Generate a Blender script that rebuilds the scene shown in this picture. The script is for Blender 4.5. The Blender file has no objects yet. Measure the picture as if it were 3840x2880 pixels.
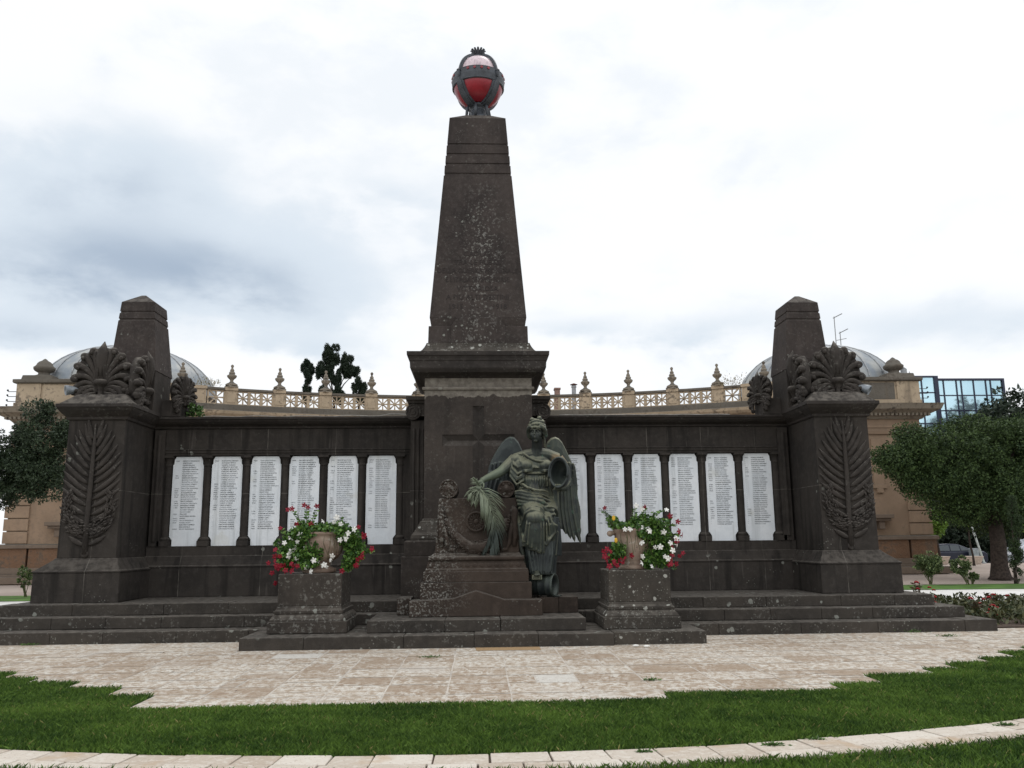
import bpy, math, random
import numpy as np
from mathutils import Vector, Matrix, noise as mnoise
R = math.radians
random.seed(7); RNG = np.random.default_rng(7)
SC = bpy.context.scene
COL = SC.collection

# ------------------------------------------------------------------ camera
f_ = Vector((0.03912943, 0.98279282, 0.18051915)); r_ = Vector((0.99922984, -0.03795507, -0.00995644))
u_ = Vector((0.0029335, -0.18076971, 0.98352108))
cam = bpy.data.cameras.new('camera'); co = bpy.data.objects.new('camera', cam); COL.objects.link(co)
co.matrix_world = Matrix(((r_.x, u_.x, -f_.x, .065), (r_.y, u_.y, -f_.y, 0), (r_.z, u_.z, -f_.z, 1.6), (0, 0, 0, 1)))
cam.sensor_width = 36; cam.lens = 36 * 3200 / 3840; cam.clip_end = 6000; cam.clip_start = .1
SC.camera = co
SC.view_settings.view_transform = 'Standard'; SC.view_settings.look = 'None'
SC.view_settings.exposure = 0; SC.view_settings.gamma = 1

# ------------------------------------------------------------------ node helper
class NT:
    def __init__(s, nt): s.nt = nt
    def n(s, t, **kw):
        nd = s.nt.nodes.new(t)
        for k, v in kw.items():
            if k.startswith('i_'): s.put(nd, int(k[2:]), v)
            else: setattr(nd, k, v)
        return nd
    def put(s, nd, i, v):
        if hasattr(v, 'is_output'): s.nt.links.new(v, nd.inputs[i])
        else: nd.inputs[i].default_value = v
    def math(s, op, a, b=0., clamp=False):
        nd = s.n('ShaderNodeMath', operation=op, use_clamp=clamp); s.put(nd, 0, a); s.put(nd, 1, b); return nd.outputs[0]
    def mix(s, f, a, b, bt='MIX'):
        nd = s.n('ShaderNodeMix', data_type='RGBA', blend_type=bt)
        s.put(nd, 0, f)
        s.put(nd, 6, a if hasattr(a, 'is_output') else (*a, 1)[:4]); s.put(nd, 7, b if hasattr(b, 'is_output') else (*b, 1)[:4])
        return nd.outputs[2]
    def noise(s, vec, scale, detail=4, rough=.55, dist=0):
        nd = s.n('ShaderNodeTexNoise'); s.put(nd, 'Vector', vec)
        nd.inputs['Scale'].default_value = scale; nd.inputs['Detail'].default_value = detail
        nd.inputs['Roughness'].default_value = rough; nd.inputs['Distortion'].default_value = dist
        return nd.outputs[0]
    def ramp(s, v, a, b, x0=0., x1=1.):
        nd = s.n('ShaderNodeMapRange', interpolation_type='SMOOTHSTEP'); s.put(nd, 0, v)
        for i, q in enumerate((a, b, x0, x1)): nd.inputs[i + 1].default_value = q
        return nd.outputs[0]
    def vmath(s, op, a, b=(0, 0, 0)):
        nd = s.n('ShaderNodeVectorMath', operation=op); s.put(nd, 0, a); s.put(nd, 1, b); return nd.outputs[0] if op not in ('DOT_PRODUCT', 'LENGTH') else nd.outputs[1]
    def voro(s, vec, scale, feature='F1', rnd=1.):
        nd = s.n('ShaderNodeTexVoronoi', feature=feature); s.put(nd, 'Vector', vec)
        nd.inputs['Scale'].default_value = scale; nd.inputs['Randomness'].default_value = rnd
        return nd

def newmat(name, rough=.8, spec=.3, metal=0.):
    m = bpy.data.materials.new(name); m.use_nodes = True
    b = m.node_tree.nodes['Principled BSDF']
    b.inputs['Roughness'].default_value = rough; b.inputs['Metallic'].default_value = metal
    b.inputs['Specular IOR Level'].default_value = spec
    return m, NT(m.node_tree), b

def bump(t, b, h, strength=.4, dist=.02):
    nd = t.n('ShaderNodeBump'); nd.inputs['Strength'].default_value = strength; nd.inputs['Distance'].default_value = dist
    t.put(nd, 'Height', h); t.nt.links.new(nd.outputs[0], b.inputs['Normal'])

def plain(name, col, rough=.7, spec=.3, metal=0., var=.25, vscale=8., bumpy=0.):
    m, t, b = newmat(name, rough, spec, metal)
    tc = t.n('ShaderNodeTexCoord').outputs['Object']
    n = t.noise(tc, vscale, 5)
    c = t.mix(t.ramp(n, .3, .7), [q * (1 - var) for q in col], [q * (1 + var) for q in col])
    t.put(b, 'Base Color', c)
    if bumpy: bump(t, b, n, bumpy)
    return m

# ------------------------------------------------------------------ world: overcast sky with broken cloud
W = bpy.data.worlds.new('World'); SC.world = W; W.use_nodes = True
wt = NT(W.node_tree); W.node_tree.nodes.clear()
SUN_EL, SUN_ROT = R(58), R(30)
geo = wt.n('ShaderNodeTexCoord').outputs['Generated']
sep = wt.n('ShaderNodeSeparateXYZ'); wt.put(sep, 0, geo)
gz = wt.vmath('MULTIPLY', geo, (1, 1, 1.9))
def wn(off, sc, det=6, dist=.2): return wt.noise(wt.vmath('ADD', gz, off), sc, det, .55, dist)
n1 = wn((3.3, 7.1, 0), 3.2); n2 = wn((1.3, 2.1, 4), 9., 8); n3 = wn((8, 1, 2), 5., 6)
AZ = wt.math('ADD', wt.math('ARCTAN2', sep.outputs[0], sep.outputs[1]), wt.math('ADD', wt.math('MULTIPLY', wt.math('SUBTRACT', n3, .5), .22), wt.math('MULTIPLY', wt.math('SUBTRACT', n2, .5), .07)))
EL = wt.math('ADD', wt.math('ARCSINE', sep.outputs[2]), wt.math('ADD', wt.math('MULTIPLY', wt.math('SUBTRACT', n1, .5), .13), wt.math('MULTIPLY', wt.math('SUBTRACT', n2, .5), .05)))
def blob(a0, e0, sa, se, k=1., p=2.):
    x = wt.math('POWER', wt.math('ABSOLUTE', wt.math('DIVIDE', wt.math('SUBTRACT', AZ, a0), sa)), p); y = wt.math('POWER', wt.math('ABSOLUTE', wt.math('DIVIDE', wt.math('SUBTRACT', EL, e0), se)), p)
    return wt.math('MULTIPLY', wt.math('EXPONENT', wt.math('MULTIPLY', wt.math('ADD', x, y), -1.)), k)
dark = blob(-.45, .270, .20, .042, .46); dark = wt.math('ADD', dark, blob(-.31, .294, .16, .040, .44)); dark = wt.math('ADD', dark, blob(-.38, .34, .19, .065, .32))
for q in ((-.42, .39, .09, .05, .30), (.30, .235, .12, .022, .20), (.10, .235, .06, .020, .24), (.52, .205, .14, .030, .26), (.40, .41, .06, .03, .10), (-.115, .397, .08, .025, .16), (-.20, .22, .10, .02, .22), (-.5, .21, .1, .02, .45), (.02, .36, .1, .03, .06)):
    dark = wt.math('ADD', dark, blob(*q))
dark = wt.math('MULTIPLY', dark, wt.ramp(wt.math('ADD', wt.math('MULTIPLY', n2, .5), wt.math('MULTIPLY', n3, .5)), .28, .52, .65, 1.))
back = wt.math('MULTIPLY', wt.ramp(wt.math('ADD', wt.math('MULTIPLY', n1, .6), wt.math('MULTIPLY', n2, .4)), .44, .60), .15)
amt = wt.math('MINIMUM', wt.math('ADD', dark, back), 1.)
blue = wt.mix(wt.ramp(amt, 0., .35), (1.06, 1.075, 1.09), (.77, .85, .93))
blue = wt.mix(wt.ramp(amt, .30, 1.0), blue, (.41, .50, .62))
sky = wt.n('ShaderNodeTexSky', sky_type='NISHITA', sun_disc=False, sun_elevation=SUN_EL, sun_rotation=SUN_ROT)
b1 = wt.n('ShaderNodeBackground'); wt.put(b1, 0, sky.outputs[0]); b1.inputs[1].default_value = .1
b2 = wt.n('ShaderNodeBackground'); wt.put(b2, 0, blue)
wt.put(b2, 1, wt.math('MULTIPLY', wt.ramp(sep.outputs[2], .45, 1., .985, 1.2), wt.ramp(sep.outputs[1], .2, -.6, 1., 1.28)))  # unseen sky behind the camera brightened as added fill on front faces
mx = wt.n('ShaderNodeMixShader'); mx.inputs[0].default_value = .94
W.node_tree.links.new(b1.outputs[0], mx.inputs[1]); W.node_tree.links.new(b2.outputs[0], mx.inputs[2])
W.node_tree.links.new(mx.outputs[0], wt.n('ShaderNodeOutputWorld').inputs[0])
sl = bpy.data.lights.new('sun', 'SUN'); sl.energy = .6; sl.angle = R(25); sl.color = (1, .96, .9)
so = bpy.data.objects.new('sun', sl); COL.objects.link(so)
d = Vector((math.sin(SUN_ROT) * math.cos(SUN_EL), math.cos(SUN_ROT) * math.cos(SUN_EL), math.sin(SUN_EL)))
so.rotation_euler = d.to_track_quat('Z', 'Y').to_euler(); so.location = (5, 5, 30)

# ------------------------------------------------------------------ mesh helper
WL = {}
def origin(o): return WL.get(o.name, Vector((0, 0, 0))) if o else Vector((0, 0, 0))
def tag(o, label=None, cat=None, group=None, kind=None):
    for k, v in (('label', label), ('category', cat), ('group', group), ('kind', kind)):
        if v: o[k] = v
    return o
def thing(name, loc, label, cat, group=None):
    o = bpy.data.objects.new(name, None); COL.objects.link(o); o.location = loc; o.empty_display_size = .2
    WL[o.name] = Vector(loc); return tag(o, label, cat, group)
class MB:
    def __init__(s): s.v = []; s.f = []; s.t = []
    def add(s, vs, fs, tint=.5):
        k = len(s.v); s.v += [tuple(q) for q in vs]; s.f += [tuple(i + k for i in f) for f in fs]; s.t += [tint] * len(fs); return s
    def box(s, x0, x1, y0, y1, z0, z1, tint=.5):
        return s.add([(x, y, z) for z in (z0, z1) for y in (y0, y1) for x in (x0, x1)],
                     [(0, 2, 3, 1), (4, 5, 7, 6), (0, 1, 5, 4), (2, 6, 7, 3), (0, 4, 6, 2), (1, 3, 7, 5)], tint)
    def rings(s, rs, cap=True, close=False, tint=.5):
        n = len(rs[0]); vs = [p for r in rs for p in r]; fs = []
        m = len(rs)
        for i in range(m if close else m - 1):
            j = (i + 1) % m
            for k in range(n):
                l = (k + 1) % n; fs.append((i * n + k, i * n + l, j * n + l, j * n + k))
        if cap and not close: fs += [tuple(range(n))[::-1], tuple((m - 1) * n + k for k in range(n))]
        return s.add(vs, fs, tint)
    def rect(s, prof, tint=.5):       # prof: (x0,x1,y0,y1,z)
        return s.rings([[(a, c, z), (b, c, z), (b, d, z), (a, d, z)] for a, b, c, d, z in prof], tint=tint)
    def rprof(s, cx, cy, prof): return s.rect([(cx - h, cx + h, cy - g, cy + g, z) for h, g, z in prof])
    def lathe(s, c, prof, n=24, tint=.5):   # prof (r,z)
        return s.rings([[(c[0] + r * math.cos(2 * math.pi * k / n), c[1] + r * math.sin(2 * math.pi * k / n), c[2] + z) for k in range(n)] for r, z in prof], tint=tint)
    def ext(s, poly, a0, a1, axis=1, tint=.5):      # closed polygon extruded along an axis
        def P(p, a): return (a, p[0], p[1]) if axis == 0 else (p[0], a, p[1]) if axis == 1 else (p[0], p[1], a)
        return s.rings([[P(p, a0) for p in poly], [P(p, a1) for p in poly]], tint=tint)
    def tube(s, pts, rad, n=8, flat=1., up=(0, 0, 1), tint=.5):
        pts = [Vector(p) for p in pts]; rs = []
        if not hasattr(rad, '__len__'): rad = [rad] * len(pts)
        for i, p in enumerate(pts):
            t = (pts[min(i + 1, len(pts) - 1)] - pts[max(i - 1, 0)]).normalized()
            u = Vector(up); 
            if abs(t.dot(u)) > .95: u = Vector((0, 1, 0)) if abs(t.y) < .9 else Vector((1, 0, 0))
            a = t.cross(u).normalized(); b = a.cross(t).normalized()
            rs.append([p + a * rad[i] * math.cos(2 * math.pi * k / n) + b * rad[i] * flat * math.sin(2 * math.pi * k / n) for k in range(n)])
        return s.rings(rs, tint=tint)
    def ell(s, c, r, n=14, m=9, rot=None, tint=.5):
        rs = []
        if not hasattr(r, '__len__'): r = (r, r, r)
        for i in range(m + 1):
            a = -math.pi / 2 + math.pi * (i + .02) / (m + .04)
            ring = []
            for k in range(n):
                q = Vector((r[0] * math.cos(a) * math.cos(2 * math.pi * k / n), r[1] * math.cos(a) * math.sin(2 * math.pi * k / n), r[2] * math.sin(a)))
                if rot: q = rot @ q
                ring.append(q + Vector(c))
            rs.append(ring)
        return s.rings(rs, tint=tint)
    def build(s, name, mat, parent=None, smooth=False, bevel=0., remesh=0., iters=2, auto=0, loc=None):
        me = bpy.data.meshes.new(name); o0 = origin(parent) if loc is None else Vector(loc)
        me.from_pydata([(p[0] - o0.x, p[1] - o0.y, p[2] - o0.z) for p in s.v], [], s.f)
        at = me.attributes.new('tint', 'FLOAT', 'FACE'); at.data.foreach_set('value', np.array(s.t, dtype=np.float32))
        return finish(name, me, mat, parent, smooth, bevel, remesh, iters, o0)
def finish(name, me, mat, parent=None, smooth=False, bevel=0., remesh=0., iters=2, o0=Vector((0, 0, 0))):
    me.materials.append(mat); me.validate()
    if smooth: me.polygons.foreach_set('use_smooth', [True] * len(me.polygons))
    o = bpy.data.objects.new(name, me); COL.objects.link(o)
    if parent: o.parent = parent; WL[o.name] = o0
    else: o.location = o0; WL[o.name] = Vector(o0)
    if remesh:
        md = o.modifiers.new('r', 'REMESH'); md.mode = 'VOXEL'; md.voxel_size = remesh; md.use_smooth_shade = True
        if iters: ms = o.modifiers.new('s', 'SMOOTH'); ms.iterations = iters; ms.factor = .5
    if bevel:
        md = o.modifiers.new('b', 'BEVEL'); md.width = bevel; md.segments = 2; md.limit_method = 'ANGLE'; md.angle_limit = R(35)
    return o
def npmesh(name, V, F, mat, parent=None, tint=None, nper=4, smooth=False):
    """V (n,3) world, F (m,nper) ints"""
    me = bpy.data.meshes.new(name); o0 = origin(parent)
    V = V - np.array(o0)
    me.vertices.add(len(V)); me.vertices.foreach_set('co', V.astype(np.float32).ravel())
    me.loops.add(F.size); me.loops.foreach_set('vertex_index', F.astype(np.int32).ravel())
    me.polygons.add(len(F)); me.polygons.foreach_set('loop_start', np.arange(len(F), dtype=np.int32) * nper)
    me.polygons.foreach_set('loop_total', np.full(len(F), nper, dtype=np.int32))
    if tint is not None:
        at = me.attributes.new('tint', 'FLOAT', 'FACE'); at.data.foreach_set('value', tint.astype(np.float32))
    me.update(calc_edges=True)
    return finish(name, me, mat, parent, smooth, o0=o0)
def copy(o, parent=None, loc=None, rot=None, scale=None):
    c = o.copy(); COL.objects.link(c); c.parent = parent
    if loc is not None: c.location = loc
    if rot is not None: c.rotation_euler = rot
    if scale is not None: c.scale = scale if hasattr(scale, '__len__') else (scale,) * 3
    return c

# ------------------------------------------------------------------ materials
def WARP(t, pos):
    nd = t.n('ShaderNodeTexNoise'); t.put(nd, 'Vector', pos); nd.inputs['Scale'].default_value = 16.; return nd.outputs[1]
def stone_mat(name, base0, spots=.3, crust=0., streak=.35, top=.5, spotscale=5., plaster=None, crustbox=None, bmp=.35, joints=None, spotcol=(.26, .265, .235), band=None):
    base = (base0[0] * .86, base0[1] * .825, base0[2] * .81)
    m, t, b = newmat(name, .86, .2)
    P = t.n('ShaderNodeNewGeometry'); pos = P.outputs['Position']; nrm = P.outputs['Normal']
    n1 = t.noise(pos, 1.1, 5, .6); n2 = t.noise(pos, 9, 6, .6); n3 = t.noise(pos, 70, 3, .6)
    c = t.mix(t.ramp(n1, .3, .7), [q * .74 for q in base], [base[0] * 1.30, base[1] * 1.27, base[2] * 1.22])
    c = t.mix(t.ramp(n2, .42, .75, 0, .5), c, [q * 1.7 for q in base])
    c = t.mix(t.ramp(n3, .55, .75, 0, .55), c, [q * .45 for q in base])
    c = t.mix(t.ramp(t.noise(pos, 120, 2, .5), .64, .72, 0, .4), c, [q * 2.3 for q in base])
    if streak:
        ns = t.noise(t.vmath('MULTIPLY', pos, (5, 5, .45)), 1., 4, .5)
        c = t.mix(t.ramp(ns, .5, .68, 0, streak), c, [q * .42 for q in base])
        ns2 = t.noise(t.vmath('MULTIPLY', pos, (11, 11, .7)), 1., 3, .5)
        c = t.mix(t.ramp(ns2, .66, .74, 0, streak * .5), c, [q * 2.6 for q in base])
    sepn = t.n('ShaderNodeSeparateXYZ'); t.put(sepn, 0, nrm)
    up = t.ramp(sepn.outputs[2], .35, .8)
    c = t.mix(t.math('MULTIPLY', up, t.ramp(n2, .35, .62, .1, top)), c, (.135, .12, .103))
    if spots:
        v = t.voro(t.vmath('ADD', pos, t.vmath('MULTIPLY', WARP(t, pos), (.055, .055, .055))), spotscale)
        mask = t.ramp(t.noise(pos, .9, 3), .62 - spots * .3, .70 - spots * .3)
        sc_ = t.math('MULTIPLY', t.n('ShaderNodeSeparateXYZ', i_0=v.outputs['Color']).outputs[0], .17); rr = t.math('MULTIPLY', t.math('SUBTRACT', 1., t.ramp(t.math('SUBTRACT', v.outputs['Distance'], sc_), .04, .10)), mask)
        c = t.mix(t.math('MULTIPLY', rr, .8), c, spotcol)
        v2 = t.voro(pos, spotscale * 3.6)
        rr = t.math('MULTIPLY', t.math('SUBTRACT', 1., t.ramp(v2.outputs['Distance'], .14, .24)), t.ramp(t.noise(pos, 1.7, 3), .66 - spots * .3, .74 - spots * .3))
        c = t.mix(t.math('MULTIPLY', rr, .6), c, (.24, .24, .21))
    if crust:
        k = t.ramp(t.noise(pos, 19, 3, .62), .56, .64) if band or not crustbox else t.ramp(t.noise(pos, 26, 6, .7), .52, .58)
        mk = t.ramp(t.noise(pos, 1.6, 4), .45, .6)
        if crustbox:   # stronger on one side of the block
            sp = t.n('ShaderNodeSeparateXYZ'); t.put(sp, 0, pos)
            mk = t.math('MULTIPLY', t.ramp(t.math('ADD', sp.outputs[0], t.math('MULTIPLY', n1, .5)), crustbox[1], crustbox[0]), t.ramp(t.noise(pos, 3, 4), .3, .55))
        if band:
            sp = t.n('ShaderNodeSeparateXYZ'); t.put(sp, 0, pos)
            dd = t.math('ABSOLUTE', t.math('SUBTRACT', t.math('ADD', sp.outputs[0], t.math('MULTIPLY', t.math('SUBTRACT', n1, .5), .5)), band[0]))
            mk = t.math('MULTIPLY', t.math('SUBTRACT', 1., t.ramp(dd, 0., band[1], 0., .85)), t.math('SUBTRACT', 1., t.ramp(sp.outputs[2], 7.6, 9.4, 0., .8)))
            big = t.math('MULTIPLY', t.ramp(t.noise(pos, 7, 4, .6), .60, .66), t.math('MULTIPLY', mk, mk)); c = t.mix(t.math('MULTIPLY', big, .65), c, (.22, .215, .20))
        c = t.mix(t.math('MULTIPLY', t.math('MULTIPLY', k, mk), crust), c, (.25, .245, .22))
    if plaster:
        sp = t.n('ShaderNodeSeparateXYZ'); t.put(sp, 0, pos)
        e = t.math('ADD', sp.outputs[2], t.math('MULTIPLY', t.math('SUBTRACT', t.noise(t.vmath('MULTIPLY', pos, (1, 1, .6)), 4.5, 5), .5), .30))
        c = t.mix(t.math('MULTIPLY', t.ramp(e, plaster[0], plaster[0] + .02), t.ramp(n2, .3, .7, .35, .8)), c, (.25, .225, .19))
    if joints:
        sp = t.n('ShaderNodeSeparateXYZ'); t.put(sp, 0, pos)
        for ax, vals in joints:
            for q in vals:
                dd = t.math('ABSOLUTE', t.math('SUBTRACT', t.math('ADD', sp.outputs[ax], t.math('MULTIPLY', t.math('SUBTRACT', n2, .5), .012)), q))
                c = t.mix(t.math('MULTIPLY', t.math('SUBTRACT', 1., t.ramp(dd, .003, .008)), t.ramp(t.noise(pos, 3, 2), .4, .6, .15, .7)), c, (.17, .155, .135))
    t.put(b, 'Base Color', c)
    bump(t, b, t.math('ADD', t.math('MULTIPLY', n2, .6), t.math('MULTIPLY', n3, .4)), bmp, .03)
    return m
BAS = (.0445, .0405, .0370)
M_wall = stone_mat('basalt_wall', BAS, spots=.10, streak=.75, top=.6, joints=[(0, (-5.9, -4.3, -2.9, 2.7, 3.6, 4.75, 5.9, 6.98, -7.1)), (2, (2.6,))])
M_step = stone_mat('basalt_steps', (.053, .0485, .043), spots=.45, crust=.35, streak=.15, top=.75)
M_ped = stone_mat('basalt_pedestal', (.060, .055, .048), spots=1.1, crust=.5, streak=.3, top=.7, spotscale=6, spotcol=(.40, .40, .36))
M_sarc = stone_mat('basalt_chest', (.052, .041, .034), spots=.1, crust=.75, streak=.2, top=.7, crustbox=(-.5, .35))
M_obel = stone_mat('basalt_obelisk', (.053, .0455, .043), spots=.22, crust=.6, streak=.3, top=.6, spotscale=9, band=(.12, .6))
M_pier = stone_mat('basalt_pier', (.052, .0455, .041), spots=.12, crust=.15, streak=.3, top=.6, plaster=(4.37,))
M_carve = stone_mat('basalt_carving', (.049, .0445, .041), spots=.12, crust=.25, streak=.2, top=.9, bmp=.5)
M_corn = stone_mat('basalt_cornice', (.044, .040, .0375), spots=.15, crust=.2, streak=.25, top=.9)
m, t, b = newmat('incised_dark_letters', .9, .1); t.put(b, 'Base Color', (.043, .037, .0355, 1)); M_incise = m

# white marble of the tablets
m, t, b = newmat('tablet_marble', .45, .35)
pos = t.n('ShaderNodeNewGeometry').outputs['Position']
c = t.mix(t.ramp(t.noise(pos, 1.4, 5), .35, .65), (.73, .765, .80), (.80, .82, .84))
c = t.mix(t.ramp(t.noise(t.vmath('MULTIPLY', pos, (9, 9, .6)), 1, 4), .50, .72, 0, .5), c, (.44, .46, .46)); c = t.mix(t.ramp(t.noise(pos, 5, 6, .7, 1.5), .49, .50, .0, .10), c, (.45, .47, .5)); c = t.mix(t.ramp(t.noise(pos, 2.2, 4), .60, .75, 0, .35), c, (.55, .53, .44))
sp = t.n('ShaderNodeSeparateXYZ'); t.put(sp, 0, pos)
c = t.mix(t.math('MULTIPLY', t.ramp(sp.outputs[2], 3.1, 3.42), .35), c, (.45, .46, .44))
t.put(b, 'Base Color', c); M_marble = m
M_ink = plain('lead_letters', (.045, .05, .06), .7, var=.4, vscale=14)
M_ink2 = plain('faded_letters', (.22, .235, .255), .8, var=.45, vscale=9)

# bronze with patina; upward faces also painted paler, as if lit from above
def bronze(name, dk, gr, hi, gz=.5):
    m, t, b = newmat(name, .52, .45, .25)
    g = t.n('ShaderNodeNewGeometry'); pos = g.outputs['Position']
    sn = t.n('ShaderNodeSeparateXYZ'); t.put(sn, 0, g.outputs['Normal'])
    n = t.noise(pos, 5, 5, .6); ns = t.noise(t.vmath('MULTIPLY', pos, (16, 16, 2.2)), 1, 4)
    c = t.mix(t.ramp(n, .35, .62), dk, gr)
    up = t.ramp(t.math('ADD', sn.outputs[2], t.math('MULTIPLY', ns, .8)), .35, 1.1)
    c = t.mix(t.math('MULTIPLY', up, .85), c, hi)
    c = t.mix(t.ramp(ns, .58, .72, 0, .55), c, [q * .5 for q in dk])
    c = t.mix(t.ramp(t.noise(pos, 7.3, 3), .66, .76, 0, .6), c, (.10, .21, .15))
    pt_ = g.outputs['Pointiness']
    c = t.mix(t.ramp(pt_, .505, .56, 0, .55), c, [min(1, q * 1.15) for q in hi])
    t.put(b, 'Base Color', c); bump(t, b, t.noise(pos, 30, 4), .25, .01); return m
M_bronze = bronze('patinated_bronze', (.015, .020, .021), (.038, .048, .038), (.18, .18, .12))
M_bronzed = bronze('dark_bronze', (.016, .021, .023), (.030, .038, .037), (.065, .078, .066))
M_bronzel0 = bronze('pale_green_bronze', (.10, .12, .085), (.17, .20, .14), (.27, .30, .21))

def zoned(name, dk, gr, hi, fn):
    """bronze whose patina differs by zone (face and lower robe nearly black, forearm pale green)"""
    m = bronze(name, dk, gr, hi); t = NT(m.node_tree); b = m.node_tree.nodes['Principled BSDF']
    src = b.inputs['Base Color'].links[0].from_socket
    sp = t.n('ShaderNodeSeparateXYZ'); pos = t.n('ShaderNodeNewGeometry').outputs['Position']; t.put(sp, 0, pos); n = t.noise(pos, 6, 4)
    t.put(b, 'Base Color', fn(t, sp, n, src)); return m
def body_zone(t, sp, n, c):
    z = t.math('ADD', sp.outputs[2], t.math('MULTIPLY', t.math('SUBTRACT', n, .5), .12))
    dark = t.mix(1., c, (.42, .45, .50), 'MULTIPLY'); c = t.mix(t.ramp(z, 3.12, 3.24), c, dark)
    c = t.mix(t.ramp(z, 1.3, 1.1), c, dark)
    x = t.math('ADD', sp.outputs[0], t.math('MULTIPLY', t.math('SUBTRACT', n, .5), .3))
    c = t.mix(t.math('MULTIPLY', t.ramp(x, .62, .40), .6), c, (.12, .155, .105))
    gold = t.math('MULTIPLY', t.ramp(x, 1.33, 1.42), t.math('MULTIPLY', t.ramp(z, 2.92, 3.0), t.ramp(z, 3.16, 3.08)))
    return t.mix(t.math('MULTIPLY', gold, .7), c, (.22, .15, .075))
def palm_zone(t, sp, n, c):
    return t.mix(t.ramp(t.math('ADD', sp.outputs[2], t.math('MULTIPLY', t.math('SUBTRACT', n, .5), .3)), 2.05, 1.65), c, (.040, .052, .046))
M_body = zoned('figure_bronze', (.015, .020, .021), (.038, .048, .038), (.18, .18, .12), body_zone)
M_bronzel = zoned('pale_green_bronze', (.10, .12, .085), (.17, .20, .14), (.27, .30, .21), palm_zone)

# ------------------------------------------------------------------ the memorial: stepped platform
def course(mb, x0, x1, y0, y1, z0, z1, lo=.8, hi=1.7, jit=.006, ends=False):
    x = x0
    while x < x1 - .01:
        w = random.uniform(lo, hi)
        if x1 - (x + w) < .5: w = x1 - x
        j = random.uniform(0, jit); k = random.uniform(-jit, jit * .5)
        mb.box(x + .0015, x + w - .0015, y0 + j, y1, z0, z1 + k); x += w
PLX = 0.0
pf = thing('stepped_platform', (0, 17, 0), 'wide dark basalt platform of three steps carrying the whole memorial', 'steps')
for i, (hx, y0, z0, z1) in enumerate(((8.93, 14.78, -.05, .19), (8.66, 15.27, .19, .38), (8.35, 15.68, .38, .57))):
    mb = MB(); course(mb, -hx, hx, y0, 16.4 if i < 2 else 16.2, z0, z1); 
    mb.box(-hx + .01, hx - .01, 16.2 if i == 2 else 16.4, 20.2 - i * .35, z0, z1 - .004)
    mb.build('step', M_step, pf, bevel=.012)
fb = thing('front_terrace', (0, 14, 0), 'low dark stone terrace blocks projecting in front of the steps', 'steps')
mb = MB(); course(mb, -3.575, 2.14, 13.55, 14.76, -.05, .19, .9, 1.6); mb.build('kerb_block', M_step, fb, bevel=.014)
mb = MB(); course(mb, 2.144, 3.6, 13.63, 14.76, -.05, .193, 1.2, 1.6); mb.build('kerb_block', M_ped, fb, bevel=.014)
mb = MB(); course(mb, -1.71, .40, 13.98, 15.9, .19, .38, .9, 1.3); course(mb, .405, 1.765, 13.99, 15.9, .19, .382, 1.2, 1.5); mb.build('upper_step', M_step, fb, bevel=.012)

# flower pedestals
for px, lab, side in ((-2.655, 'left dark stone pedestal with few lichen spots under the flower urn', 0), (2.68, 'right dark stone pedestal covered in round pale lichen spots', 1)):
    pd = thing('stone_pedestal', (px, 14.7, .19), lab, 'pedestal', 'pedestals under the flower urns')
    m_ = M_ped if side else stone_mat('basalt_pedestal_left', (.055, .049, .043), spots=.35, crust=.45, streak=.3, top=.7, spotscale=6)
    mb = MB(); mb.rprof(px, 14.7, [(.625, .67, .19), (.625, .67, .375)]); mb.build('plinth', m_, pd, bevel=.015)
    mb = MB(); mb.rprof(px, 14.7, [(.60, .645, .375), (.595, .64, .40), (.57, .61, .44), (.535, .575, .475), (.53, .57, .49), (.545, .585, .49), (.545, .585, .535), (.525, .56, .54), (.512, .535, .57), (.505, .52, .60)]); mb.build('base_moulding', m_, pd, bevel=.006)
    mb = MB(); mb.rprof(px, 14.7, [(.506, .513, .60), (.507, .513, 1.105)]); mb.build('die', m_, pd, bevel=.014)

# ------------------------------------------------------------------ central pier and obelisk
CX, CY = .06, 17.5
ob = thing('obelisk_monument', (CX, CY, .57), 'tall tapering dark basalt obelisk on a square pier with a sunken cross', 'obelisk')
mb = MB(); mb.rprof(CX, CY, [(1.43, 1.43, .57), (1.43, 1.43, 1.33)]); mb.rprof(CX, CY, [(1.38, 1.38, 1.33), (1.38, 1.38, 1.6), (1.35, 1.35, 1.62)])
mb.build('pier_plinth', M_pier, ob, bevel=.015)
mb = MB(); mb.rprof(CX, CY, [(1.27, 1.27, 1.62), (1.275, 1.275, 1.66), (1.26, 1.26, 1.72), (1.21, 1.21, 1.78), (1.165, 1.165, 1.86), (1.12, 1.12, 1.94), (1.11, 1.11, 1.97), (1.08, 1.08, 1.98), (1.06, 1.06, 2.03)])
mb.build('pier_moulding', M_ped, ob, bevel=.006)
yf = CY - 1.048
mb = MB(); mb.box(CX - 1.046, CX + 1.046, yf + .12, CY + 1.046, 2.03, 4.5)
L_, R_, B_, T_ = CX - .11, CX + .11, 2.5, 4.19; A0, A1, H0, H1 = CX - .70, CX + .70, 3.41, 3.63
X0, X1 = CX - 1.048, CX + 1.048
for a, b_, c_, d_ in ((X0, L_, H1, 4.5), (R_, X1, H1, 4.5), (L_, R_, T_, 4.5), (X0, A0, H0, H1), (A1, X1, H0, H1), (X0, L_, 2.03, H0), (R_, X1, 2.03, H0), (L_, R_, 2.03, B_)):
    mb.box(a, b_, yf, yf + .14, c_, d_)
mb.build('pier_shaft', M_pier, ob)
mb = MB(); xm = (L_ + R_) / 2; zm = (H0 + H1) / 2; y1, y2 = yf + .018, yf + .078; hw = .11
def vch(p, q): # a V channel between two quads
    mb.add([(p[0], y1, p[1]), (q[0], y1, q[1])], [])
def quad(*pts): mb.add(pts, [tuple(range(len(pts)))])
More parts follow.
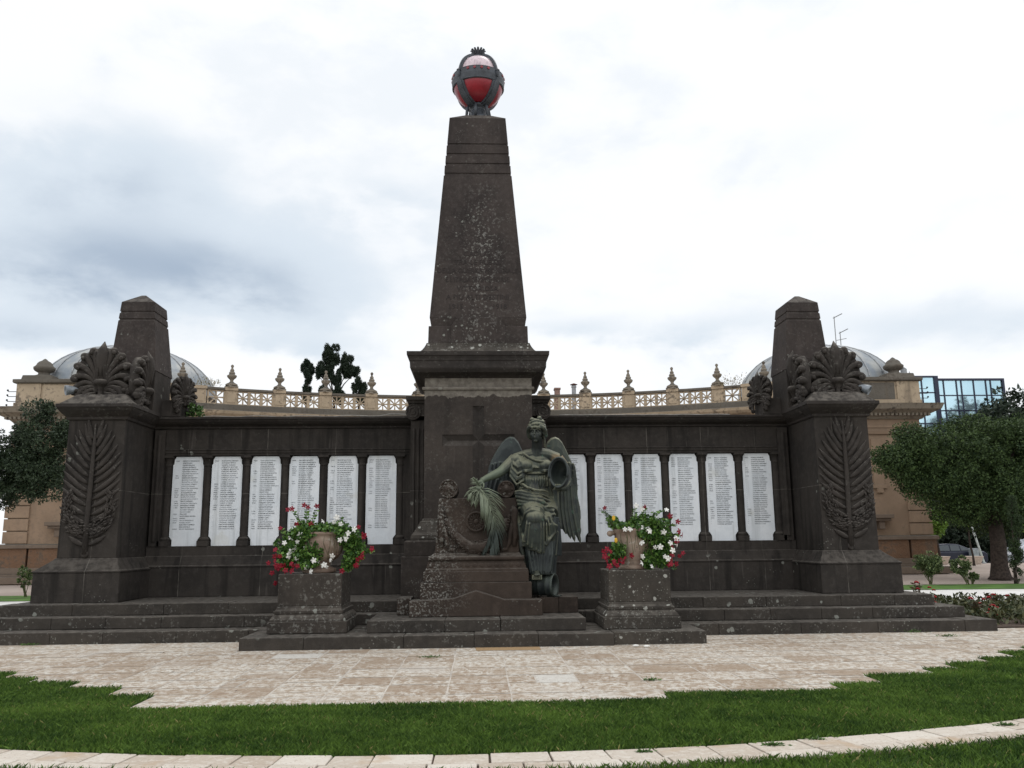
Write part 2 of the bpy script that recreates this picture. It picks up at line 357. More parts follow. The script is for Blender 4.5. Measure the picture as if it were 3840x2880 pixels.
quad((L_, y1, T_), (xm, y2, T_ - hw), (xm, y2, zm + 0), (L_, y1, H1)); quad((R_, y1, T_), (R_, y1, H1), (xm, y2, zm), (xm, y2, T_ - hw)); quad((L_, y1, T_), (R_, y1, T_), (xm, y2, T_ - hw))
quad((L_, y1, B_), (L_, y1, H0), (xm, y2, zm), (xm, y2, B_)); quad((R_, y1, H0), (R_, y1, B_), (xm, y2, B_), (xm, y2, zm))
quad((A0, y1, H1), (L_, y1, H1), (xm, y2, zm), (A0 + hw, y2, zm)); quad((A0, y1, H0), (A0 + hw, y2, zm), (xm, y2, zm), (L_, y1, H0)); quad((A0, y1, H1), (A0 + hw, y2, zm), (A0, y1, H0))
quad((R_, y1, H1), (A1, y1, H1), (A1 - hw, y2, zm), (xm, y2, zm)); quad((R_, y1, H0), (xm, y2, zm), (A1 - hw, y2, zm), (A1, y1, H0)); quad((A1, y1, H1), (A1, y1, H0), (A1 - hw, y2, zm))
mb.build('sunken_cross', M_carve, ob)
mb = MB(); mb.rprof(CX, CY, [(1.05, 1.05, 4.5), (1.085, 1.085, 4.505), (1.095, 1.095, 4.53), (1.085, 1.085, 4.56), (1.045, 1.045, 4.57), (1.045, 1.045, 4.74)])
mb.build('neck_band', M_pier, ob)
mb = MB(); mb.rprof(CX, CY, [(1.045, 1.045, 4.74), (1.07, 1.07, 4.75), (1.10, 1.10, 4.77), (1.16, 1.16, 4.79), (1.26, 1.26, 4.82), (1.30, 1.30, 4.87), (1.316, 1.316, 4.90), (1.322, 1.322, 5.03), (1.335, 1.335, 5.04), (1.34, 1.34, 5.08), (1.355, 1.355, 5.12), (1.375, 1.375, 5.135), (1.38, 1.38, 5.215)])
mb.build('cornice', M_corn, ob, bevel=.006)
mb = MB(); mb.rprof(CX, CY, [(1.20, 1.20, 5.215), (1.15, 1.15, 5.25), (1.10, 1.10, 5.30), (1.06, 1.06, 5.36), (1.03, 1.03, 5.42), (1.02, 1.02, 5.455)]); mb.build('flared_base', M_ped, ob)
mb = MB(); mb.rprof(CX, CY, [(.992, .992, 5.455), (.984, .984, 5.81)]); mb.rprof(CX, CY, [(.935, .935, 5.81), (.966, .966, 5.99)])
ar = [(-.54, 5.455), (.54, 5.455), (.54, 5.80), (.50, 5.86), (.44, 5.94), (.385, 5.985), (-.385, 5.985), (-.44, 5.94), (-.50, 5.86), (-.54, 5.80)]
for s_ in (0,): mb.ext([(CX + p, q) for p, q in ar], CY - 1.012, CY - .9)
mb.build('obelisk_foot', M_obel, ob, bevel=.008)
hwz = lambda z: .966 - .0822 * (z - 5.99)
pr = [(hwz(5.99), hwz(5.99), 5.99)]
for a, c_ in ((9.12, 9.18), (9.35, 9.41), (9.58, 9.64), (9.82, 9.87)):
    pr += [(hwz(a), hwz(a), a), (hwz(a) - .018, hwz(a) - .018, a + .004), (hwz(c_) - .024, hwz(c_) - .024, c_), (hwz(c_) - .006, hwz(c_) - .006, c_ + .008)]
pr += [(hwz(10.48), hwz(10.48), 10.48), (.26, .26, 10.72)]
mb = MB(); mb.rprof(CX, CY, pr); mb.build('obelisk_shaft', M_obel, ob)

def textmesh(s, size, extrude=.002, bold=0., align='CENTER', spacing=1., lh=1.):
    cu = bpy.data.curves.new('t', 'FONT'); cu.body = s; cu.size = size; cu.extrude = extrude; cu.offset = bold
    cu.align_x = align; cu.resolution_u = 2; cu.space_character = spacing; cu.space_line = lh
    o = bpy.data.objects.new('t', cu); COL.objects.link(o)
    me = bpy.data.meshes.new_from_object(o.evaluated_get(bpy.context.evaluated_depsgraph_get()))
    bpy.data.objects.remove(o); return me
def xform(me, M):
    me.transform(M)
def textobj(name, lines, mat, parent, slope=0.):
    """lines: (text,x,y,z,size,align,sx)"""
    V = []; F = []
    for s, x, y, z, size, al, sx in lines:
        me = textmesh(s, size, .0025, .0, al)
        k = len(V)
        for v in me.vertices: V.append((x + v.co.x * sx, y - v.co.z + v.co.y * slope, z + v.co.y))
        for p in me.polygons: F.append([i + k for i in p.vertices])
        bpy.data.meshes.remove(me)
    o0 = origin(parent); me = bpy.data.meshes.new(name); me.from_pydata([(a - o0.x, b_ - o0.y, c_ - o0.z) for a, b_, c_ in V], [], F)
    return finish(name, me, mat, parent, o0=o0)
ln = []
for s, z, sx in (('CADUTI', 7.366, 1.), ('TRA LE FILE DI', 7.182, .95), ('DELLA GUERRA MONDIALE', 6.998, .86), ("E L'ITALIA SEMPRE FORSE", 6.804, .75), ('VITTORIOSA', 6.612, .95), ('A PIU ALTI DESTINI', 6.43, .95), ('1915      -      1918', 6.229, 1.)):
    ln.append((s, CX - .01, CY - hwz(z - .06) - .0035, z - .06, .155, 'CENTER', sx))
textobj('inscription', ln, M_incise, ob, slope=.0822)

# flanking pilasters with ionic scrolls
for sx in (-1, 1):
    pl = thing('scroll_pilaster', (CX + sx * 1.24, 17.5, .57), 'narrow fluted dark pilaster with a scroll capital %s of the obelisk pier' % ('left' if sx < 0 else 'right'), 'pilaster', 'scroll pilasters beside the pier')
    xa, xb = sorted((CX + sx * 1.05, CX + sx * 1.37)); mb = MB(); mb.box(xa, xb, 17.24, 18.4, .57, 4.02)
    for k in range(3):
        q = CX + sx * (1.12 + k * .09); mb.tube([(q, 17.24, 1.7), (q, 17.24, 3.85)], .026, 6)
    mb.build('pilaster_shaft', M_wall, pl, bevel=.006)
    mb = MB(); xa, xb = sorted((CX + sx * 1.05, CX + sx * 1.43)); mb.rect([(xa, xb, 17.12, 18.4, 4.36), (xa, xb, 17.10, 18.4, 4.40), (xa - (.0 if sx > 0 else .03), xb + (.03 if sx > 0 else 0), 17.06, 18.4, 4.42), (xa - (.0 if sx > 0 else .03), xb + (.03 if sx > 0 else 0), 17.06, 18.4, 4.49)])
    xc = CX + sx * 1.32; pts = []
    mb.rings([[(xc + .155 * math.cos(a), y, 4.19 + .165 * math.sin(a)) for a in [2 * math.pi * k / 28 for k in range(28)]] for y in (17.16, 18.3)])
    sp_ = []; rr = []
    for k in range(60):
        a = math.pi / 2 - sx * k * .22; r0 = .15 * (1 - k / 66.); sp_.append((xc + r0 * math.cos(a), 17.155, 4.19 + r0 * math.sin(a))); rr.append(.017 * (1 - k / 120))
    mb.tube(sp_, rr, 6, up=(0, 1, 0))
    xa, xb = sorted((CX + sx * 1.05, xc)); mb.box(xa, xb, 17.18, 18.3, 4.1, 4.36)
    mb.build('capital', M_carve, pl)

# ------------------------------------------------------------------ wing walls with tablets and colonnettes
NAMES_L = [
 "SOLD.|AGGIATO FRANCESCO;|AGRIMI LUIGI;|AGRIMI REALINO;|AGRIMI VINCENZO;|ALBANESE AGOSTINO;|ALBANESE ROSARIO;|ALBANESE SALVATORE;TEN.|ALBANI CARLO;SOLD.|ALEMANNO REALINO;|ALLEGRO RAFFAELE;|AMMASTARI ALFREDO;|AMMASSARI ALBERTO;|AMPOLO ROSARIO;CAP.LE|ANASTASIA QUINTINO;SOLD.|ARALLA BIAGIO;SERG.|AVOGADRO ETTORE;CAP.M.|BACCARO ADOLFO;SOLD.|BARBA FRANCESCO;|BAGLAFONTE ALFREDO;S.TEN.|BELLO RAFFAELE;CAP.LE|BERARDINI VINCENZO;CAP.LE|BERNARDO CESARE;S.TEN.|BISANTIS ORONZO;|BOLDRIN ANGELO;|BIANCO LUIGI;SOLD.|BELLI LEO;|BOEMONDO NICOLA;MAGG.|BRUNO;CAP.LE|BISCO FRANCESCO;SOLD.|BONELLI ALDO;|BORTONE CARMELO;|BRAI CARMELO;CAP.LE|BRUNO FRANCESCO",
 "SOLD.|BUSCICCHIO AMERIGO;''|BOTTAZZO PIETRO;''|CALAMO ORONZO;''|CAMBOLETTA SALVATORE;''|CAMERINO BENEDETTO;''|CANTORO ANTONIO;''|CAPOLUNGO ANGELO;''|CAROSCIA CARMELO;''|CAROCCIA SALVATORE;''|CARONE ORONZO;|CARRELLO ATTILIO;CAP.LE|CAMPILLO ORONZO;SOLD.|CATULLI RAFFAELE;SERG.M.|CAVALLO FRANCESCO;SOLD.|CAPUTO LUIGI;SOLD.|CASATA CARMELO;SOLD.|CARATTOSSI FRANCESCO;CAP.LE|CASCIARO ANGELO;SOLD.|CARDONE EMANUELE;|CARLAT SALVATORE;|CARRET ALFREDO;CAP.LE|CARLA ANGELO;S.TEN.|CASSANO ERCO;SOLD.|CARUCCIO FRANCESCO;|CAROPPO ORONZO;|CASTONI FORTUNATO;''|CASTAGNOLI ALFONSO;''|CATALDO SALVATORE;|CAZZOLLA ALBERTO;''|CENTAURO ANDREA;''|CENTONZE AMEDEO;''|CENTONZE GIUSEPPE;''|CENTONZE MICHELE",
 "SOLD.|CENTONZE ORONZO;''|CERASA GIUSEPPE;''|CERVINO CARMELO;''|CHIRIZZI ORONZO;''|CHIRONI FERNANDO;S.TEN.|CICIRELLA STEFANO;SOLD.|CORRADO BENEDETTO;''|CITO LEONARDO;|CODACIA FRANCESCO;S.TEN.|COLANGELO ROBERTO;SOLD.|COLELLA ANTONIO;|COLOSSO EMANUELE;S.TEN.|COLLE CONSIGLIO FRANCESCO;|CONTE ROSARIO;|CORSI CARMELO;''|CONTE VITO;TEN.|COPPOLA EMANUELE;S.TEN.|COPPOLA GERARDO;TEN.|CORRADO ALFREDO;CAP.LE|CORVINO ALFREDO;SOLD.|CORSANO GIOVANNI;|COSTA GAETANO;''|COSTANTINI RAFFAELE;|CROCE ANTONIO;S.TEN.|CROCETTA CARMELO;SOLD.|CUPPONE SALVATORE;|CURCI CARMELO;|DANIELE LUIGI;SERG.M.|DANTE LUIGI;SOLD.|D AMORE ANTONIO;TEN.|DA FACCIO LUIGI;S.TEN.|DE BLASI ALESSANDRO;SOLD.|DE CAROLE ADOLFO",
 "SOLD.|DE CARLO AMLETO;''|DE CARLO FRANCESCO;''|DE CATALDIS ANGELO;CAP.LE|DE DONNO VINCENZO;SOLD.|DE FILIPPI ORONZO;CAP.LE|DE FILIPPI ORONZO;S.TEN.|DE GIORGI ALFREDO;SOLD.|DE GIORGI GIULIO;|DE GIORGI LUIGI;|DE GIORGI SALVATORE;TEN.|DE GIORGIO ANTONIO;SOLD.|DE GIOVANNI FRANCESCO;|DE GIOVANNI LUIGI;|DE LEO ANTONIO;''|D ELIA FRANCESCO;''|D ELIA GIUSEPPE;''|D ELIA RAFFAELE;''|DELL ANNA PAOLO;''|DELL ANNA DONATO;''|DELL ANNA ORONZO;CAP.LE|DELL ANNA LUIGI;TEN.|DELL ATTI PIETRO;|DELLA VITE VITO;|DELLA RAMA FRANCESCO;''|DEL VECCHIO LUIGI;''|DE LUCA CARLO;|DE MARCO PAOLO;|DE MARINI ANGELO;SERG.M.|DE MARIA CARLO;S.TEN.|DE MATTEIS UGO;CAP.LE|DE MITRI PIETRO;SOLD.|DE NAPOLI VITO",
 "SOLD.|DE NIGRIS SALVATORE;''|DE PANDIS FRANCESCO;|DE PANDIS AGOSTINO;CAP.LE|DE PANDIS PASQUALE;|DE SALVATORE FRANCESCO;CAP.LE|DE SALVATORE OTTORINO;SOLD.|DE SANTIS FRANCESCO;|DE SANTIS ORESTE;''|DE SIMEI PIETRO;|DE SIMEI DOMENICO;S.TEN.|DE SIMONE FRANCESCO;SOLD.|DE VERGORI ALFREDO;|DE VITIS FRANCESCO;S.TEN.|D ERCOLE GIOVANNI;SOLD.|D IPPOLITO GAETANO;|DIOSO LORENZO;''|ESPERTI COSTANTINO;|EVANGELISTA ANGELO;TEN.|FAGGIANI ROBERTO ALDO;SOLD.|FANULI LEONARDO;CAP.LE|FAVARETO SALVATORE;SERG.MAG.|FACCHINETTI UMBERTO;SOLD.|FALCHETTO FRANCESCO;S.TEN.|FALCONE;CAP.M.|FACCHINI VITO;SOLD.|FEDELE ALFREDO;''|FERRARI SALVATORE;''|FERRO ANGELO;CAP.LE|FILONNA SALVATORE;''|FILONI ANGELO;TEN.|FIMMANO LUIGI;SOLD.|FINO PAOLO",
 "CAP.LE|FINA FRANCESCO;SOLD.|FIOCCO SALVATORE;''|FIORENTI FRANCESCO;''|FIORENTINO FRANCESCO;CAP.M.|FIORENTINO GIOVANNI;SOLD.|FIORENTINO LUIGI;CAP.LE|FORTITO RAFFAELE;SOLD.|FRASCLA GIUSEPPE;CARAB.|FORELLI BERLINO;TEN.|FUMAROLA PAOLO;S.CAP.M.|GARGIULO TEODORO;SOLD.|GIANCANE FRANCESCO;S.TEN.|GIANCOTTI GIANLUIGI;SOLD.|GIANNATTASIO EMILIO;''|GIANNATTASIO GIUSEPPE;S.TEN.|GOFFARI ANTONIO;SOLD.|GISANTE MICHELE;|GRASSI RAFFAELE;|GRAVILI LUIGI;''|GRAVILI FRANCO;''|GRECO ALFREDO;''|GRECO ANGELO;''|GRECO MICHELE;S.TEN.|GRECO ORONZO;SOLD.|GRECO ROMOLO;''|GRECO VINCENZO;''|GUERRIERI GAETANO;|GUGLIELMI VITTORIO;|GUIDO FRANCESCO;|GUIDO ORONZO;''|GUIDO RODOLFO;S.TEN.|GURRI ANGELO;SOLD.|GUSMO CARMELO"]
NAMES_R = [
 "SOLD.|LEONE CARMELO;''|LEO EMANUELE;''|LEO SALVATORE;''|LETTE ETTORE;|;SOLD.|LIACI CARMELO;''|LO RE INNOCENTE;|LONGO;''|LUCHI GIACINTO;SOLD.|MACRI PIETRO;''|MACCHIA ETTORE;|MANCO;''|MADARO;|MAGLIO ANGELO;TEN.|MAGLIO LUIGI;''|MALERBA UGO;|MALINCONICO;SOLD.|MANCA VITO;|MANCINO LUIGI;''|MANNI PIETRO;''|MANNO CARLO;|MARANGI VITO;|MARANO LUIGI;''|MARCHELLO;''|MARCUCCI VITO;SOLD.|MARINACI;|MARINO PAOLO;|MARTINA LUIGI;|MARRA GIUSEPPE;|MARI GABRIELE",
 "SOLD.|MACI VITO;S.TEN.|MAGLI FABIO;SOLD.|MALINCONICO ACHILLE;''|MATARULO GIUSEPPE;CAP.LE|MALANDRINO AUGUSTO;CAP.LE|MARANGIO GIOVANNI;SOLD.|MARCHESE ANTONIO;CAP.LE|MARINO FRANCESCO;SOLD.|MARINO LUIGI;S.TEN.|MARINOSCI LUIGI;SOLD.|MARSANO ROBERTO;S.TEN.|MARTANO CARMELO;|MARTANO CARMELO;SOLD.|MARZANO VALENTE;''|MARTINA DONATO;CAP.LE|MARTUCCI LUIGI;SOLD.|MARZO EDOARDO;|MARZO NICOLA;MAGG.|MATACI GIACOMO;SOLD.|MAZZEI GIOVANNI;''|MAZZEI SALVATORE;|MAZZOTTA CARMELO;|MAZZOTTA FRANCESCO;|MAZZOTTA VINCENZO;TEN.|MELE VINCENZO;SOLD.|MELE AUGUSTO;|MELE OLINTO;SERG.|MELLONE VITO;|MICCOLI PAOLO;''|MIGLIETTA LUIGI;''|MIGLIO ANGELO;S.TEN.|MIRABELLI CARLO",
 "CAP.LE|MONACO FRANCESCO;S.TEN.|MONACO RAFFAELE;SOLD.|MONTANARI VITO;''|MORELLI GIUSEPPE;''|MORELLO SALVATORE;''|MORELLO VITO;CAP.LE|MARLESCHI ALBERTO;SERG.|MARLESCHI GINO;SOLD.|MOTTARI ANTIMO;''|MUSTARI DOMENICO;TEN.|MOSCHETTINI CONSALVO;S.LP.|MOSCHETTINI FRANCESCO;CAP.LE|MUROLESE CARMELO;S.LP.|NICO GIUSEPPE;CAP.LE|NUCCIONI AUGUSTO;S.LP.|PAGATA RAFFAELE;|PAGATTA ORONZO;''|ORLANDO VINCENZO;''|PALMA FRANCESCO;''|PALMARINI CARMELO;''|PALMIERI MAURO;''|PASCALI SALVATORE;|PASSABI DOMENICO;SOLD.|PANDI VICENTE;''|PANICO ORONZO;''|PAPADIA VITO;CAP.LE|PARENTE LUIGI;''|PASQUINI UGO;''|PATERA ANGELO;SOLD.|PEDIO PIETRO;|PELLEGRINO VITO;|PERRONE ANGELO",
 "SOLD.|PERRONE GIOVANNI;S.TEN.|PERRONE LUIGI;SOLD.|PERRONE ROCCO;CAP.LE|PERRONE SANTO;SOLD.|PERRONE LUIGI;''|PANICO FERDINANDO;''|PERULLI ALFREDO;''|PERULLI CARMELO;''|PERULLI DOMENICO;''|PETRARCA GIOVANNI;S.TEN.|PETRELLI VINCENZO;SOLD.|PINTO NICOLA;S.TEN.|PISANO GIUSEPPE;SOLD.|PISANO PASQUALE;''|PIZZOLLI ORONZO;''|PORRO ANTONIO;CAP.LE|PORTOLANO FERDINANDO;SOLD.|POSTULANO GIOVANNI;CAP.LE|POLO AMLETO;SOLD.|POTENZA ANTONIO;|POTENZA ORONZO;S.TEN.|POZZI ETTORE;CAP.LE|POZZO ANTONIO;|QUARTA COSIMO;CAP.M.|QUARTA GIOVANNI;SOLD.|QUARTA GIUSEPPE;|QUARTA RAFFAELE;S.TEN.|QUARTA VINCENZO;TEN.|REALE ATTILIO;''|RIZZO DOMENICO;''|RIZZATO PANCRAZIO;''|RIZZO GIOVANNI;SOLD.|RIZZO VINCENZO",
 "SOLD.|ROLLO CELESTINO;''|ROLLO GIOVANNI;''|ROLLO SALVATORE;CAP.LE|ROSMINI MICHELE;SOLD.|ROSSANO ALFREDO;S.TEN.|ROSSI CESARE;SOLD.|RUCCO ALFREDO;''|RUSSO DONATO;S.TEN.|RUTA GIOVANNI;SOLD.|SALANDI ORONZO;AUTO.|SALOMI LUCIANO;SOLD.|SANTORO ANTONIO;|SCARDIA ALESSANDRO;S.TEN.|SCARDIA GIUSEPPE;SOLD.|SCARDINO ANTONIO;SERG.|SCARDINO DOMENICO;SOLD.|SCHIPA LEONARDO;|SCRIZZI PANTALEO;''|SEDURA ANTONIO;''|SEMERARO SALVATORE;''|SPEDICATO FRANCESCO;TEN.|SOLDO GIUSEPPE;SOLD.|SOLAZZO BIAGIO;''|SOLAZZO ORONZO;CAP.LE|SORRENTO EMILIO;TEN.|SPADA ROBERTO;S.TEN.|SPAGNOLO EDMONDO;SOLD.|SPAGADAMI CARLO;CAP.M.|SPEDICATO UMBERTO;SOLD.|SPEDICATO GIOVANNI;''|SPEDICATO LUIGI;''|SPEDICATO PASQUALE;''|STAFFIERI ANTONIO",
 "SOLD.|STANCA GIUSEPPE;''|STARACE ANTONIO;''|STARACE GIUSTINIANO;''|STEFANELLI ANTONIO;''|STEFANELLI GIORGIO;TEN.|TAFURI UGO;SOLD.|TAMBORE SANTE;S.TEN.|TARRARINI ALESSANDRO;|TARRARINI UGO;SOLD.|TARTELO ETTORE;''|TAURINO CONSIGLIO;''|TAURINO GIUSEPPE;''|TORALDO VINCENZO;''|TORNESE ANTONIO;''|TORNESE ORONZO;''|TORNESE UMBERTO;''|TORTORELLA UGO;''|TOTARO LUIGI;''|TOTARO VINCENZO;''|TOTARO VINCENZO;''|TORSELLO ROMOLO;''|TROTTOLA NICOLA;''|TROTTA ERMANNO;''|TUCCI FORTUNATO;''|TROTTA ANTONIO;S.TEN.|URSO GIUSEPPE;SOLD.|URSO SALVATORE;S.MAG.|VADALA GOFFREDO;SOLD.|VENTURA ALESSANDRO;''|VENTURA AGOSTINO;''|VERARDI ANGELO;''|VERGINORDO FRANCESCO;''|VERNARO LUIGI"]
FAD = random.Random(5)
for sx in (-1, 1):
    side = 'left' if sx < 0 else 'right'
    cols = [-6.30 + .79 * k for k in range(7)] if sx < 0 else [1.62 + .7833 * k for k in range(7)]
    xa, xb = (-6.62, -.99) if sx < 0 else (1.11, 6.62)
    w = thing('memorial_wall', ((xa + xb) / 2, 18.0, .57), 'long dark stone wing wall holding six white name tablets %s of the obelisk' % side, 'wall', 'wing walls of the memorial')
    mb = MB(); mb.ext([(17.6, .57), (17.6, 1.13), (17.585, 1.14), (17.585, 1.165), (17.62, 1.175), (17.66, 1.27), (17.685, 1.36), (17.72, 1.363), (17.72, 1.552), (18.7, 1.552), (18.7, .57)], xa, xb, 0); mb.build('wall_base', M_wall, w, bevel=.008)
    mb = MB(); mb.box(xa, xb, 17.86, 18.7, 1.552, 3.38)
    e0, e1 = (xa, cols[0]) if sx < 0 else (cols[-1], xb)
    mb.box(e0, e1, 17.80, 17.86, 1.552, 3.38)
    e0, e1 = (cols[-1] + .02, xb) if sx < 0 else (xa, cols[0] - .02)
    mb.box(e0, e1, 17.79, 17.86, 1.552, 3.38); mb.build('wall_field', M_wall, w)
    mb = MB(); mb.ext([(17.80, 3.38), (17.775, 3.382), (17.77, 3.43), (17.755, 3.432), (17.75, 3.485), (17.735, 3.49), (17.735, 3.51), (17.79, 3.515), (17.79, 3.935), (18.7, 3.935), (18.7, 3.38)], xa, xb, 0); mb.build('frieze', M_wall, w, bevel=.004)
    mb = MB(); mb.ext([(17.77, 3.935), (17.745, 3.945), (17.74, 3.975), (17.72, 3.985), (17.68, 4.0), (17.62, 4.02), (17.56, 4.06), (17.53, 4.10), (17.505, 4.105), (17.50, 4.15), (17.6, 4.165), (18.8, 4.165), (18.8, 3.935)], xa, xb, 0); mb.build('cornice', M_corn, w, bevel=.004)
    # end pilaster next to the pylon
    px0 = sx * 6.37; px1 = sx * 6.58; a, b_ = sorted((px0, px1)); mb = MB(); mb.box(a, b_, 17.70, 17.86, 1.552, 3.90)
    mb.tube([((a + b_) / 2, 17.70, 1.65), ((a + b_) / 2, 17.70, 3.8)], .045, 8); mb.build('end_pilaster', M_wall, w, bevel=.006)
    for k, cx in enumerate(cols):
        c_ = MB(); yc = 17.80
        for z0, z1, h, g in ((1.552, 1.66, .112, .10), ):
            c_.box(cx - h, cx + h, yc - g, 17.86, z0, z1)
        c_.rings([[(cx + r * math.cos(a), yc + .02 + r * .8 * math.sin(a), z) for a in [2 * math.pi * q / 20 for q in range(20)]] for r, z in
                  ((.095, 1.66), (.103, 1.675), (.103, 1.70), (.09, 1.715), (.075, 1.73), (.072, 1.76), (.066, 3.16), (.078, 3.165), (.078, 3.195), (.066, 3.20), (.066, 3.27), (.072, 3.29), (.09, 3.32), (.098, 3.335))])
        c_.box(cx - .104, cx + .104, yc - .09, 17.86, 3.335, 3.38)
        c_.build('colonnette', M_wall, w, smooth=False, bevel=0)
    for k in range(6):
        x0, x1 = cols[k] + .085, cols[k + 1] - .085; z0, z1 = 1.556, 3.365
        cxm = (x0 + x1) / 2; hw_ = (x1 - x0) / 2
        P = [(-hw_ + .055, z0), (hw_ - .055, z0), (hw_ - .055, z0 + .12), (hw_ - .02, z0 + .17), (hw_, z0 + .19), (hw_, z1 - .17), (hw_ - .02, z1 - .15), (hw_ - .025, z1 - .06), (hw_ - .06, z1), (-hw_ + .06, z1), (-hw_ + .025, z1 - .06), (-hw_ + .02, z1 - .15), (-hw_, z1 - .17), (-hw_, z0 + .19), (-hw_ + .02, z0 + .17), (-hw_ + .055, z0 + .12)]
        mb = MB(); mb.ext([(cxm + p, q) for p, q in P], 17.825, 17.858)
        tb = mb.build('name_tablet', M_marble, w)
        WL[tb.name] = origin(w)
        names = (NAMES_L if sx < 0 else NAMES_R)[k].split(';')
        dk, fd = [], []
        for j, row in enumerate(names):
            a, b_ = row.split('|'); z = 3.268 - j * .0432; 
            fade = .05 if j < 5 else (.25 if j > len(names) - 4 else .72)
            if sx > 0 and k > 2: fade *= .45
            (fd if FAD.random() < fade * 1.0 else dk).append((b_, cxm - hw_ + .19, 17.8235, z, .0315, 'LEFT', 1.02 if len(b_) < 19 else .86))
            if a: (fd if FAD.random() < fade * 1.1 else dk).append((a, cxm - hw_ + .055, 17.8235, z, .029, 'LEFT', 1.))
        wl = origin(w)
        if dk: o = textobj('inscription', dk, M_ink, tb)
        if fd: o = textobj('faded_inscription', fd, M_ink2, tb)

# ------------------------------------------------------------------ pylons
def palmette_mesh():
    mb = MB()
    for s_ in (-1, 1):
        for k in range(7):
            a = R(13 + k * 17.5); L = (.84, .86, .85, .80, .74, .68, .60)[k]
            pts = []; rd = []
            for q in range(10):
                u = q / 9.; ang = a * (.45 + .62 * u); r0 = L * u ** .9
                pts.append((s_ * (.045 + r0 * math.sin(ang) * .67), -.035 - .035 * math.sin(u * 3), .15 - .012 * k + r0 * math.cos(ang) * .95))
                rd.append(.026 + .046 * u ** 1.1)
            mb.tube(pts, rd, 8, .9, up=(0, 1, 0))
            e = Vector(pts[-1]); d_ = (e - Vector(pts[-2])).normalized(); o_ = Vector((d_.z * s_, 0, -d_.x * s_))
            mb.ell(e + o_ * .02, (.080, .08, .074), 10, 7); mb.ell(e + o_ * .055 - d_ * .035 + Vector((0, -.05, 0)), (.048, .045, .048), 8, 6)
        sp_ = []; rr = []
        for k in range(26):
            an = R(-60) + k * .3; r0 = .105 * (1 - k / 30.); sp_.append((s_ * (.33 + r0 * math.cos(an)), -.08, .10 + r0 * math.sin(an))); rr.append(.028)
        mb.tube(sp_, rr, 7, up=(0, 1, 0))
        mb.tube([(s_ * .08, -.08, .06), (s_ * .2, -.08, .03), (s_ * .34, -.08, .0), (s_ * .5, -.06, .04)], [.03, .04, .035, .03], 7, up=(0, 1, 0))
        mb.ell((s_ * .53, -.05, .06), (.06, .06, .05), 8, 5)
    mb.tube([(0, -.04, .25), (0, -.07, .5), (0, -.09, .75), (0, -.08, .92), (0, -.03, 1.12)], [.07, .095, .125, .105, .008], 10, .8, up=(0, 1, 0))
    for dx in (-.03, .03): mb.tube([(dx * 1.2, -.13, .4), (dx, -.16, .75), (dx * .3, -.12, 1.0)], .012, 5, up=(0, 1, 0))
    mb.lathe((0, -.06, 0), [(.03, -.03), (.065, .0), (.05, .03), (.045, .12), (.075, .15), (.08, .2), (.13, .22), (.15, .25), (.15, .28), (.11, .33)], 14)
    P = [(-.34, 0), (.34, 0), (.48, .22), (.52, .45), (.49, .64), (.39, .82), (.23, .95), (0, 1.0), (-.23, .95), (-.39, .82), (-.49, .64), (-.52, .45), (-.48, .22)]
    mb.ext(P, -.03, .14)
    return mb
def palm_mesh(cx, yw):
    mb = MB(); F = random.Random(3)
    st = [(cx - .02, yw - .02, 1.43), (cx - .02, yw - .025, 2.0), (cx, yw - .03, 2.8), (cx + .005, yw - .02, 3.5), (cx - .005, yw - .01, 3.86)]
    mb.tube(st, [.055, .05, .045, .035, .015], 8, .7, up=(0, 1, 0))
    mb.ell((cx - .02, yw - .01, 1.43), (.075, .04, .075), 10, 6)
    zs = [1.60, 1.73, 1.87] + [2.02 + .140 * k for k in range(12)]
    for i, z in enumerate(zs):
        for s_ in (-1, 1):
            u = i / (len(zs) - 1.); zz_ = z + F.uniform(-.02, .02)
            rise = .20 + .38 * u; run = (.49 if 2 < i < 13 else .40) * (1 - .72 * max(0, u - .62) / .38)
            if i < 3: run = (.30, .38, .46)[i]; rise = .17 + .05 * i
            if u > .8: rise = .50 - .5 * (u - .8)
            pts = []; rd = []
            for q in range(8):
                v = q / 7.
                pts.append((cx + s_ * (.035 + run * v ** .92), yw - .012, zz_ + rise * (v ** 1.25)))
                rd.append(.006 + .043 * math.sin(math.pi * min(1, v * .93 + .08)) ** .8)
            mb.tube(pts, rd, 7, .75, up=(0, 1, 0))
    return mb
def wreath_mesh(cx, yw):
    mb = MB(); F = random.Random(9)
    for s_ in (-1, 1):
        for k in range(26):
            u = k / 25.; an = R(90) - R(128) * (1 - u) if False else R(-90 + 118 * u)
            x = cx + s_ * .40 * math.cos(an); z = 2.33 + .44 * math.sin(an); wdt = .03 + .09 * math.sin(math.pi * min(1, .25 + u * .85))
            for q in range(5):
                dx, dz = F.uniform(-wdt, wdt), F.uniform(-wdt, wdt)
                th = an + math.pi / 2 + F.uniform(-.6, .6)
                p = Vector((x + s_ * 0 + dx, yw - .03 - F.uniform(0, .03), z + dz)); t_ = Vector((s_ * math.cos(th), 0, math.sin(th)))
                mb.tube([p, p + t_ * .04, p + t_ * .085], [.008, .022, .004], 5, .6, up=(0, 1, 0))
    for s_ in (-1, 1): mb.tube([(cx, yw - .03, 1.86), (cx + s_ * .15, yw - .04, 1.80), (cx + s_ * .24, yw - .03, 1.92), (cx + s_ * .34, yw - .02, 1.85)], [.02, .03, .02, .01], 6, up=(0, 1, 0))
    return mb
PAL = palmette_mesh()
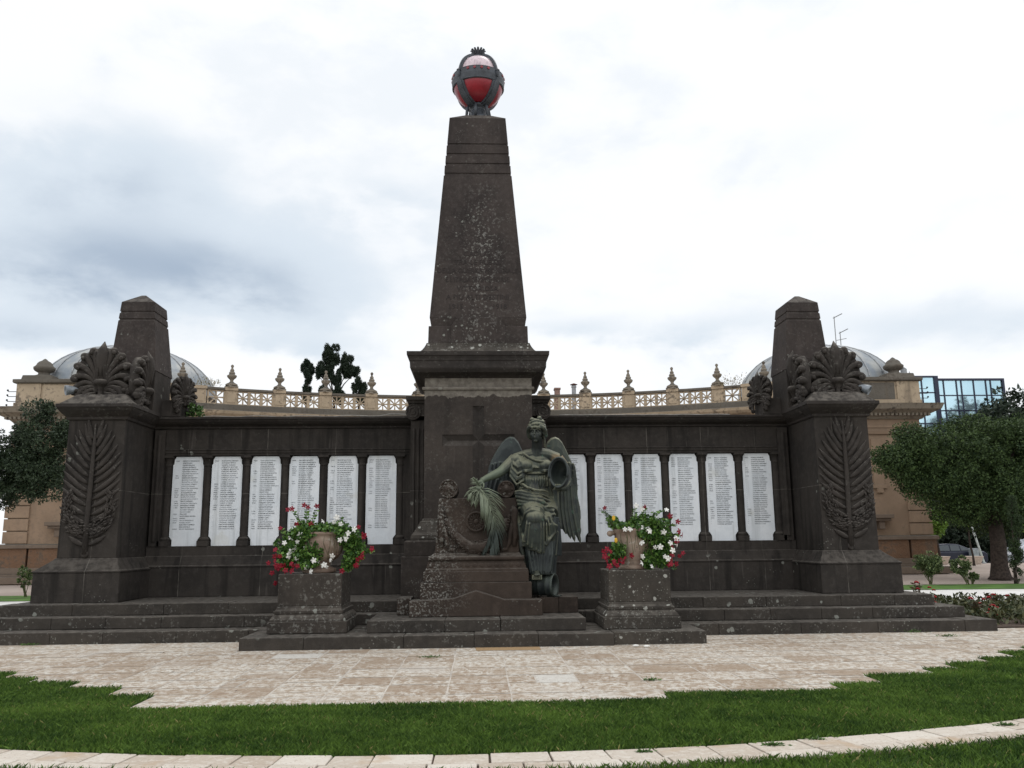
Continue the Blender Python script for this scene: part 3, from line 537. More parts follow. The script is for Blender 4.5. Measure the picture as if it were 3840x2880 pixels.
for sx in (-1, 1):
    side = 'left' if sx < 0 else 'right'
    lab = 'squat dark corner pylon at the %s end with palm relief and small blunt obelisk' % side
    py = thing('corner_pylon', (sx * 7.2, 17.3, .57), lab, 'pylon', 'end pylons of the memorial')
    def X(a, b_): return tuple(sorted((sx * a, sx * b_)))
    def rc(lst): # (xin,xout,y0,y1,z)
        return [(*X(a, b_), c_, d_, z) for a, b_, c_, d_, z in lst]
    mb = MB(); mb.rect(rc([(6.47, 8.03, 16.15, 18.9, .57), (6.47, 8.02, 16.15, 18.9, 1.10)])); mb.rect(rc([(6.455, 8.035, 16.135, 18.9, 1.10), (6.455, 8.035, 16.135, 18.9, 1.135), (6.49, 8.0, 16.17, 18.86, 1.145), (6.60, 7.76, 16.32, 18.7, 1.33), (6.62, 7.74, 16.34, 18.68, 1.36)]))
    mb.build('plinth', M_wall, py, bevel=.012)
    mb = MB(); mb.rect(rc([(6.64, 7.715, 16.35, 18.6, 1.36), (6.64, 7.70, 16.36, 18.6, 3.94)])); mb.build('pylon_shaft', M_wall, py, bevel=.01)
    mb = MB(); mb.rect(rc([(6.62, 7.72, 16.33, 18.6, 3.93), (6.60, 7.735, 16.315, 18.62, 3.945), (6.59, 7.74, 16.31, 18.62, 3.985), (6.57, 7.75, 16.29, 18.64, 4.0), (6.53, 7.78, 16.24, 18.66, 4.03), (6.47, 7.82, 16.16, 18.7, 4.09), (6.44, 7.84, 16.12, 18.74, 4.14), (6.42, 7.855, 16.10, 18.76, 4.15), (6.42, 7.855, 16.10, 18.76, 4.215)]))
    mb.rect(rc([(6.46, 7.82, 16.14, 18.7, 4.215), (6.70, 7.60, 16.40, 18.5, 4.435)])); mb.build('cornice', M_corn, py, bevel=.005)
    mb = MB(); mb.rect(rc([(6.44, 7.30, 17.12, 18.02, 4.165), (6.44, 7.30, 17.12, 18.02, 5.04)])); mb.rect(rc([(6.05, 6.50, 17.55, 18.1, 4.165), (6.05, 6.46, 17.6, 18.1, 4.52)]))
    mb.build('obelisk_block', M_wall, py, bevel=.01)
    def oz(z): k = (z - 5.04) / 1.5; return (6.43 + .15 * k, 7.345 - .10 * k, 17.08 + .13 * k, 18.06 - .17 * k)
    lst = [(*oz(5.04), 5.04)]
    for a, c_ in ((6.10, 6.135), (6.26, 6.295)):
        q = oz(a); q2 = oz(c_); lst += [(*q, a), (q[0] + .014, q[1] - .014, q[2] + .014, q[3] - .014, a + .005), (q2[0] + .016, q2[1] - .016, q2[2] + .016, q2[3] - .016, c_), (*q2, c_ + .006)]
    lst += [(*oz(6.50), 6.50), (6.88, 6.97, 17.50, 17.62, 6.72)]
    mb = MB(); mb.rect(rc(lst)); mb.build('small_obelisk', M_obel, py, bevel=.008)
    palm_mesh(sx * 7.19, 16.352).build('palm_relief', M_carve, py, smooth=True)
    wreath_mesh(sx * 7.19, 16.352).build('wreath_relief', M_carve, py, smooth=True)
    o0 = origin(py)
    for i, (x, y, z, rz, sc) in enumerate(((7.25, 16.62, 4.43, 0, .97), (6.58, 16.98, 4.34, -92, .95), (6.06, 17.74, 4.43, -68, .60))):
        if i == 0: pm = PAL.build('palmette', M_carve, py, smooth=True, loc=(0, 0, 0)); q = pm
        else: q = copy(pm, py)
        q.location = Vector((sx * x, y, z)) - o0; q.rotation_euler = (0, 0, R(rz * -sx) if sx < 0 else R(rz)); q.scale = (sc,) * 3
        if sx < 0: q.rotation_euler = (0, 0, R(-rz))

# ------------------------------------------------------------------ stone chest (altar) on its stepped base
sa = thing('stone_chest', (.05, 15.3, .38), 'low carved dark stone sarcophagus on a stepped base before the obelisk', 'sarcophagus')
mb = MB(); mb.ext([(-1.09, .38), (1.11, .38), (1.11, .635), (.485, .64), (.01, .79), (-.355, .665), (-1.09, .63)], 14.5, 15.0)
mb.box(-1.33, -1.092, 14.95, 15.6, .38, .655); mb.box(1.112, 1.42, 14.97, 15.9, .38, .64); mb.box(1.424, 1.755, 14.98, 15.9, .38, .645)
mb.build('base_block', M_sarc, sa, bevel=.012)
mb = MB(); mb.box(-.93, .955, 14.8, 16.0, .56, .91); mb.box(-.882, .91, 14.88, 16.0, .912, 1.09); mb.build('base_step', M_sarc, sa, bevel=.01)
mb = MB(); mb.rect([(-.855, .905, 14.92, 16, 1.09), (-.85, .90, 14.925, 16, 1.125), (-.84, .875, 14.94, 16, 1.14), (-.825, .86, 14.95, 16, 1.20), (-.80, .83, 14.98, 16, 1.265), (-.79, .82, 14.99, 16, 1.27)])
mb.rings([[(-.80, 14.97 - .045 * math.cos(a), 1.31 + .042 * math.sin(a)) for a in [2 * math.pi * k / 12 for k in range(12)]], [(.84, 14.97 - .045 * math.cos(a), 1.31 + .042 * math.sin(a)) for a in [2 * math.pi * k / 12 for k in range(12)]]])
mb.box(-.78, .82, 14.99, 16, 1.268, 1.355); mb.rect([(-.76, .80, 15.0, 16, 1.355), (-.71, .76, 15.05, 16, 1.40)])
for k in range(13):
    x = -.76 + k * .125; mb.ell((x, 14.945, 1.19), (.045, .012, .035), 8, 5)
mb.build('base_moulding', M_sarc, sa, bevel=.004)
mb = MB(); mb.rect([(-.70, .76, 15.07, 15.95, 1.40), (-.69, .755, 15.075, 15.95, 1.5), (-.64, .73, 15.10, 15.95, 2.28), (-.63, .722, 15.10, 15.95, 2.34)])
mb.build('chest_body', M_sarc, sa, bevel=.012)
for x in (-.465, .545):
    mb = MB(); rr = .165 if x < 0 else .15
    prof = [(rr, 15.12), (rr, 15.09), (rr - .018, 15.085), (rr - .025, 15.11), (.09, 15.115), (.075, 15.095), (.04, 15.09), (.035, 15.07), (.004, 15.065)]
    mb.rings([[(x + r * math.cos(a), y, 2.34 + rr + r * math.sin(a)) for a in [2 * math.pi * k / 28 for k in range(28)]] for r, y in [(.004, 15.9), (rr, 15.9)] + prof])
    for k in range(6): a = k * math.pi / 3; mb.ell((x + .115 * math.cos(a) * rr / .165, 15.10, 2.34 + rr + .115 * math.sin(a) * rr / .165), (.024, .014, .024), 8, 5)
    mb.build('scroll_roll', M_sarc, sa, smooth=True)
mb = MB(); x, z = .017, 1.93
mb.rings([[(x + r * math.cos(a), y, z + r * math.sin(a)) for a in [2 * math.pi * k / 32 for k in range(32)]] for r, y in ((.004, 15.12), (.175, 15.12), (.175, 15.035), (.165, 15.025), (.15, 15.025), (.14, 15.06), (.045, 15.06), (.04, 15.035), (.004, 15.03))])
for k in range(16):
    a = k * math.pi / 8; mb.tube([(x + .05 * math.cos(a), 15.058, z + .05 * math.sin(a)), (x + .135 * math.cos(a), 15.055, z + .135 * math.sin(a))], [.008, .014], 6)
mb.build('round_medallion', M_sarc, sa, smooth=True)
mb = MB(); F = random.Random(4)
for k in range(80):
    u = k / 79.; x = -.50 + 1.06 * u; z = 1.98 - .50 * math.sin(math.pi * u) ** .7; r0 = .045 + .06 * math.sin(math.pi * u)
    for q in range(4):
        a = F.uniform(0, 6.28); p = Vector((x, 15.06 - abs(math.sin(a)) * r0 * .6, z + math.cos(a) * r0)); t_ = Vector((.7 if u > .5 else -.7, -.25, F.uniform(-.4, .4))).normalized() * .06
        mb.tube([p, p + t_ * .6, p + t_], [.018, .022, .004], 5, .7)
mb.tube([(-.50 + 1.06 * u, 15.07, 1.98 - .50 * math.sin(math.pi * u) ** .7) for u in [k / 20. for k in range(21)]], [.05 + .06 * math.sin(math.pi * k / 20.) for k in range(21)], 9)
mb.build('garland', M_sarc, sa, smooth=True)
mb = MB()
for s_, xo in ((-1, -.56), (1, .66)):
    mb = MB()
    mb.ell((xo, 15.07, 2.02), (.05, .05, .045)); mb.ell((xo, 15.035, 2.02), (.022, .02, .022))
    mb.tube([(xo, 15.06, 2.2), (xo + s_ * .03, 15.05, 2.12), (xo + s_ * .02, 15.06, 1.95), (xo + s_ * .03, 15.06, 1.7), (xo + s_ * .02, 15.07, 1.50)], [.03, .06, .055, .05, .035], 9)
    mb.tube([(xo, 15.06, 1.95), (xo - s_ * .05, 15.05, 1.75), (xo - s_ * .07, 15.05, 1.55), (xo - s_ * .12, 15.05, 1.46), (xo - s_ * .2, 15.05, 1.45), (xo - s_ * .235, 15.05, 1.50), (xo - s_ * .19, 15.05, 1.52)], [.03, .04, .04, .035, .03, .025, .015], 8)
    for q in range(5): mb.tube([(xo + s_ * .03 - .012 * q, 15.03, 2.18), (xo + s_ * (.09 - .03 * q), 15.045, 1.62)], [.008, .014], 5)
    mb.build('carved_ribbon', M_sarc, sa, smooth=True)

# ------------------------------------------------------------------ bronze winged figure
st = thing('bronze_statue', (1.1, 15.2, .645), 'green bronze statue of a robed winged woman leaning on the stone chest', 'statue')
HR = Matrix.Rotation(R(-17), 3, 'Z'); HC = Vector((1.10, 15.17, 3.50))
def H(x, y, z): return HC + HR @ Vector((x, y, z))       # head frame: -y is the face
mb = MB()
mb.ell(H(0, .03, .06), (.128, .155, .17), 16, 12, HR); mb.ell(H(0, -.045, -.07), (.088, .09, .115), 14, 10, HR)
mb.ell(H(0, -.085, -.155), (.042, .042, .034), 10, 8)                                   # chin
for s_ in (-1, 1):
    mb.ell(H(s_ * .062, -.065, -.045), (.042, .045, .055), 10, 8, HR)                   # cheek
    mb.tube([H(s_ * .018, -.133, .035), H(s_ * .055, -.128, .052), H(s_ * .10, -.085, .030)], [.012, .015, .010], 7)   # brow
    mb.ell(H(s_ * .048, -.104, .008), (.020, .017, .011), 8, 6, HR)                     # eyeball and lid
    mb.ell(H(s_ * .13, .02, -.01), (.018, .032, .045), 8, 6, HR)                        # ear
mb.tube([H(0, -.125, .035), H(0, -.150, -.005), H(0, -.172, -.040), H(0, -.150, -.055)], [.013, .015, .021, .014], 8)      # nose
mb.tube([H(-.034, -.118, -.093), H(0, -.140, -.087), H(.034, -.118, -.093)], [.006, .012, .006], 7)
mb.tube([H(-.028, -.116, -.108), H(0, -.136, -.113), H(.028, -.116, -.108)], [.006, .013, .006], 7)
mb.tube([H(0, .03, -.08), (1.11, 15.27, 3.24), (1.10, 15.32, 3.12)], [.095, .094, .125], 14)
mb.tube([(.72, 15.38, 3.04), (.92, 15.35, 3.10), (1.11, 15.33, 3.13), (1.30, 15.35, 3.11), (1.48, 15.38, 3.03)], [.11, .115, .12, .12, .125], 12)
mb.ell((1.08, 15.36, 2.92), (.33, .19, .26), 18, 12)
# her right arm (left in view) and hand on the palm branch
mb.tube([(.72, 15.36, 3.03), (.60, 15.30, 2.93), (.47, 15.20, 2.82), (.43, 15.16, 2.79), (.34, 15.11, 2.745), (.22, 15.04, 2.69), (.15, 15.0, 2.655), (.11, 14.97, 2.63)], [.125, .108, .088, .084, .078, .062, .052, .055], 14)
mb.ell((.085, 14.945, 2.585), (.055, .045, .072), 12, 8, Matrix.Rotation(R(25), 3, 'Y'))
for i, (dx, L) in enumerate(((-.045, .10), (-.018, .125), (.010, .13), (.036, .115))):
    p = Vector((.085 + dx * .9, 14.92, 2.55 - .006 * i)); q = p + Vector((-.035, -.035, -.045)); e = q + Vector((-.008, .005, -L * .45)); g = e + Vector((.02, .035, -.022))
    mb.tube([p, q, e, g], [.0175, .0165, .0145, .010], 8)
mb.tube([(.125, 14.94, 2.60), (.15, 14.90, 2.565), (.145, 14.875, 2.52), (.12, 14.865, 2.49)], [.02, .018, .016, .011], 8)
# her left arm holding the open helmet
mb.tube([(1.48, 15.38, 3.03), (1.57, 15.38, 2.92), (1.62, 15.33, 2.74), (1.63, 15.28, 2.60), (1.58, 15.16, 2.53), (1.52, 15.02, 2.50), (1.47, 14.97, 2.485)], [.128, .118, .098, .09, .08, .062, .055], 14)
mb.ell((1.44, 14.935, 2.485), (.07, .05, .038), 10, 8)
for i in range(4): mb.tube([(1.41 + i * .028, 14.91, 2.49), (1.40 + i * .028, 14.86, 2.51), (1.40 + i * .028, 14.845, 2.55), (1.405 + i * .027, 14.86, 2.58)], [.016, .015, .014, .009], 7)
mb.tube([(1.50, 14.92, 2.5), (1.535, 14.87, 2.53), (1.54, 14.86, 2.57)], [.017, .016, .01], 7)
# foot
mb.ell((1.05, 14.93, 1.05), (.055, .13, .05), 10, 8); mb.ell((1.05, 14.82, 1.03), (.06, .06, .032), 10, 6); mb.tube([(1.06, 15.0, 1.3), (1.055, 14.98, 1.08)], [.07, .055], 10)
for i in range(5): mb.ell((1.005 + i * .022, 14.765 + abs(i - 1.5) * .008, 1.022), (.0125, .022, .014), 6, 5)
mb.build('body', M_body, st, remesh=.0095, iters=1)
# hair: wavy bands and curls
mb = MB(); F = random.Random(12)
for k in range(15):
    a = R(-112 + k * 16)
    for q, (rr, zz_) in enumerate(((.142, .085), (.132, .13), (.11, .175))):
        mb.ell(H(rr * math.sin(a), .03 - rr * 1.12 * math.cos(a), zz_ + F.uniform(-.012, .012)), (.034, .034, .027), 8, 6)
for s_ in (-1, 1):
    mb.tube([H(s_ * .07, -.11, .115), H(s_ * .125, -.055, .08), H(s_ * .15, .02, .03), H(s_ * .145, .08, -.05), H(s_ * .10, .13, -.10)], [.03, .042, .046, .05, .04], 9)
    for q in range(5): mb.ell(H(s_ * (.118 + .012 * q), -.075 + .035 * q, .085 - .032 * q), (.03, .03, .026), 7, 5)
mb.tube([H(.13, .05, -.06), (1.245, 15.20, 3.33), (1.25, 15.22, 3.24)], [.025, .022, .012], 7)
mb.ell(H(0, .06, .12), (.13, .14, .12), 14, 10)
for x, y, z, r in ((-.075, -.02, .235, .042), (-.04, .03, .225, .04), (.055, .0, .255, .046), (.05, .05, .22, .045), (.10, .03, .20, .04), (.0, -.05, .215, .032), (-.10, .02, .19, .035), (.125, -.02, .185, .035)):
    mb.ell(H(x, y, z), (r, r, r), 9, 7)
mb.tube([H(-.10, -.07, .17), H(-.03, -.10, .20), H(.05, -.09, .205), H(.11, -.04, .19)], [.02, .026, .026, .02], 8)
mb.ell(H(0, .16, .04), (.07, .07, .07), 10, 8)
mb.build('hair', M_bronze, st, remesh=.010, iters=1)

def pleat(mb, levels, nf=11, amp=.022, seed=1, n=110, cut=0.):
    """levels: (cx,cy,z,rx,ry,amp) closed pleated column"""
    F = random.Random(seed); ph = [F.uniform(0, 6.28) for _ in range(6)]
    rings = []
    for cx, cy, z, rx, ry, am in levels:
        ring = []
        for k in range(n):
            a = 2 * math.pi * k / n
            w_ = .6 * abs(math.sin(nf * a / 2 + ph[0] + z * .7)) + .4 * math.sin(nf * 1.7 * a + ph[1] + z * 1.3) * .5 + .35 * math.sin(nf * .43 * a + ph[2] - z)
            r = 1 + am * w_ / max(rx, ry)
            ring.append((cx + rx * r * math.cos(a), cy + ry * r * math.sin(a), z))
        rings.append(ring)
    mb.rings(rings)
# the dress: chest, waist, falling skirt
mb = MB(); F = random.Random(21)
mb.ell((1.08, 15.35, 2.89), (.325, .20, .20), 20, 12)
for x in (.915, 1.255): mb.ell((x, 15.205, 2.905), (.125, .115, .115), 14, 10)
pleat(mb, [(1.06, 15.35, 2.86, .31, .19, .01), (1.06, 15.35, 2.80, .275, .17, .014), (1.05, 15.35, 2.68, .265, .175, .03), (1.05, 15.35, 2.52, .30, .20, .035), (1.07, 15.36, 2.36, .35, .24, .03), (1.09, 15.36, 2.2, .36, .26, .02)], 15, .02, 5)
# shoulder drapery (left in view): sleeve falling in loops
mb.ell((.74, 15.34, 3.02), (.15, .15, .12), 14, 10); mb.ell((.80, 15.27, 2.90), (.13, .13, .16), 14, 10)
for k, (x, z, w_, h_) in enumerate(((.77, 2.98, .10, .10), (.76, 2.94, .125, .18), (.75, 2.90, .14, .24), (.745, 2.86, .15, .29), (.76, 2.90, .11, .21))):
    mb.tube([(x - w_, 15.24 - .0 * k, z + .06), (x - w_ * .8, 15.19, z - h_ * .45), (x - w_ * .1, 15.165, z - h_), (x + w_ * .7, 15.16, z - h_ * .75), (x + w_, 15.17, z)], [.018, .024, .028, .024, .016], 8)
mb.tube([(.70, 15.28, 2.92), (.73, 15.24, 2.72), (.80, 15.22, 2.63), (.86, 15.22, 2.70), (.87, 15.25, 2.85)], [.05, .06, .06, .05, .04], 10)
for k in range(9): u = k / 8.; mb.ell((.62 + .20 * u, 15.24 + .02 * u, 2.93 + .20 * u + .02 * math.sin(k * 2)), (.026, .03, .024), 7, 5)
# neckline running from the shoulder down across to the other side
mb.tube([(.86, 15.24, 3.14), (.97, 15.20, 3.05), (1.08, 15.16, 3.00), (1.22, 15.14, 2.975), (1.36, 15.17, 2.955)], [.02, .024, .024, .022, .018], 8)
for k in range(9):
    x = .80 + k * .035; mb.tube([(x - .02, 15.25, 3.11 - .01 * k), (x + .01, 15.15, 2.98 - .012 * k), (x + .06, 15.13, 2.86)], [.010, .013, .008], 6)
for s_, x in ((-1, .915), (1, 1.255)):
    for k in range(3): mb.tube([(x - .11, 15.18, 2.86 - .02 * k), (x - .02, 15.10, 2.815 - .012 * k), (x + .10, 15.14, 2.85 - .02 * k)], .011, 6)
mb.tube([(.80, 15.23, 2.80), (.95, 15.17, 2.775), (1.08, 15.16, 2.77), (1.22, 15.17, 2.775), (1.34, 15.24, 2.80)], .018, 8)
for k in range(13):
    x = .82 + k * .042; mb.tube([(x, 15.185 + abs(x - 1.07) * .1, 2.765), (x + .006 * math.sin(k), 15.15 + abs(x - 1.07) * .12, 2.66), (x - .01 * math.sin(k * 2), 15.155 + abs(x - 1.07) * .15, 2.54)], [.007, .015, .012], 6)
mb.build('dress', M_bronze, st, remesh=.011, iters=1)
# underskirt
mb = MB()
pleat(mb, [(1.14, 15.18, 2.0, .33, .24, .02), (1.15, 15.12, 1.6, .29, .22, .03), (1.14, 15.10, 1.4, .27, .20, .035), (1.14, 15.08, 1.2, .235, .18, .04), (1.14, 15.07, 1.06, .22, .17, .045), (1.15, 15.07, 1.02, .21, .16, .04)], 12, .03, 8)
pleat(mb, [(1.36, 15.2, 1.9, .12, .14, .02), (1.38, 15.2, 1.55, .11, .12, .03), (1.41, 15.2, 1.33, .08, .09, .03)], 6, .03, 8)
for k in range(7):
    x = .93 + k * .066; mb.tube([(x, 14.93, 1.62), (x + .01 * math.sin(k * 3), 14.90, 1.35), (x + (x - 1.14) * -.25, 14.905, 1.08)], [.014, .024, .020], 7)
mb.tube([(1.20, 14.95, 1.15), (1.27, 14.93, 1.06), (1.33, 14.95, 1.02)], [.03, .03, .015], 7)
mb.build('underskirt', M_bronzed, st, remesh=.011, iters=1)
# the mantle over hips and knee
mb = MB()
mb.tube([(.97, 15.3, 2.25), (.99, 15.08, 2.15), (1.02, 14.88, 2.03)], [.235, .22, .185], 18); mb.ell((1.03, 14.82, 1.965), (.17, .15, .15), 18, 12)
mb.tube([(1.03, 14.83, 2.0), (1.03, 14.84, 1.8), (1.03, 14.88, 1.6), (1.03, 14.92, 1.47)], [.14, .15, .155, .15], 18)
mb.tube([(1.24, 15.3, 2.2), (1.27, 15.06, 2.05), (1.28, 14.98, 1.85), (1.27, 15.0, 1.6)], [.21, .19, .16, .12], 16)
mb.tube([(1.12, 15.1, 2.1), (1.15, 14.98, 1.9), (1.15, 14.96, 1.6)], [.2, .16, .14], 16)
pleat(mb, [(1.10, 15.33, 2.36, .36, .24, .01), (1.12, 15.25, 2.15, .35, .27, .01), (1.09, 15.08, 1.95, .29, .30, .012), (1.07, 15.05, 1.75, .24, .26, .02), (1.05, 15.03, 1.58, .225, .24, .035), (1.05, 15.02, 1.50, .22, .23, .04)], 9, .03, 14)
# knee cloth falling in a pointed apron
for x0, z0, x1, z1, r in ((.895, 2.00, .845, 1.58, .030), (.94, 2.03, .90, 1.53, .024), (1.01, 1.90, .965, 1.48, .026), (1.06, 1.88, 1.04, 1.45, .024), (1.12, 1.98, 1.11, 1.42, .028), (1.17, 2.02, 1.16, 1.41, .026), (1.22, 2.02, 1.22, 1.52, .022), (1.25, 2.02, 1.29, 1.62, .020), (1.28, 2.03, 1.34, 1.69, .024)):
    pts = []; rd = []
    for q in range(8):
        u = q / 7.; xx = x0 + (x1 - x0) * u; zq = z0 + (z1 - z0) * u
        front = 14.67 + .10 * max(0, (1.9 - zq)) / .5 if zq < 1.9 else 14.68 + (zq - 1.9) * .35
        yy2 = front + max(0, abs(xx - 1.03) - .05) ** 1.5 * 1.5
        pts.append((xx, yy2 + .022, zq)); rd.append(r * (.25 + .85 * u ** .6))
    mb.tube(pts, rd, 8)
mb.tube([(.82, 15.0, 1.70), (.835, 14.88, 1.575), (.90, 14.82, 1.52), (1.0, 14.79, 1.455), (1.10, 14.80, 1.405), (1.16, 14.83, 1.40), (1.20, 14.85, 1.50)], [.03, .028, .024, .026, .028, .03, .02], 8)
mb.tube([(1.20, 14.84, 1.52), (1.28, 14.86, 1.62), (1.37, 14.90, 1.73), (1.34, 14.86, 1.86), (1.27, 14.84, 2.02)], [.028, .032, .03, .03, .02], 8)
mb.ext([(1.16, 1.45), (1.37, 1.73), (1.30, 2.0), (1.10, 2.0)], 14.87, 14.93)
mb.ext([(1.24, 1.42), (1.37, 1.44), (1.40, 1.62), (1.38, 1.9), (1.25, 1.9)], 14.98, 15.06); mb.ext([(1.33, 1.35), (1.41, 1.34), (1.45, 1.75), (1.36, 1.8)], 15.03, 15.12)
# arcs swept over the knee
for k in range(3):
    mb.tube([(.80 + .03 * k, 15.05, 1.85 + .02 * k), (.86 + .02 * k, 14.84, 2.06 + .03 * k), (.98, 14.75 + .03 * k, 2.115 + .035 * k), (1.10, 14.77 + .03 * k, 2.09 + .03 * k), (1.20, 14.88, 1.95 + .04 * k)], [.018, .025, .03, .027, .016], 8)
# long diagonal folds from the hip on the left sweeping down to the right
for k, (xa, za, xb, zb, r) in enumerate(((.70, 2.44, 1.30, 2.33, .030), (.70, 2.40, 1.36, 2.24, .034), (.71, 2.35, 1.40, 2.14, .036), (.73, 2.29, 1.38, 2.05, .032), (.74, 2.24, 1.34, 1.98, .030), (.76, 2.17, 1.30, 1.86, .028), (.78, 2.50, 1.28, 2.42, .022), (.80, 2.56, 1.02, 2.42, .022))):
    pts = []; rd = []
    for q in range(7):
        u = q / 6.; pts.append((xa + (xb - xa) * u, 15.12 - .20 * math.sin(math.pi * min(1, u * .9 + .1)) - .02 * k * u, za + (zb - za) * (u ** 1.6) + .015 * math.sin(u * 9 + k))); rd.append(r * (.55 + .6 * math.sin(math.pi * (.15 + .8 * u))))
    mb.tube(pts, rd, 9)
mb.tube([(1.10, 15.10, 2.20), (1.25, 15.0, 2.12), (1.37, 14.97, 2.10), (1.39, 14.97, 2.05), (1.30, 14.96, 2.02), (1.27, 14.97, 1.94)], [.04, .05, .04, .035, .03, .02], 8)
mb.tube([(.74, 15.2, 2.2), (.755, 15.1, 1.9), (.80, 15.08, 1.5), (.86, 15.1, 1.2)], [.05, .05, .045, .03], 8)
for k in range(5): mb.tube([(1.38 + .02 * k, 15.2 - .02 * k, 2.5), (1.42 + .01 * k, 15.15, 2.2), (1.44, 15.15, 1.9)], [.014, .022, .014], 6)
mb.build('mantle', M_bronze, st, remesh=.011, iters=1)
# wings
def blade(mb, p0, p1, w_, y, bend=0., th=.02):
    p0 = Vector((p0[0], y, p0[1])); p1 = Vector((p1[0], y, p1[1])); dx = (p1 - p0); nn = Vector((-dx.z, 0, dx.x)).normalized()
    prof = (0, .7), (.15, .95), (.5, 1.), (.8, .85), (.93, .55), (1., .08)
    rings = []
    for u, k in prof:
        c_ = p0 + dx * u + nn * bend * math.sin(math.pi * u) + Vector((0, .02 * u, 0)); h_ = w_ * k
        rings.append([c_ - nn * h_, c_ + Vector((0, -th, 0)) - nn * h_ * .3, c_ + Vector((0, -th * 1.6, 0)), c_ + Vector((0, -th, 0)) + nn * h_ * .3, c_ + nn * h_, c_ + Vector((0, th, 0))])
    mb.rings(rings)
for side in (1, -1):
    mb = MB()
    if side > 0:
        outl = [(1.20, 3.05), (1.27, 3.24), (1.32, 3.38), (1.39, 3.455), (1.47, 3.48), (1.54, 3.45), (1.60, 3.38), (1.68, 3.22), (1.76, 3.03), (1.83, 2.83), (1.865, 2.68), (1.85, 2.58), (1.74, 2.56), (1.60, 2.45), (1.40, 2.4), (1.25, 2.7)]
        tips = [(1.40, 2.02), (1.47, 1.90), (1.55, 1.79), (1.63, 1.70), (1.71, 1.62), (1.79, 1.565), (1.895, 1.53), (1.90, 1.71), (1.90, 1.95)]
        roots = [(1.38, 2.62), (1.44, 2.62), (1.50, 2.62), (1.56, 2.62), (1.62, 2.64), (1.67, 2.66), (1.73, 2.70), (1.77, 2.76), (1.80, 2.86)]
    else:
        outl = [(.95, 3.05), (.88, 3.2), (.80, 3.38), (.72, 3.475), (.64, 3.49), (.56, 3.45), (.47, 3.36), (.37, 3.20), (.29, 3.05), (.24, 2.92), (.22, 2.78), (.24, 2.66), (.34, 2.6), (.5, 2.5), (.7, 2.4), (.9, 2.7)]
        tips = [(.70, 1.9), (.60, 1.88), (.50, 1.88), (.40, 1.9), (.32, 1.95), (.25, 2.02), (.22, 2.15)]
        roots = [(.72, 2.6), (.64, 2.62), (.56, 2.64), (.48, 2.66), (.40, 2.7), (.33, 2.76), (.28, 2.84)]
    cx = sum(p[0] for p in outl) / len(outl); cz = sum(p[1] for p in outl) / len(outl)
    y = 15.62
    mb.rings([[(cx + (px - cx) * k, yy, cz + (pz - cz) * k) for px, pz in outl] for k, yy in ((.5, y + .06), (.9, y + .05), (1., y), (.93, y - .05), (.6, y - .07), (.2, y - .07))])
    F = random.Random(2)
    for row in range(4):
        for k in range(7):
            u = k / 6.; a, b_ = roots[0], roots[-1]
            x0 = a[0] + (b_[0] - a[0]) * u; z0 = 3.02 - .13 * row - (.10 * abs(u - .6))
            blade(mb, (x0 - side * .02, z0), (x0 + side * .02 * (u), z0 - .26), .042, y - .075 + .008 * row, 0, .012)
    nt = len(tips)
    for k in range(nt): blade(mb, roots[k], tips[k], .070, y - .03 - .009 * (nt - k if side > 0 else k), -.045 if side > 0 else -.05, .016)
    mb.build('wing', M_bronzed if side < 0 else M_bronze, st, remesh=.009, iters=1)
# open helmet held against the hip
mb = MB()
c0 = Vector((1.455, 14.86, 2.755)); ax = Vector((.42, .80, -.10)).normalized(); e1 = Vector((.885, -.465, 0)).normalized(); e2 = ax.cross(e1).normalized()
if e2.z < 0: e2 = -e2
prof = [(-.012, 1.0), (-.02, 1.08), (0, 1.10), (.08, 1.02), (.18, .93), (.26, .70), (.30, .35), (.31, .02)]
inn = [(.27, .02), (.24, .45), (.16, .75), (.06, .86), (.0, .90)]
mb.rings([[c0 + ax * d_ + e1 * (.165 * k * math.cos(a)) + e2 * (.245 * k * math.sin(a)) for a in [2 * math.pi * q / 36 for q in range(36)]] for d_, k in [(.0, .90)] + prof + inn], cap=False)
mb.tube([c0 + ax * -.02 + e1 * (.178 * math.cos(a)) + e2 * (.262 * math.sin(a)) for a in [R(-20 + 11 * q) for q in range(21)]], .021, 8, up=(0, 1, 0))
mb.build('open_helmet', M_bronzed, st, smooth=True)
# palm branch
mb = MB(); F = random.Random(6)
def frond(sp, n, L, spread, w_=.016, back=0):
    sp = [Vector(p) for p in sp]
    mb.tube(sp, [.016] * (len(sp) - 1) + [.006], 7)
    def at(u): k = u * (len(sp) - 1); i = min(int(k), len(sp) - 2); return sp[i].lerp(sp[i + 1], k - i), (sp[i + 1] - sp[i]).normalized()
    for k in range(n):
        u = .04 + .93 * k / (n - 1); p, t_ = at(u)
        for s_ in (-1, 1):
            sd = t_.cross(Vector((0, -1, 0))).normalized() * s_
            an = R(spread * F.uniform(.75, 1.2) * (1 - .45 * u)); ln_ = L * F.uniform(.85, 1.1) * (1 - .35 * u)
            dr = (t_ * math.cos(an) + sd * math.sin(an)); g = Vector((0, -.02, -.11 * L / .3))
            q1 = p + dr * ln_ * .35 + Vector((0, -.025, 0)); q2 = p + dr * ln_ * .7 + g * .5 + Vector((0, -.02, 0)); q3 = p + dr * ln_ + g
            mb.tube([p, q1, q2, q3], [.007, w_, w_ * .8, .002], 5, .45)
frond([(.07, 14.90, 2.50), (.13, 14.88, 2.44), (.22, 14.87, 2.33), (.29, 14.90, 2.15), (.34, 14.93, 1.97), (.35, 14.96, 1.80), (.31, 14.98, 1.64), (.25, 15.0, 1.50)], 46, .37, 44, .018)
frond([(.06, 14.92, 2.52), (.02, 14.90, 2.60), (-.02, 14.90, 2.655)], 7, .14, 50, .02)
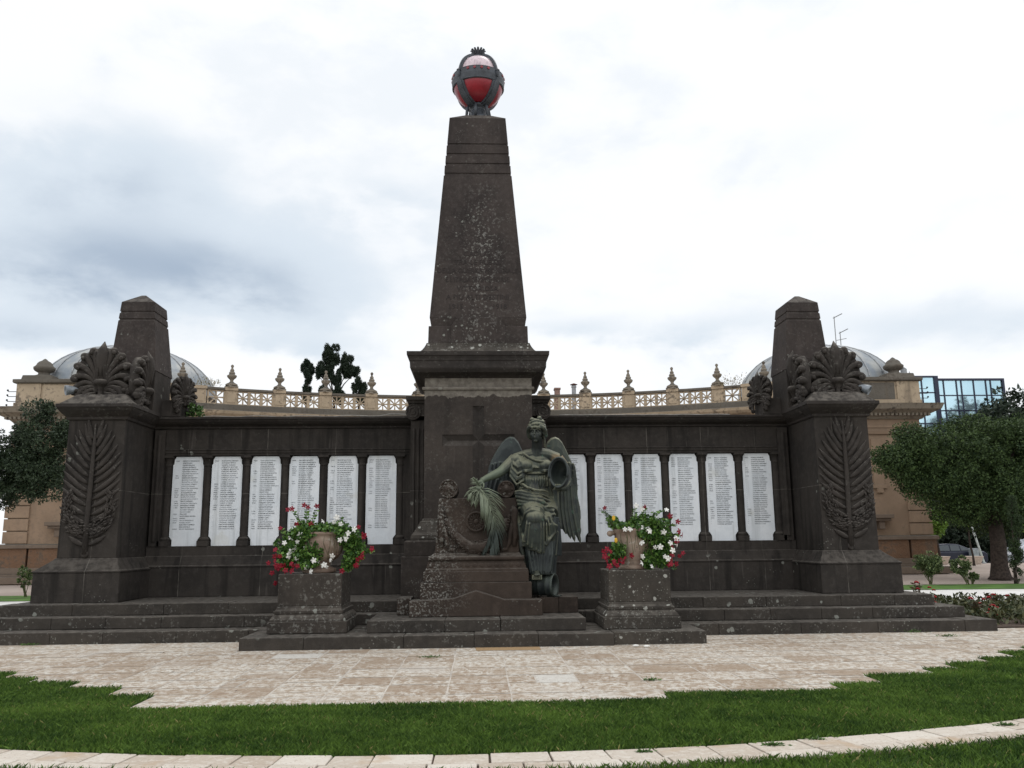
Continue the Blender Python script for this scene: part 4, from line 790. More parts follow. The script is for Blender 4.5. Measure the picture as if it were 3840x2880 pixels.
frond([(.04, 14.91, 2.50), (-.04, 14.89, 2.47), (-.12, 14.89, 2.40)], 9, .14, 60, .02)
frond([(.05, 14.91, 2.48), (.0, 14.90, 2.36), (-.02, 14.92, 2.27)], 8, .13, 50, .02)
mb.build('palm_branch', M_bronzel, st, smooth=True)
# fallen vessel under her foot
mb = MB(); ax = Vector((.90, -.42, 0)).normalized(); c0 = Vector((1.0, 15.20, .84)); e1 = Vector((.42, .90, 0)); e2 = Vector((0, 0, 1))
mb.rings([[c0 + ax * d_ + e1 * (r * math.cos(a)) + e2 * (r * math.sin(a)) for a in [2 * math.pi * q / 32 for q in range(32)]] for d_, r in
          ((-.02, .01), (-.02, .15), (.0, .17), (.10, .175), (.14, .18), (.15, .188), (.17, .18), (.26, .178), (.28, .192), (.31, .195), (.36, .185), (.385, .20), (.41, .20), (.415, .185), (.40, .155), (.33, .135), (.15, .12), (.10, .01))])
mb.tube([(1.40, 15.0, .66), (1.45, 14.96, .67), (1.42, 14.92, .665), (1.36, 14.95, .66)], .012, 6); mb.tube([(1.36, 15.03, .66), (1.43, 15.05, .67), (1.47, 15.0, .665)], .010, 6)
mb.build('overturned_vessel', M_bronzed, st, smooth=True)
mb = MB(); mb.box(.965, 1.135, 14.84, 15.05, .945, 1.02)
for q in range(5): mb.tube([(.985 + .03 * q, 14.835, .955), (1.0 + .028 * q, 14.83, 1.01)], .006, 5)
mb.build('sandal', M_bronze, st, bevel=.008)

# ------------------------------------------------------------------ red glass globe lamp
gl = thing('globe_lamp', (.075, 17.5, 10.6), 'round lamp of dark metal bands with red glass panes on the obelisk tip', 'lamp')
M_iron = plain('dark_iron', (.045, .052, .062), .5, .45, var=.35, vscale=6, bumpy=.15)
m, t, b = newmat('red_glass', .28, .5); tc = t.n('ShaderNodeTexCoord').outputs['Object']
c = t.mix(t.ramp(t.noise(tc, 2.5, 4), .35, .65), (.20, .012, .022), (.31, .022, .035)); t.put(b, 'Base Color', c); M_red = m
m, t, b = newmat('pale_pink_glass', .35, .5); tc = t.n('ShaderNodeTexCoord').outputs['Object']
c = t.mix(t.ramp(t.noise(t.vmath('MULTIPLY', tc, (9, 9, 1.2)), 2.5, 4), .45, .7), (.62, .50, .53), (.42, .33, .36)); t.put(b, 'Base Color', c); M_pink = m
g0 = Vector((.075, 17.5, 11.60)); G = .57
def gs(el, az, r=G): return (g0.x + r * math.cos(el) * math.sin(az), g0.y - r * math.cos(el) * math.cos(az), g0.z + r * math.sin(el) * (1.16 if el > 0 else 1.05))
def patch(mb, e0, e1, a0, a1, r0, r1, n=8, m_=14, taper=0.):
    for rr in (r0,):
        vs = []; fs = []
        for i in range(n + 1):
            e = e0 + (e1 - e0) * i / n
            for j in range(m_ + 1):
                vs.append(gs(e, a0 + (a1 - a0) * j / m_, rr))
        for i in range(n):
            for j in range(m_): k = i * (m_ + 1) + j; fs.append((k, k + 1, k + m_ + 2, k + m_ + 1))
        mb.add(vs, fs)
A0_ = R(0)
for k in range(4):
    a = A0_ + k * R(90)
    mb = MB(); patch(mb, R(-66), R(-11), a - R(45), a + R(45), G - .012, 0); mb.build('red_pane', M_red, gl, smooth=True)
    mb = MB(); patch(mb, R(10), R(80), a - R(45), a + R(45), G - .03, 0); mb.build('top_pane', M_pink, gl, smooth=True)
    mb = MB()
    pts = [gs(R(e), a + R(45), G + .004) for e in range(-76, 80, 6)]
    wd = [.105 if e < -14 else .040 for e in range(-76, 80, 6)]
    rg = []
    for p, w_ in zip(pts, wd):
        p = Vector(p); n_ = (p - g0).normalized(); s_ = Vector((math.cos(a + R(45)), math.sin(a + R(45)), 0))
        lo = min(w_, .9 * math.hypot(p.x - g0.x, p.y - g0.y) * .6)
        rg.append([p + s_ * lo - n_ * .03, p + s_ * lo + n_ * .006, p + s_ * lo * .55 + n_ * .008, p + s_ * lo * .5 + n_ * .026, p - s_ * lo * .5 + n_ * .026, p - s_ * lo * .55 + n_ * .008, p - s_ * lo + n_ * .006, p - s_ * lo - n_ * .03])
    mb.rings(rg); 
    p = Vector(gs(R(3), a + R(45), G + .03)); s_ = Vector((math.cos(a + R(45)), math.sin(a + R(45)), 0))
    mb.ell(p, (.04, .04, .10), 8, 6); mb.ell(p + Vector((0, 0, .06)), (.05, .045, .03), 8, 6); mb.build('rib', M_iron, gl, smooth=False)
mb = MB(); bd = [(G * math.cos(R(e)) + o_, g0.z + G * math.sin(R(e))) for e, o_ in ((-15, -.03), (-15, .012), (-13.5, .022), (-12, .012), (0, .016), (12, .018), (13.5, .026), (15, .012), (15, -.04))]
mb.lathe((g0.x, g0.y, 0), bd, 60)
mb.build('equator_band', M_iron, gl, smooth=False)
for k in range(4):
    for q in (-1.5, -.5, .5, 1.5):
        mb = MB(); a = k * R(90) + q * R(15); p = Vector(gs(R(7), a, G + .019)); n_ = (p - g0).normalized(); s_ = n_.cross(Vector((0, 0, 1))).normalized(); u2 = s_.cross(n_)
        mb.rings([[p + n_ * d_ + (s_ * math.cos(b_) + u2 * math.sin(b_)) * .030 for b_ in [2 * math.pi * w_ / 12 for w_ in range(12)]] for d_ in (-.02, .010)])
        mb.build('red_lens', M_red, gl)
mb = MB(); mb.lathe((g0.x, g0.y, 0), [(.25, 10.6), (.25, 10.76), (.20, 10.79), (.17, 10.82), (.18, 10.92), (.15, 10.94), (.16, 10.98), (.18, 11.0), (.22, 11.04), (.2, 11.07)], 20)
for k in range(6): a = k * R(60) + .3; mb.tube([(g0.x + .24 * math.cos(a), g0.y + .24 * math.sin(a), 11.02), (g0.x + .26 * math.cos(a), g0.y + .26 * math.sin(a), 10.9), (g0.x + .28 * math.cos(a), g0.y + .28 * math.sin(a), 10.72)], [.03, .035, .025], 7)
mb.build('foot', M_iron, gl, smooth=True)
mb = MB(); mb.lathe((g0.x, g0.y, 0), [(.13, 12.20), (.12, 12.27), (.05, 12.28)], 20)
for k in range(12):
    a = k * R(30); mb.tube([(g0.x + .08 * math.cos(a), g0.y + .08 * math.sin(a), 12.22), (g0.x + .10 * math.cos(a), g0.y + .10 * math.sin(a), 12.37), (g0.x + .15 * math.cos(a), g0.y + .15 * math.sin(a), 12.42), (g0.x + .17 * math.cos(a), g0.y + .17 * math.sin(a), 12.40)], [.03, .03, .022, .012], 6)
mb.build('crown_ornament', M_iron, gl, smooth=True)

# ------------------------------------------------------------------ urns, vines, flowers
m, t, b = newmat('terracotta_stone', .8, .2); pos = t.n('ShaderNodeTexCoord').outputs['Object']
c = t.mix(t.ramp(t.noise(pos, 3, 5), .35, .65), (.36, .285, .225), (.25, .175, .135)); c = t.mix(t.ramp(t.noise(pos, 22, 4), .58, .7, 0, .7), c, (.13, .10, .08)); c = t.mix(t.ramp(t.noise(pos, 9, 4), .60, .7, 0, .6), c, (.50, .46, .40))
t.put(b, 'Base Color', c); bump(t, b, t.noise(pos, 35, 4), .3, .01); M_terra = m
def leafmat(name, dk, lt, rough=.5, spec=.35):
    m, t, b = newmat(name, rough, spec)
    at = t.n('ShaderNodeAttribute', attribute_name='tint').outputs['Fac']
    c = t.mix(at, dk, lt)
    t.put(b, 'Base Color', c)
    return m
M_vine = leafmat('vine_leaf', (.028, .080, .018), (.15, .27, .05), .45)
M_wht = plain('white_petal', (.78, .77, .73), .6, var=.08); M_rdp = plain('red_petal', (.22, .006, .02), .55, var=.4, vscale=30); M_ylw = plain('yellow_petal', (.60, .36, .03), .6)
M_stem = plain('brown_green_stem', (.07, .075, .03), .8)
def leafset(P, N, size, asp=.5, jit=.35, droop=0., rng=RNG):
    """diamond leaves at points P with length direction N"""
    n = len(P); s = size * rng.uniform(.7, 1.3, n)[:, None]
    d = N + rng.normal(0, jit, (n, 3)); d[:, 2] -= droop; d /= np.linalg.norm(d, axis=1)[:, None] + 1e-9
    u = np.cross(d, rng.normal(0, 1, (n, 3))); u /= np.linalg.norm(u, axis=1)[:, None] + 1e-9
    w = np.cross(d, u)
    A = P - d * s * .5; B = P + u * s * asp * .5 + w * s * .06; C = P + d * s * .5; D = P - u * s * asp * .5 + w * s * .06
    V = np.stack([A, B, C, D], 1).reshape(-1, 3); F = np.arange(4 * n).reshape(-1, 4); return V, F
def flower_mesh(L=.05, five=True):
    mb = MB()
    mb.rings([[(r * math.cos(a), y, r * math.sin(a)) for a in [2 * math.pi * k / 8 for k in range(8)]] for r, y in ((.003, .045), (.006, .02), (.013, 0), (.009, -.002))])
    for k in range(5):
        a = 2 * math.pi * k / 5; ca, sa_ = math.cos(a), math.sin(a); ta, tb = math.cos(a + math.pi / 2), math.sin(a + math.pi / 2)
        def p(r, s_, y): return (ca * r + ta * s_, y, sa_ * r + tb * s_)
        mb.add([p(.008, -.006, 0), p(.028, -.019, -.008), p(.044, -.013, -.004), p(.056, .003, .004), p(.042, .017, -.002), p(.026, .014, -.010), p(.008, .006, 0)], [(0, 1, 2, 3, 4, 5, 6)])
    return mb
fl_w = flower_mesh(); PRW = None; PRR = None
WLs = [(-2.87, 1.726), (-3.019, 1.682), (-2.912, 1.617), (-3.121, 1.601), (-2.935, 1.518), (-2.771, 1.516), (-3.006, 1.46), (-3.04, 1.392), (-2.925, 1.346), (-2.572, 1.297), (-2.789, 1.246), (-2.751, 1.2), (-2.337, 1.385), (-2.363, 1.318), (-2.47, 1.242), (-2.433, 1.215), (-2.676, 1.137), (-2.505, 1.942), (-2.281, 2.004), (-2.325, 1.931), (-2.213, 1.893), (-2.09, 1.746), (-2.125, 1.691), (-2.216, 1.638), (-2.124, 1.646), (-2.637, 1.316), (-1.99, 1.809)]
RLs = [(-3.086, 2.139), (-3.018, 2.153), (-2.822, 2.211), (-2.756, 2.178), (-2.614, 2.195), (-2.935, 1.9), (-2.701, 1.893), (-3.199, 1.838), (-3.263, 1.494), (-3.268, 1.386), (-3.186, 1.385), (-3.265, 1.314), (-3.368, 1.279), (-3.244, 1.242), (-3.18, 1.232), (-3.126, 1.24), (-3.205, 1.188), (-3.251, 1.197), (-3.086, 1.159), (-2.999, 1.266), (-2.962, 1.23), (-2.898, 1.229), (-2.986, 1.149), (-3.302, 1.121), (-3.241, 0.956), (-1.922, 1.845), (-1.85, 1.734), (-1.822, 1.707), (-1.831, 1.688), (-1.694, 1.496), (-1.698, 1.469), (-1.844, 1.425), (-1.852, 1.362), (-1.915, 1.326), (-1.94, 1.236), (-1.967, 1.219), (-1.931, 1.218), (-2.175, 1.136)]
WRs = [(2.496, 1.766), (2.582, 1.77), (2.7, 2.155), (2.798, 2.103), (3.21, 2.083), (2.993, 1.872), (3.045, 1.88), (3.097, 1.867), (3.14, 1.862), (3.174, 1.845), (2.799, 1.789), (2.869, 1.814), (2.885, 1.763), (2.909, 1.737), (3.142, 1.714), (2.773, 1.544), (2.994, 1.466), (3.08, 1.474), (2.777, 1.318), (2.76, 1.209), (3.151, 1.314), (3.201, 1.28), (3.255, 1.535), (3.354, 1.606), (3.358, 1.505), (3.285, 1.413), (2.925, 1.157)]
RRs = [(2.166, 2.122), (2.838, 2.133), (3.266, 1.98), (3.392, 1.885), (3.402, 1.724), (3.451, 1.656), (3.36, 1.564), (2.189, 1.441), (2.132, 1.408), (2.248, 1.407), (2.147, 1.324), (2.206, 1.315), (2.179, 1.249), (2.298, 1.248), (2.219, 1.165), (2.306, 1.206), (2.42, 1.288), (2.48, 1.296), (2.443, 1.229), (2.384, 1.255), (2.593, 1.336), (3.455, 1.369), (3.392, 1.319), (3.273, 1.338), (3.243, 1.262), (3.249, 1.196), (3.214, 1.179), (3.335, 1.195), (3.27, 1.472), (2.348, 1.18)]
for sd, px in ((0, -2.60), (1, 2.70)):
    ur = thing('stone_urn', (px, 14.68, 1.106), ('weathered terracotta urn with carved leaves on the left pedestal', 'plain pinkish stone urn with a knob handle on the right pedestal')[sd], 'urn', 'flower urns on the pedestals')
    mb = MB(); k_ = 1.
    mb.lathe((px, 14.68, 0), [(.25, 1.106), (.275, 1.12), (.28, 1.15), (.265, 1.18), (.22, 1.195), (.19, 1.21), (.17, 1.225), (.185, 1.24), (.175, 1.26), (.20, 1.28), (.27, 1.33), (.33, 1.41), (.365, 1.51), (.375, 1.60), (.36, 1.66), (.345, 1.70), (.36, 1.72), (.395, 1.735), (.40, 1.765), (.37, 1.775), (.34, 1.74), (.32, 1.6), (.1, 1.5)] if sd == 0 else
             [(.25, 1.106), (.275, 1.12), (.27, 1.15), (.24, 1.17), (.22, 1.19), (.235, 1.205), (.22, 1.225), (.23, 1.25), (.25, 1.30), (.285, 1.40), (.31, 1.50), (.325, 1.62), (.33, 1.70), (.355, 1.73), (.36, 1.775), (.33, 1.78), (.3, 1.7), (.1, 1.5)], 40)
    mb.build('bowl', M_terra, ur, smooth=True)
    if sd == 0:
        mb = MB()
        for k in range(12):
            a = k * R(30) + .2
            for dd in (-.11, -.05, .0, .05, .11):
                mb.tube([(px + r * math.cos(a + dd * q), 14.68 + r * math.sin(a + dd * q), z) for r, z, q in ((.275, 1.33, .5), (.345, 1.42, .9), (.378, 1.53, 1.3), (.372, 1.63, 1.6))], [.008, .014, .014, .007], 6)
        mb.build('carved_leaves', M_terra, ur, smooth=True)
    for s_ in (-1, 1):
        mb = MB(); mb.ell((px + s_ * (.415 if sd else .40), 14.62, 1.70), (.055, .05, .05), 10, 8); mb.tube([(px + s_ * .33, 14.64, 1.70), (px + s_ * .40, 14.62, 1.72)], .035, 8)
        mb.build('carved_handle', M_terra, ur, smooth=True)
    pt = thing('flowering_vine', (px, 14.68, 1.72), ('bushy green vine with white and deep red trumpet flowers spilling from the left urn', 'leafy vine with many white star flowers hanging over the right urn')[sd], 'plant', 'flowering vines in the urns')
    if sd == 0:
        cl_ = [((-2.6, 14.65, 1.82), (.42, .3, .10), 520), ((-2.95, 14.5, 1.62), (.22, .2, .22), 420), ((-3.1, 14.5, 1.42), (.16, .18, .20), 300), ((-2.85, 14.35, 1.45), (.24, .12, .22), 420), ((-2.65, 14.32, 1.42), (.16, .08, .20), 200), ((-2.72, 14.32, 1.26), (.16, .08, .08), 110),
              ((-2.1, 14.55, 1.68), (.20, .22, .16), 330), ((-2.0, 14.5, 1.45), (.18, .18, .22), 380), ((-2.1, 14.45, 1.25), (.10, .14, .13), 150), ((-3.12, 14.45, 1.25), (.12, .14, .10), 130), ((-2.85, 14.6, 1.90), (.16, .14, .08), 90), ((-2.25, 14.6, 1.88), (.13, .12, .06), 80), ((-3.28, 14.5, 1.60), (.06, .08, .06), 25), ((-1.78, 14.5, 1.46), (.1, .08, .03), 30), ((-2.84, 14.30, 1.74), (.22, .08, .10), 240), ((-2.2, 14.32, 1.76), (.10, .08, .09), 90), ((-2.6, 14.34, 1.83), (.40, .08, .05), 150)]
        stems = [((-2.85, 1.85), (-2.93, 2.02), (-3.02, 2.14)), ((-2.8, 1.85), (-2.80, 2.05), (-2.79, 2.18)), ((-2.72, 1.85), (-2.69, 2.03), (-2.61, 2.16)), ((-2.3, 1.85), (-2.27, 1.95), (-2.2, 2.02)), ((-3.1, 1.6), (-3.2, 1.8), (-3.18, 1.84))]
    else:
        cl_ = [((2.85, 14.62, 1.84), (.34, .28, .10), 430), ((2.42, 14.6, 1.84), (.16, .14, .07), 130), ((3.05, 14.5, 1.68), (.24, .22, .20), 480), ((2.98, 14.45, 1.45), (.20, .18, .22), 400), ((3.15, 14.45, 1.45), (.16, .18, .20), 280), ((2.88, 14.38, 1.24), (.10, .10, .14), 190), ((2.38, 14.4, 1.42), (.13, .12, .14), 230), ((2.30, 14.42, 1.28), (.09, .09, .10), 80),
              ((3.12, 14.42, 1.24), (.14, .12, .10), 160), ((2.82, 14.6, 1.96), (.16, .12, .06), 80), ((2.33, 14.6, 1.93), (.10, .08, .06), 50), ((2.86, 14.32, 1.72), (.18, .07, .12), 210), ((2.5, 14.34, 1.82), (.16, .06, .05), 70), ((3.0, 14.32, 1.88), (.24, .10, .07), 160)]
        stems = [((2.35, 1.84), (2.25, 1.98), (2.16, 2.09)), ((2.3, 1.9), (2.2, 2.03), (2.12, 2.10)), ((2.70, 1.9), (2.69, 2.03), (2.68, 2.13)), ((2.83, 1.9), (2.84, 2.04), (2.85, 2.14)), ((2.95, 1.92), (3.05, 2.02), (3.18, 2.09)), ((2.95, 1.9), (3.0, 1.98), (3.0, 2.07)), ((3.2, 1.85), (3.28, 1.92), (3.30, 1.97)), ((3.2, 1.8), (3.33, 1.86), (3.37, 1.80)), ((3.3, 1.65), (3.4, 1.72), (3.44, 1.62)), ((3.2, 1.25), (3.3, 1.2), (3.33, 1.08))]
    P = []; N = []
    for c_, r, n in cl_:
        n = int(n * 1.55); q = RNG.normal(0, 1, (n, 3)); q /= np.linalg.norm(q, axis=1)[:, None]; rr = RNG.uniform(.2, 1.15, (n, 1)) ** .6
        P.append(np.array(c_) + q * rr * np.array(r)); N.append(q * .6 + np.array([0, -.2, -.15]))
    for s_ in stems:
        for k in range(7):
            u = k / 7.; a = np.array((s_[0][0], 14.5, s_[0][1])); b_ = np.array((s_[1][0], 14.47, s_[1][1])); c_ = np.array((s_[2][0], 14.42, s_[2][1]))
            p = (a * (1 - u) + b_ * u) * (1 - u) + (b_ * (1 - u) + c_ * u) * u
            for sg in (-1, 1): P.append((p + np.array([sg * .022, 0, 0]))[None]); N.append(np.array([[sg * 1., -.2, .35]]))
    P = np.concatenate(P); N = np.concatenate(N)
    V, F_ = leafset(P, N, .068, .60, .4); npmesh('foliage', V, F_, M_vine, pt, RNG.uniform(0, 1, len(F_)) ** 1.5)
    mb = MB()
    for s_ in stems: mb.tube([(s_[0][0], 14.5, s_[0][1] - .06), (s_[1][0], 14.47, s_[1][1]), (s_[2][0], 14.42, s_[2][1])], [.006, .005, .003], 5)
    F = random.Random(sd)
    for k in range(14):
        x = px + F.uniform(-.3, .3); mb.tube([(x, 14.4, 1.78), (x + F.uniform(-.06, .06), 14.3, 1.6), (x + F.uniform(-.1, .1), 14.32, 1.3 + F.uniform(0, .15))], .0035, 4)
    mb.build('stems', M_stem, pt)
    for lst, mt, nm in (((WLs, WRs)[sd], M_wht, 'white_flower'), ((RLs, RRs)[sd], M_rdp, 'red_flower')):
        pr_ = None
        for x, z in lst:
            y = 14.27 + F.uniform(-.03, .06) if z < 1.8 else 14.40
            if pr_ is None: pr_ = fl_w.build(nm, mt, pt, loc=(0, 0, 0)); q = pr_
            else: q = copy(pr_, pt)
            q.location = Vector((x * (y / 14.35), y, 1.6 + (z - 1.6) * y / 14.35)) - origin(pt); q.rotation_euler = (F.uniform(-.7, .7), F.uniform(0, 6), F.uniform(-.9, .9)); s_ = F.uniform(.78, 1.12) * (1. if nm[0] == 'w' else .95); q.scale = (s_, s_, s_)
    if sd:
        for x, z in ((2.304, 1.954), (2.331, 1.587)): mb = MB(); mb.ell((x, 14.3, z), (.028, .008, .042), 8, 6); mb.build('yellow_leaf', M_ylw, pt)

# ------------------------------------------------------------------ ground, paving, lawn
m, t, b = newmat('pinkish_ground', .9, .2); pos = t.n('ShaderNodeNewGeometry').outputs['Position']
sp = t.n('ShaderNodeSeparateXYZ'); t.put(sp, 0, pos)
c = t.mix(t.ramp(t.noise(pos, .25, 5), .35, .65), (.33, .27, .235), (.40, .335, .29)); c = t.mix(t.ramp(t.noise(pos, 3, 5), .5, .7, 0, .5), c, (.27, .21, .18))
c = t.mix(t.ramp(sp.outputs[1], 51.6, 51.8), c, (.07, .068, .066)); t.put(b, 'Base Color', c)
mb = MB(); ys = [(-80, -.03), (51.6, -.03), (51.75, -.28), (2500, -.28)]
mb.add([(x, y, z) for y, z in ys for x in (-2500, 2500)], [(2 * i, 2 * i + 1, 2 * i + 3, 2 * i + 2) for i in range(3)]); tag(mb.build('ground', m), kind='structure')
m, t, b = newmat('white_gravel_path', .9, .2); pos = t.n('ShaderNodeNewGeometry').outputs['Position']
c = t.mix(t.ramp(t.noise(pos, .7, 5), .35, .65), (.60, .58, .55), (.72, .71, .69)); c = t.mix(t.ramp(t.noise(pos, 40, 3), .55, .7, 0, .3), c, (.4, .38, .35)); t.put(b, 'Base Color', c)
mb = MB(); A = [(-60, 26.45), (-13, 26.4), (-8, 27), (8, 27), (13, 26.5), (20, 26.1), (60, 25.2), (60, 15.5), (13, 15.2), (9.3, 16.4), (8, 20.3), (-8, 20.3), (-9.3, 16.5), (-13, 15.2), (-60, 15.5)]
mb.add([(x, y, -.018) for x, y in A], [tuple(range(len(A)))[::-1]]); tag(mb.build('gravel_path', m), kind='structure')
M_soil = plain('dark_soil', (.085, .06, .045), .95, var=.4, vscale=6)
M_lawn = plain('lawn_base', (.030, .062, .014), .95, var=.3, vscale=3)
CRX, CRY, RI, RO = -.1, 21.4, 14.50, 14.97
def arc(r, a0, a1, n): return [(CRX + r * math.sin(a0 + (a1 - a0) * k / n), CRY - r * math.cos(a0 + (a1 - a0) * k / n)) for k in range(n + 1)]
mb = MB(); A = arc(RI, R(-75), R(75), 60) + [(9.6, 15.2), (9.3, 16.4), (-9.3, 16.4)]
mb.add([(x, y, -.014) for x, y in A], [tuple(range(len(A)))]); A = arc(RO, R(-75), R(75), 60); A2 = [(A[-1][0], -6), (A[0][0], -6)]
mb.add([(x, y, -.014) for x, y in A + A2], [tuple(range(len(A + A2)))[::-1]]); tag(mb.build('lawn_soil', M_lawn), kind='structure')
mb = MB(); mb.add([(x, y, -.010) for x, y in ((-60, 26.5), (-13, 26.45), (-13, 29.2), (-60, 31))], [(0, 1, 2, 3)]); mb.add([(x, y, -.010) for x, y in ((12, 26.65), (20, 26.15), (60, 25.3), (60, 30), (20, 29.1), (12, 29.25))], [(0, 1, 2, 3, 4, 5)])
tag(mb.build('lawn_strip', plain('far_lawn', (.075, .15, .028), .95, var=.3, vscale=1.5)), kind='structure')

# paving slabs
m, t, b = newmat('limestone_slabs', .82, .25); pos = t.n('ShaderNodeNewGeometry').outputs['Position']
tn = t.n('ShaderNodeAttribute', attribute_name='tint').outputs['Fac']
p2 = t.vmath('MULTIPLY', pos, (1.1, .85, 1))
c = t.mix(t.ramp(tn, .15, .85), (.315, .24, .175), (.41, .34, .268))
n = t.noise(p2, 2.6, 4, .6); n2 = t.noise(p2, 15, 8, .68); n3 = t.noise(p2, 38, 5, .6)
n2 = t.noise(p2, 10.5, 8, .72, .2); n3 = t.noise(p2, 26, 5, .6)
wv = t.ramp(t.math('ADD', t.math('MULTIPLY', n2, .8), t.math('MULTIPLY', n3, .2)), .485, .53)
cov = t.ramp(t.math('ADD', n, t.math('MULTIPLY', t.math('SUBTRACT', tn, .5), .30)), .30, .62, .12, 1.)
c = t.mix(t.ramp(n2, .36, .47, .55, 0), c, (.23, .165, .115))
c = t.mix(t.math('MULTIPLY', t.math('MULTIPLY', wv, cov), .95), c, (.575, .545, .49))
c = t.mix(t.ramp(t.noise(p2, .7, 5), .56, .70, 0, .5), c, (.56, .53, .485))
c = t.mix(t.math('MULTIPLY', t.ramp(tn, .955, .965), .75), c, (.56, .54, .50))
c = t.mix(t.ramp(tn, .045, .03), c, (.34, .225, .12))
c = t.mix(t.ramp(t.noise(p2, 24, 5, .7), .59, .64, 0, .7), c, (.14, .10, .07))
t.put(b, 'Base Color', c); bump(t, b, t.math('ADD', n2, n3), .5, .012); M_slab = m
M_mort = plain('pale_mortar', (.50, .455, .40), .9, var=.2, vscale=5)
rows = [(8.98, 9.35, -3.42, 2.0), (9.35, 9.78, -3.42, 3.95), (9.78, 10.33, -3.97, 4.58), (10.33, 10.78, -4.66, 5.5), (10.78, 11.15, -5.32, 5.97), (11.15, 11.62, -5.82, 6.68), (11.62, 12.15, -6.9, 7.28), (12.15, 12.62, -7.6, 7.9), (12.62, 13.1, -8.3, 8.6), (13.1, 13.55, -9.0, 12.0), (13.55, 14.1, -9.6, 12.6), (14.1, 14.78, -10.2, 13.0), (14.78, 15.2, 8.95, 12.6)]
mb = MB(); mo = MB(); F = random.Random(31)
coarse = [8.98, 9.53, 10.2, 10.78, 11.45, 12.05, 12.62, 13.1, 13.55, 14.1, 14.78, 15.2]
def slab(x0, x1, y0, y1, far=False):
    g = .010; z = F.uniform(-.0012, .0012); tn_ = F.random() * .8 + .1
    if F.random() > .985 and not far: tn_ = .97
    if far: tn_ = min(.92, tn_ + .3)
    j = [F.uniform(-.008, .008) for _ in range(8)]
    if x1 - x0 > .06 and y1 - y0 > .05: mb.add([(x0 + g + j[0], y0 + g + j[1], z), (x1 - g + j[2], y0 + g + j[3], z), (x1 - g + j[4], y1 - g + j[5], z), (x0 + g + j[6], y1 - g + j[7], z)], [(0, 1, 2, 3)], tn_)
xc = -10.4; colx = [xc]
while xc < 13.2: xc += F.choice((.62, .68, .72, .76, .80)); colx.append(xc)
for ci in range(len(colx) - 1):
    c0, c1 = colx[ci], colx[ci + 1]; skip = 0
    for ri in range(len(coarse) - 1):
        y0, y1 = coarse[ri], coarse[ri + 1]
        fine_ = [r for r in rows if r[0] < y1 - .01 and r[1] > y0 + .01]
        if not fine_: continue
        if all(r[2] <= c0 + .01 and r[3] >= c1 - .01 for r in fine_):
            q = F.random()
            if q < .14: m_ = (c0 + c1) / 2 + F.uniform(-.15, .15); slab(c0, m_, y0, y1, ri > 7); slab(m_, c1, y0, y1, ri > 7)
            elif q < .30 and y1 - y0 > .5: m_ = (y0 + y1) / 2 + F.uniform(-.08, .08); slab(c0, c1, y0, m_, ri > 7); slab(c0, c1, m_, y1, ri > 7)
            else: slab(c0, c1, y0, y1, ri > 7)
        else:
            for r in fine_:
                a, b_ = max(c0, r[2]), min(c1, r[3]); e0, e1 = max(y0, r[0]), min(y1, r[1])
                if b_ > a + .05: slab(a, b_, e0, e1, ri > 7)
for i, (y0, y1, xa, xb) in enumerate(rows): mo.box(xa, xb, y0, y1 + (.002 if i % 2 else 0), -.06, -.0022 - .0002 * (i % 2))
# slabs right under the terrace front
x = -3.6
while x < 3.6:
    w_ = F.uniform(.5, 1.05); x += w_
tag(mb.build('paving_slabs', M_slab), kind='structure'); tag(mo.build('paving_bed', M_mort), kind='structure')
# ochre slab before the terrace
mb = MB(); mb.add([(.02, 13.15, .003), (.98, 13.15, .003), (.98, 13.53, .003), (.0, 13.53, .003)], [(0, 1, 2, 3)], .0); tag(mb.build('ochre_slab', M_slab), kind='structure')
# ring path: two rows of stones
m, t, b = newmat('travertine_path', .8, .25); pos = t.n('ShaderNodeNewGeometry').outputs['Position']
tn = t.n('ShaderNodeAttribute', attribute_name='tint').outputs['Fac']
c = t.mix(tn, (.43, .36, .29), (.60, .545, .475)); n2 = t.noise(pos, 16, 6, .65)
c = t.mix(t.ramp(n2, .5, .62, 0, .5), c, (.64, .60, .54)); c = t.mix(t.ramp(t.noise(t.vmath('MULTIPLY', pos, (1, 1.8, 1)), 42, 3), .60, .68, 0, .75), c, (.26, .19, .13)); c = t.mix(t.ramp(t.noise(pos, 1.8, 4), .58, .70, 0, .6), c, (.43, .31, .20))
t.put(b, 'Base Color', c); bump(t, b, n2, .5, .01)
mb = MB(); F = random.Random(8)
for r0, r1 in ((RI + .01, RI + .285), (RI + .292, RO + .03)):
    a = R(-50)
    while a < R(50):
        w_ = F.uniform(.27, .46) / 14.5; g = .0005; zz_ = F.uniform(-.004, .006); rj = F.uniform(-.012, .012)
        pts = [(r0 + rj * .3, a + g), (r0 - rj * .3, a + w_ - g), (r1 + rj, a + w_ - g + F.uniform(-.0006, .0006)), (r1 - rj, a + g)]
        P = [(CRX + r * math.sin(q), CRY - r * math.cos(q)) for r, q in pts]
        mb.rings([[(x, y, z) for x, y in P[::-1]] for z in (-.03, .008 + zz_)], tint=F.random()); a += w_
tag(mb.build('ring_path', m, bevel=.006), kind='structure')
mb = MB(); A = arc(RI - .01, R(-60), R(60), 60); B = arc(RO + .06, R(-60), R(60), 60)
mb.add([(x, y, -.008) for x, y in A + B], [(i, 61 + i, 62 + i, i + 1) for i in range(60)]); tag(mb.build('path_joint_soil', M_soil), kind='structure')

